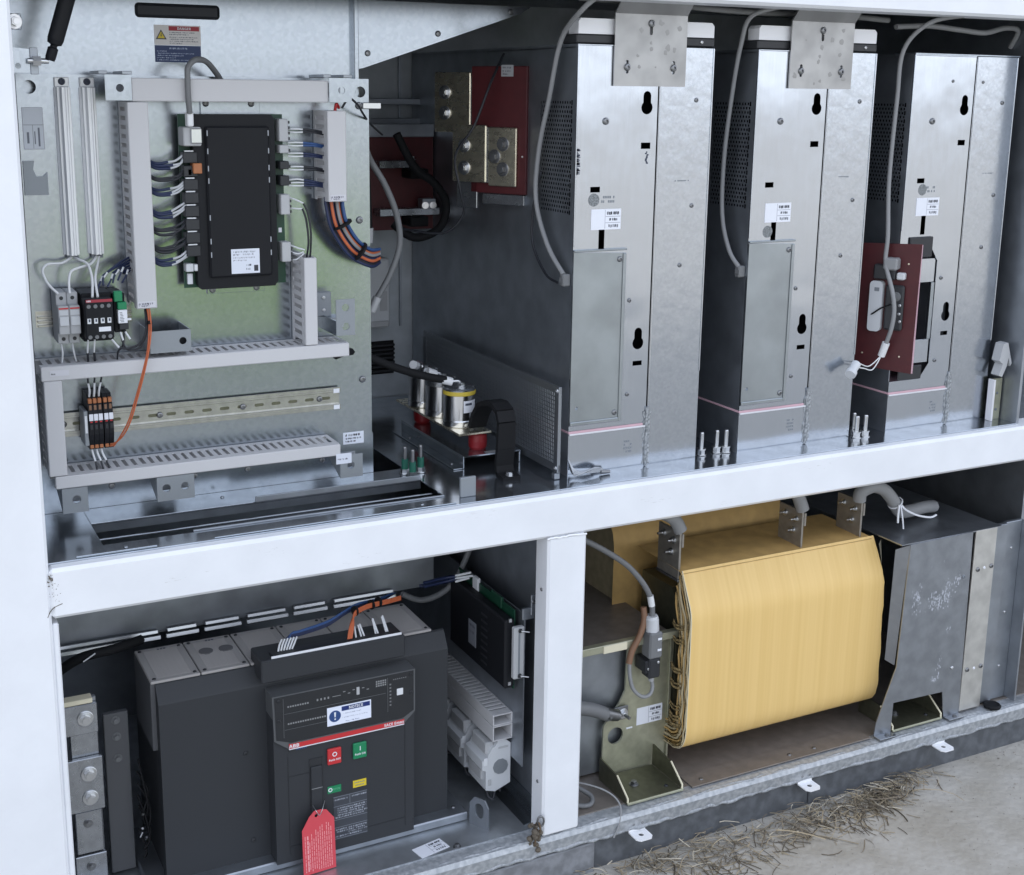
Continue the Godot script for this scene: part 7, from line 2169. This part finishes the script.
	for i in 13:
		var th := TAU * i / 12
		lp.append(v(1.594, -0.157, -0.1) + v(0.55, -0.6, 0.1).normalized() * 0.0 + v(0.75, 0.65, 0.0) * cos(th) * 0.0145 + v(0, 0, 1) * sin(th) * 0.0145)
	s.tube(lp, 0.0016, 6, 2)
	s.tube([v(1.596, -0.158, -0.085), v(1.606, -0.168, -0.082), v(1.63, -0.180, -0.075), v(1.66, -0.187, -0.07), v(1.676, -0.184, -0.07)], 0.0022, 6, 4)
	s.tube([v(1.590, -0.156, -0.085), v(1.584, -0.175, -0.08), v(1.583, -0.190, -0.078)], 0.0022, 6, 3)
	s.tube([v(1.594, -0.158, -0.085), v(1.593, -0.180, -0.077), v(1.595, -0.203, -0.074)], 0.0016, 6, 3)
	part("string", s, M.pale, a)
	# loose hose at the floor behind the middle post
	a = thing("loose_cable", "clear loose tube curling on the floor beside the middle post", "tube", v(0.88, -0.605, -0.05))
	tubes("tube_wall", [[v(0.80, -0.565, -0.10), v(0.85, -0.558, -0.06), v(0.895, -0.570, -0.03), v(0.915, -0.592, -0.012), v(0.905, -0.618, 0.004), v(0.892, -0.640, 0.008)]], 0.0016, M.hose_light, a, 6)
	tubes("coiled_end", [[v(0.82, -0.590, -0.08), v(0.85, -0.598, -0.05), v(0.875, -0.600, -0.045), v(0.885, -0.594, -0.06), v(0.87, -0.585, -0.08)]], 0.0045, M.hose, a, 7)
	# grey shield
	var g := thing("grey_shield", "grey sheet metal shield right of the yellow coil, scratched with white marks", "shield", v(1.64, -0.605, -0.02))
	s = Shape.new()
	s.plate(PackedVector2Array([Vector2(1.563, -0.214), Vector2(1.7275, -0.2115), Vector2(1.7355, -0.604), Vector2(1.694, -0.604), Vector2(1.684, -0.545), Vector2(1.553, -0.541), Vector2(1.552, -0.604), Vector2(1.508, -0.604), Vector2(1.512, -0.575), Vector2(1.553, -0.466)]), [], v(0, 0, -0.022), X, Y, 0.002)
	part("front_sheet", s, M.box_grey, g)
	s = Shape.new()
	s.plate(PackedVector2Array([Vector2(0, -0.214), Vector2(-0.0105, -0.466), Vector2(-0.030, -0.459), Vector2(-0.027, -0.229)]), [], v(1.5635, 0, -0.0215), v(0.5, 0, 0.866), Y, 0.0015)
	part("folded_edge", s, M.box_grey, g)
	bx("top_sheet", v(1.542, -0.2135, -0.50), v(1.81, -0.2112, -0.0222), M.box_grey, g)
	bx("foot_flange", v(1.508, -0.6045, -0.02), v(1.552, -0.602, -0.002), M.box_grey, g, 0.0005)
	bx("foot_flange", v(1.694, -0.6045, -0.02), v(1.7355, -0.602, -0.004), M.box_grey, g, 0.0005)
	for p in [v(1.534, -0.602, -0.011), v(1.716, -0.602, -0.012)]:
		fixing("bolt", "bolt5", p, Y, M.steel_dull, g)
	fixing("rivet", "screw4", v(1.7045, -0.497, -0.02), v(0, 0, 1), M.steel, g)
	fixing("rivet", "screw4", v(1.7125, -0.303, -0.02), v(0, 0, 1), M.ink_grey, g)
	# scratched-in white smears
	var cl := [[1.592, -0.330, 0.009, 0.018, 60], [1.655, -0.343, 0.018, 0.014, 90], [1.672, -0.330, 0.008, 0.02, 50], [1.700, -0.305, 0.006, 0.010, 34], [1.633, -0.345, 0.006, 0.015, 30], [1.60, -0.305, 0.004, 0.003, 5], [1.64, -0.262, 0.02, 0.006, 5], [1.667, -0.485, 0.003, 0.016, 22], [1.655, -0.512, 0.010, 0.004, 18], [1.683, -0.41, 0.004, 0.006, 8]]
	s = Shape.new()
	for q in cl:
		for k in int(q[4] * 0.9):
			var px: float = q[0] + rng.randfn(0, q[2] * 0.75)
			var py: float = q[1] + rng.randfn(0, q[3] * 0.75)
			var r1 := rng.randf_range(0.0004, 0.0018)
			var r2 := r1 * rng.randf_range(0.8, 3.2)
			var poly := PackedVector2Array()
			for i in 6:
				var th := TAU * i / 6 + rng.randf_range(-0.3, 0.3)
				poly.append(Vector2(px + r1 * cos(th) * rng.randf_range(0.6, 1.2), py + r2 * sin(th) * rng.randf_range(0.6, 1.2)))
			var h := rng.randf_range(0.0001, 0.0003)
			for i in 6:
				s.tri(v(px, py, -0.02 + h), v(poly[i].x, poly[i].y, -0.0199), v(poly[(i + 1) % 6].x, poly[(i + 1) % 6].y, -0.0199), v(0, 0, 1))
	part("scratch_mark", s, M.scuff, g)
	# galvanised cover strip and the frame at the right
	g = thing("cover_strip", "bright galvanised cover strip with four screws right of the grey shield", "cover", v(1.77, -0.605, -0.024))
	bx("strip_sheet", v(1.7385, -0.601, -0.026), v(1.797, -0.212, -0.022), M.cover_bright, g, 0.0006)
	bx("strip_fold", v(1.797, -0.601, -0.040), v(1.836, -0.213, -0.030), M.inner, g, 0.0006)
	for p in [v(1.752, -0.295, -0.022), v(1.789, -0.293, -0.022), v(1.750, -0.511, -0.022), v(1.788, -0.510, -0.022)]:
		fixing("screw", "screw5", p, v(0, 0, 1), M.steel_dull, g)
	for p in [v(1.770, -0.294, -0.022), v(1.769, -0.511, -0.022)]:
		fixing("rivet", "screw3", p, v(0, 0, 1), M.pale, g)
	g = thing("frame_upright", "dark galvanised frame upright at the far end of the reactor bay", "upright", v(1.87, -0.605, -0.03))
	bx("upright_sheet", v(1.838, -0.604, -0.046), v(1.882, -0.213, -0.036), M.inner, g, 0.001)
	bx("upright_fold", v(1.882, -0.604, -0.046), v(1.886, -0.213, -0.008), M.inner, g, 0.001)
	for y in [-0.27, -0.41, -0.53]:
		fixing("rivet", "screw3", v(1.858, y, -0.036), v(0, 0, 1), M.steel, g)
	g = thing("dark_grommet", "dark oval cable opening at the foot of the frame upright", "grommet", v(1.825, -0.60, -0.02))
	s = Shape.new()
	s.lathe(v(1.822, -0.604, -0.012), Y, [Vector2(0.017, 0), Vector2(0.018, 0.004), Vector2(0.015, 0.007), Vector2(0.012, 0.004), Vector2(0, 0.004)], 20)
	part("grommet_ring", s, M.rubber, g)

# ---------------------------------------------------------------- scene
func _ready():
	rng.seed = 20240611
	var cam := Camera3D.new()
	cam.name = "camera"
	cam.projection = Camera3D.PROJECTION_FRUSTUM
	cam.near = 0.05
	cam.far = 200.0
	cam.keep_aspect = Camera3D.KEEP_HEIGHT
	cam.size = 0.05 * 875.0 / 1275.558
	cam.frustum_offset = Vector2(20.885, -59.522) / 1275.558 * 0.05
	add_child(cam)
	cam.transform = Transform3D(Basis(Vector3(0.89443824, 0.01091127, 0.44705837), Vector3(0.08804856, 0.97583628, -0.1999775), Vector3(-0.43843779, 0.21823037, 0.87186456)), Vector3(-0.2036, 0.6251, 1.6910))
	cam.current = true
	var we := WorldEnvironment.new()
	we.name = "world"
	var env := Environment.new()
	env.background_mode = Environment.BG_SKY
	var sky := Sky.new()
	var sm := ProceduralSkyMaterial.new()
	sm.sky_top_color = Color(0.755, 0.79, 0.86)
	sm.sky_horizon_color = Color(0.925, 0.94, 0.965)
	sm.sky_curve = 0.18
	sm.ground_bottom_color = Color(0.42, 0.42, 0.40)
	sm.ground_horizon_color = Color(0.70, 0.72, 0.74)
	sm.sky_energy_multiplier = 1.2
	sky.sky_material = sm
	env.sky = sky
	env.tonemap_mode = Environment.TONE_MAPPER_LINEAR
	env.tonemap_exposure = 1.48
	env.sdfgi_enabled = true
	env.ssao_enabled = true
	env.ssil_enabled = true
	we.environment = env
	add_child(we)
	var sun := DirectionalLight3D.new()
	sun.name = "sun"
	sun.light_energy = 1.15
	sun.light_angular_distance = 0.5
	sun.light_color = Color(1.0, 0.98, 0.955)
	sun.shadow_enabled = true
	add_child(sun)
	sun.look_at_from_position(Vector3(-0.6, 3.0, -4.9), Vector3.ZERO)

	make_materials()
	M.glastic_bright = plain(Color(0.34, 0.03, 0.05), 0.45)
	M.ink_light = plain(Color(0.35, 0.37, 0.40), 0.5)
	M.pcb_green = plain(Color(0.012, 0.11, 0.075), 0.45)
	M.tick_green = plain(Color(0.10, 0.42, 0.22), 0.5)
	M.soot = plain(Color(0.13, 0.13, 0.135), 0.8)
	M.foam_cream = plain(Color(0.72, 0.67, 0.50), 0.6)
	M.mud_rust = plain(Color(0.12, 0.085, 0.055), 0.9)
	M.paper_torn = textured(Color(0.36, 0.26, 0.11), 0.8, 0.0, noise_image(128, 0.06, FastNoiseLite.TYPE_SIMPLEX, 91, Color(0.5, 0.5, 0.5), Color.WHITE, Vector2.ONE, 2.0, 3), null, 20.0)
	M.cover_bright = textured(Color(0.70, 0.69, 0.65), 0.34, 0.7, noise_image(256, 0.02, FastNoiseLite.TYPE_SIMPLEX, 92, Color(0.92, 0.92, 0.92), Color.WHITE, Vector2.ONE, 1.4, 5), null, 4.0)
	M.leaf = plain(Color(0.25, 0.42, 0.025), 0.6)
	M.leaf.backlight_enabled = true
	M.leaf.backlight = Color(0.3, 0.45, 0.06)
	M.rear = textured(Color(0.50, 0.54, 0.57), 0.55, 0.5, M.inner.albedo_texture, null, 2.0)
	M.guard = plain(Color(0.30, 0.32, 0.345), 0.42, 0.9)
	M.rail_bright = plain(Color(0.52, 0.54, 0.56), 0.34, 1.0)
	M.oil = plain(Color(0.28, 0.28, 0.275), 0.36, 0.85)
	M.sleeve_dim = plain(Color(0.50, 0.52, 0.54), 0.55)
	M.partition = textured(Color(0.20, 0.22, 0.25), 0.5, 0.8, M.inner.albedo_texture, M.inner.roughness_texture, 2.0)
	M.lug = textured(Color(0.38, 0.355, 0.315), 0.4, 0.6, M.inner.albedo_texture, null, 6.0)
	M.chute = plain(Color(0.10, 0.103, 0.11), 0.55)
	M.grip = plain(Color(0.028, 0.031, 0.038), 0.6)
	M.floor_light = textured(Color(0.52, 0.55, 0.58), 0.38, 0.8, M.inner.albedo_texture, M.inner.roughness_texture, 3.0)
	M.paint_dirt = plain(Color(0.50, 0.49, 0.47), 0.7)
	make_fixings()
	build_cabinet()
	build_ground()
	build_grit()
	build_surroundings()
	build_modules()
	build_red_board()
	build_floor_studs()
	build_mounting_plate()
	build_resistors()
	build_small_devices()
	build_controller()
	build_upper_wall_things()
	build_deep()
	build_breaker()
	build_breaker_side()
	build_reactor()
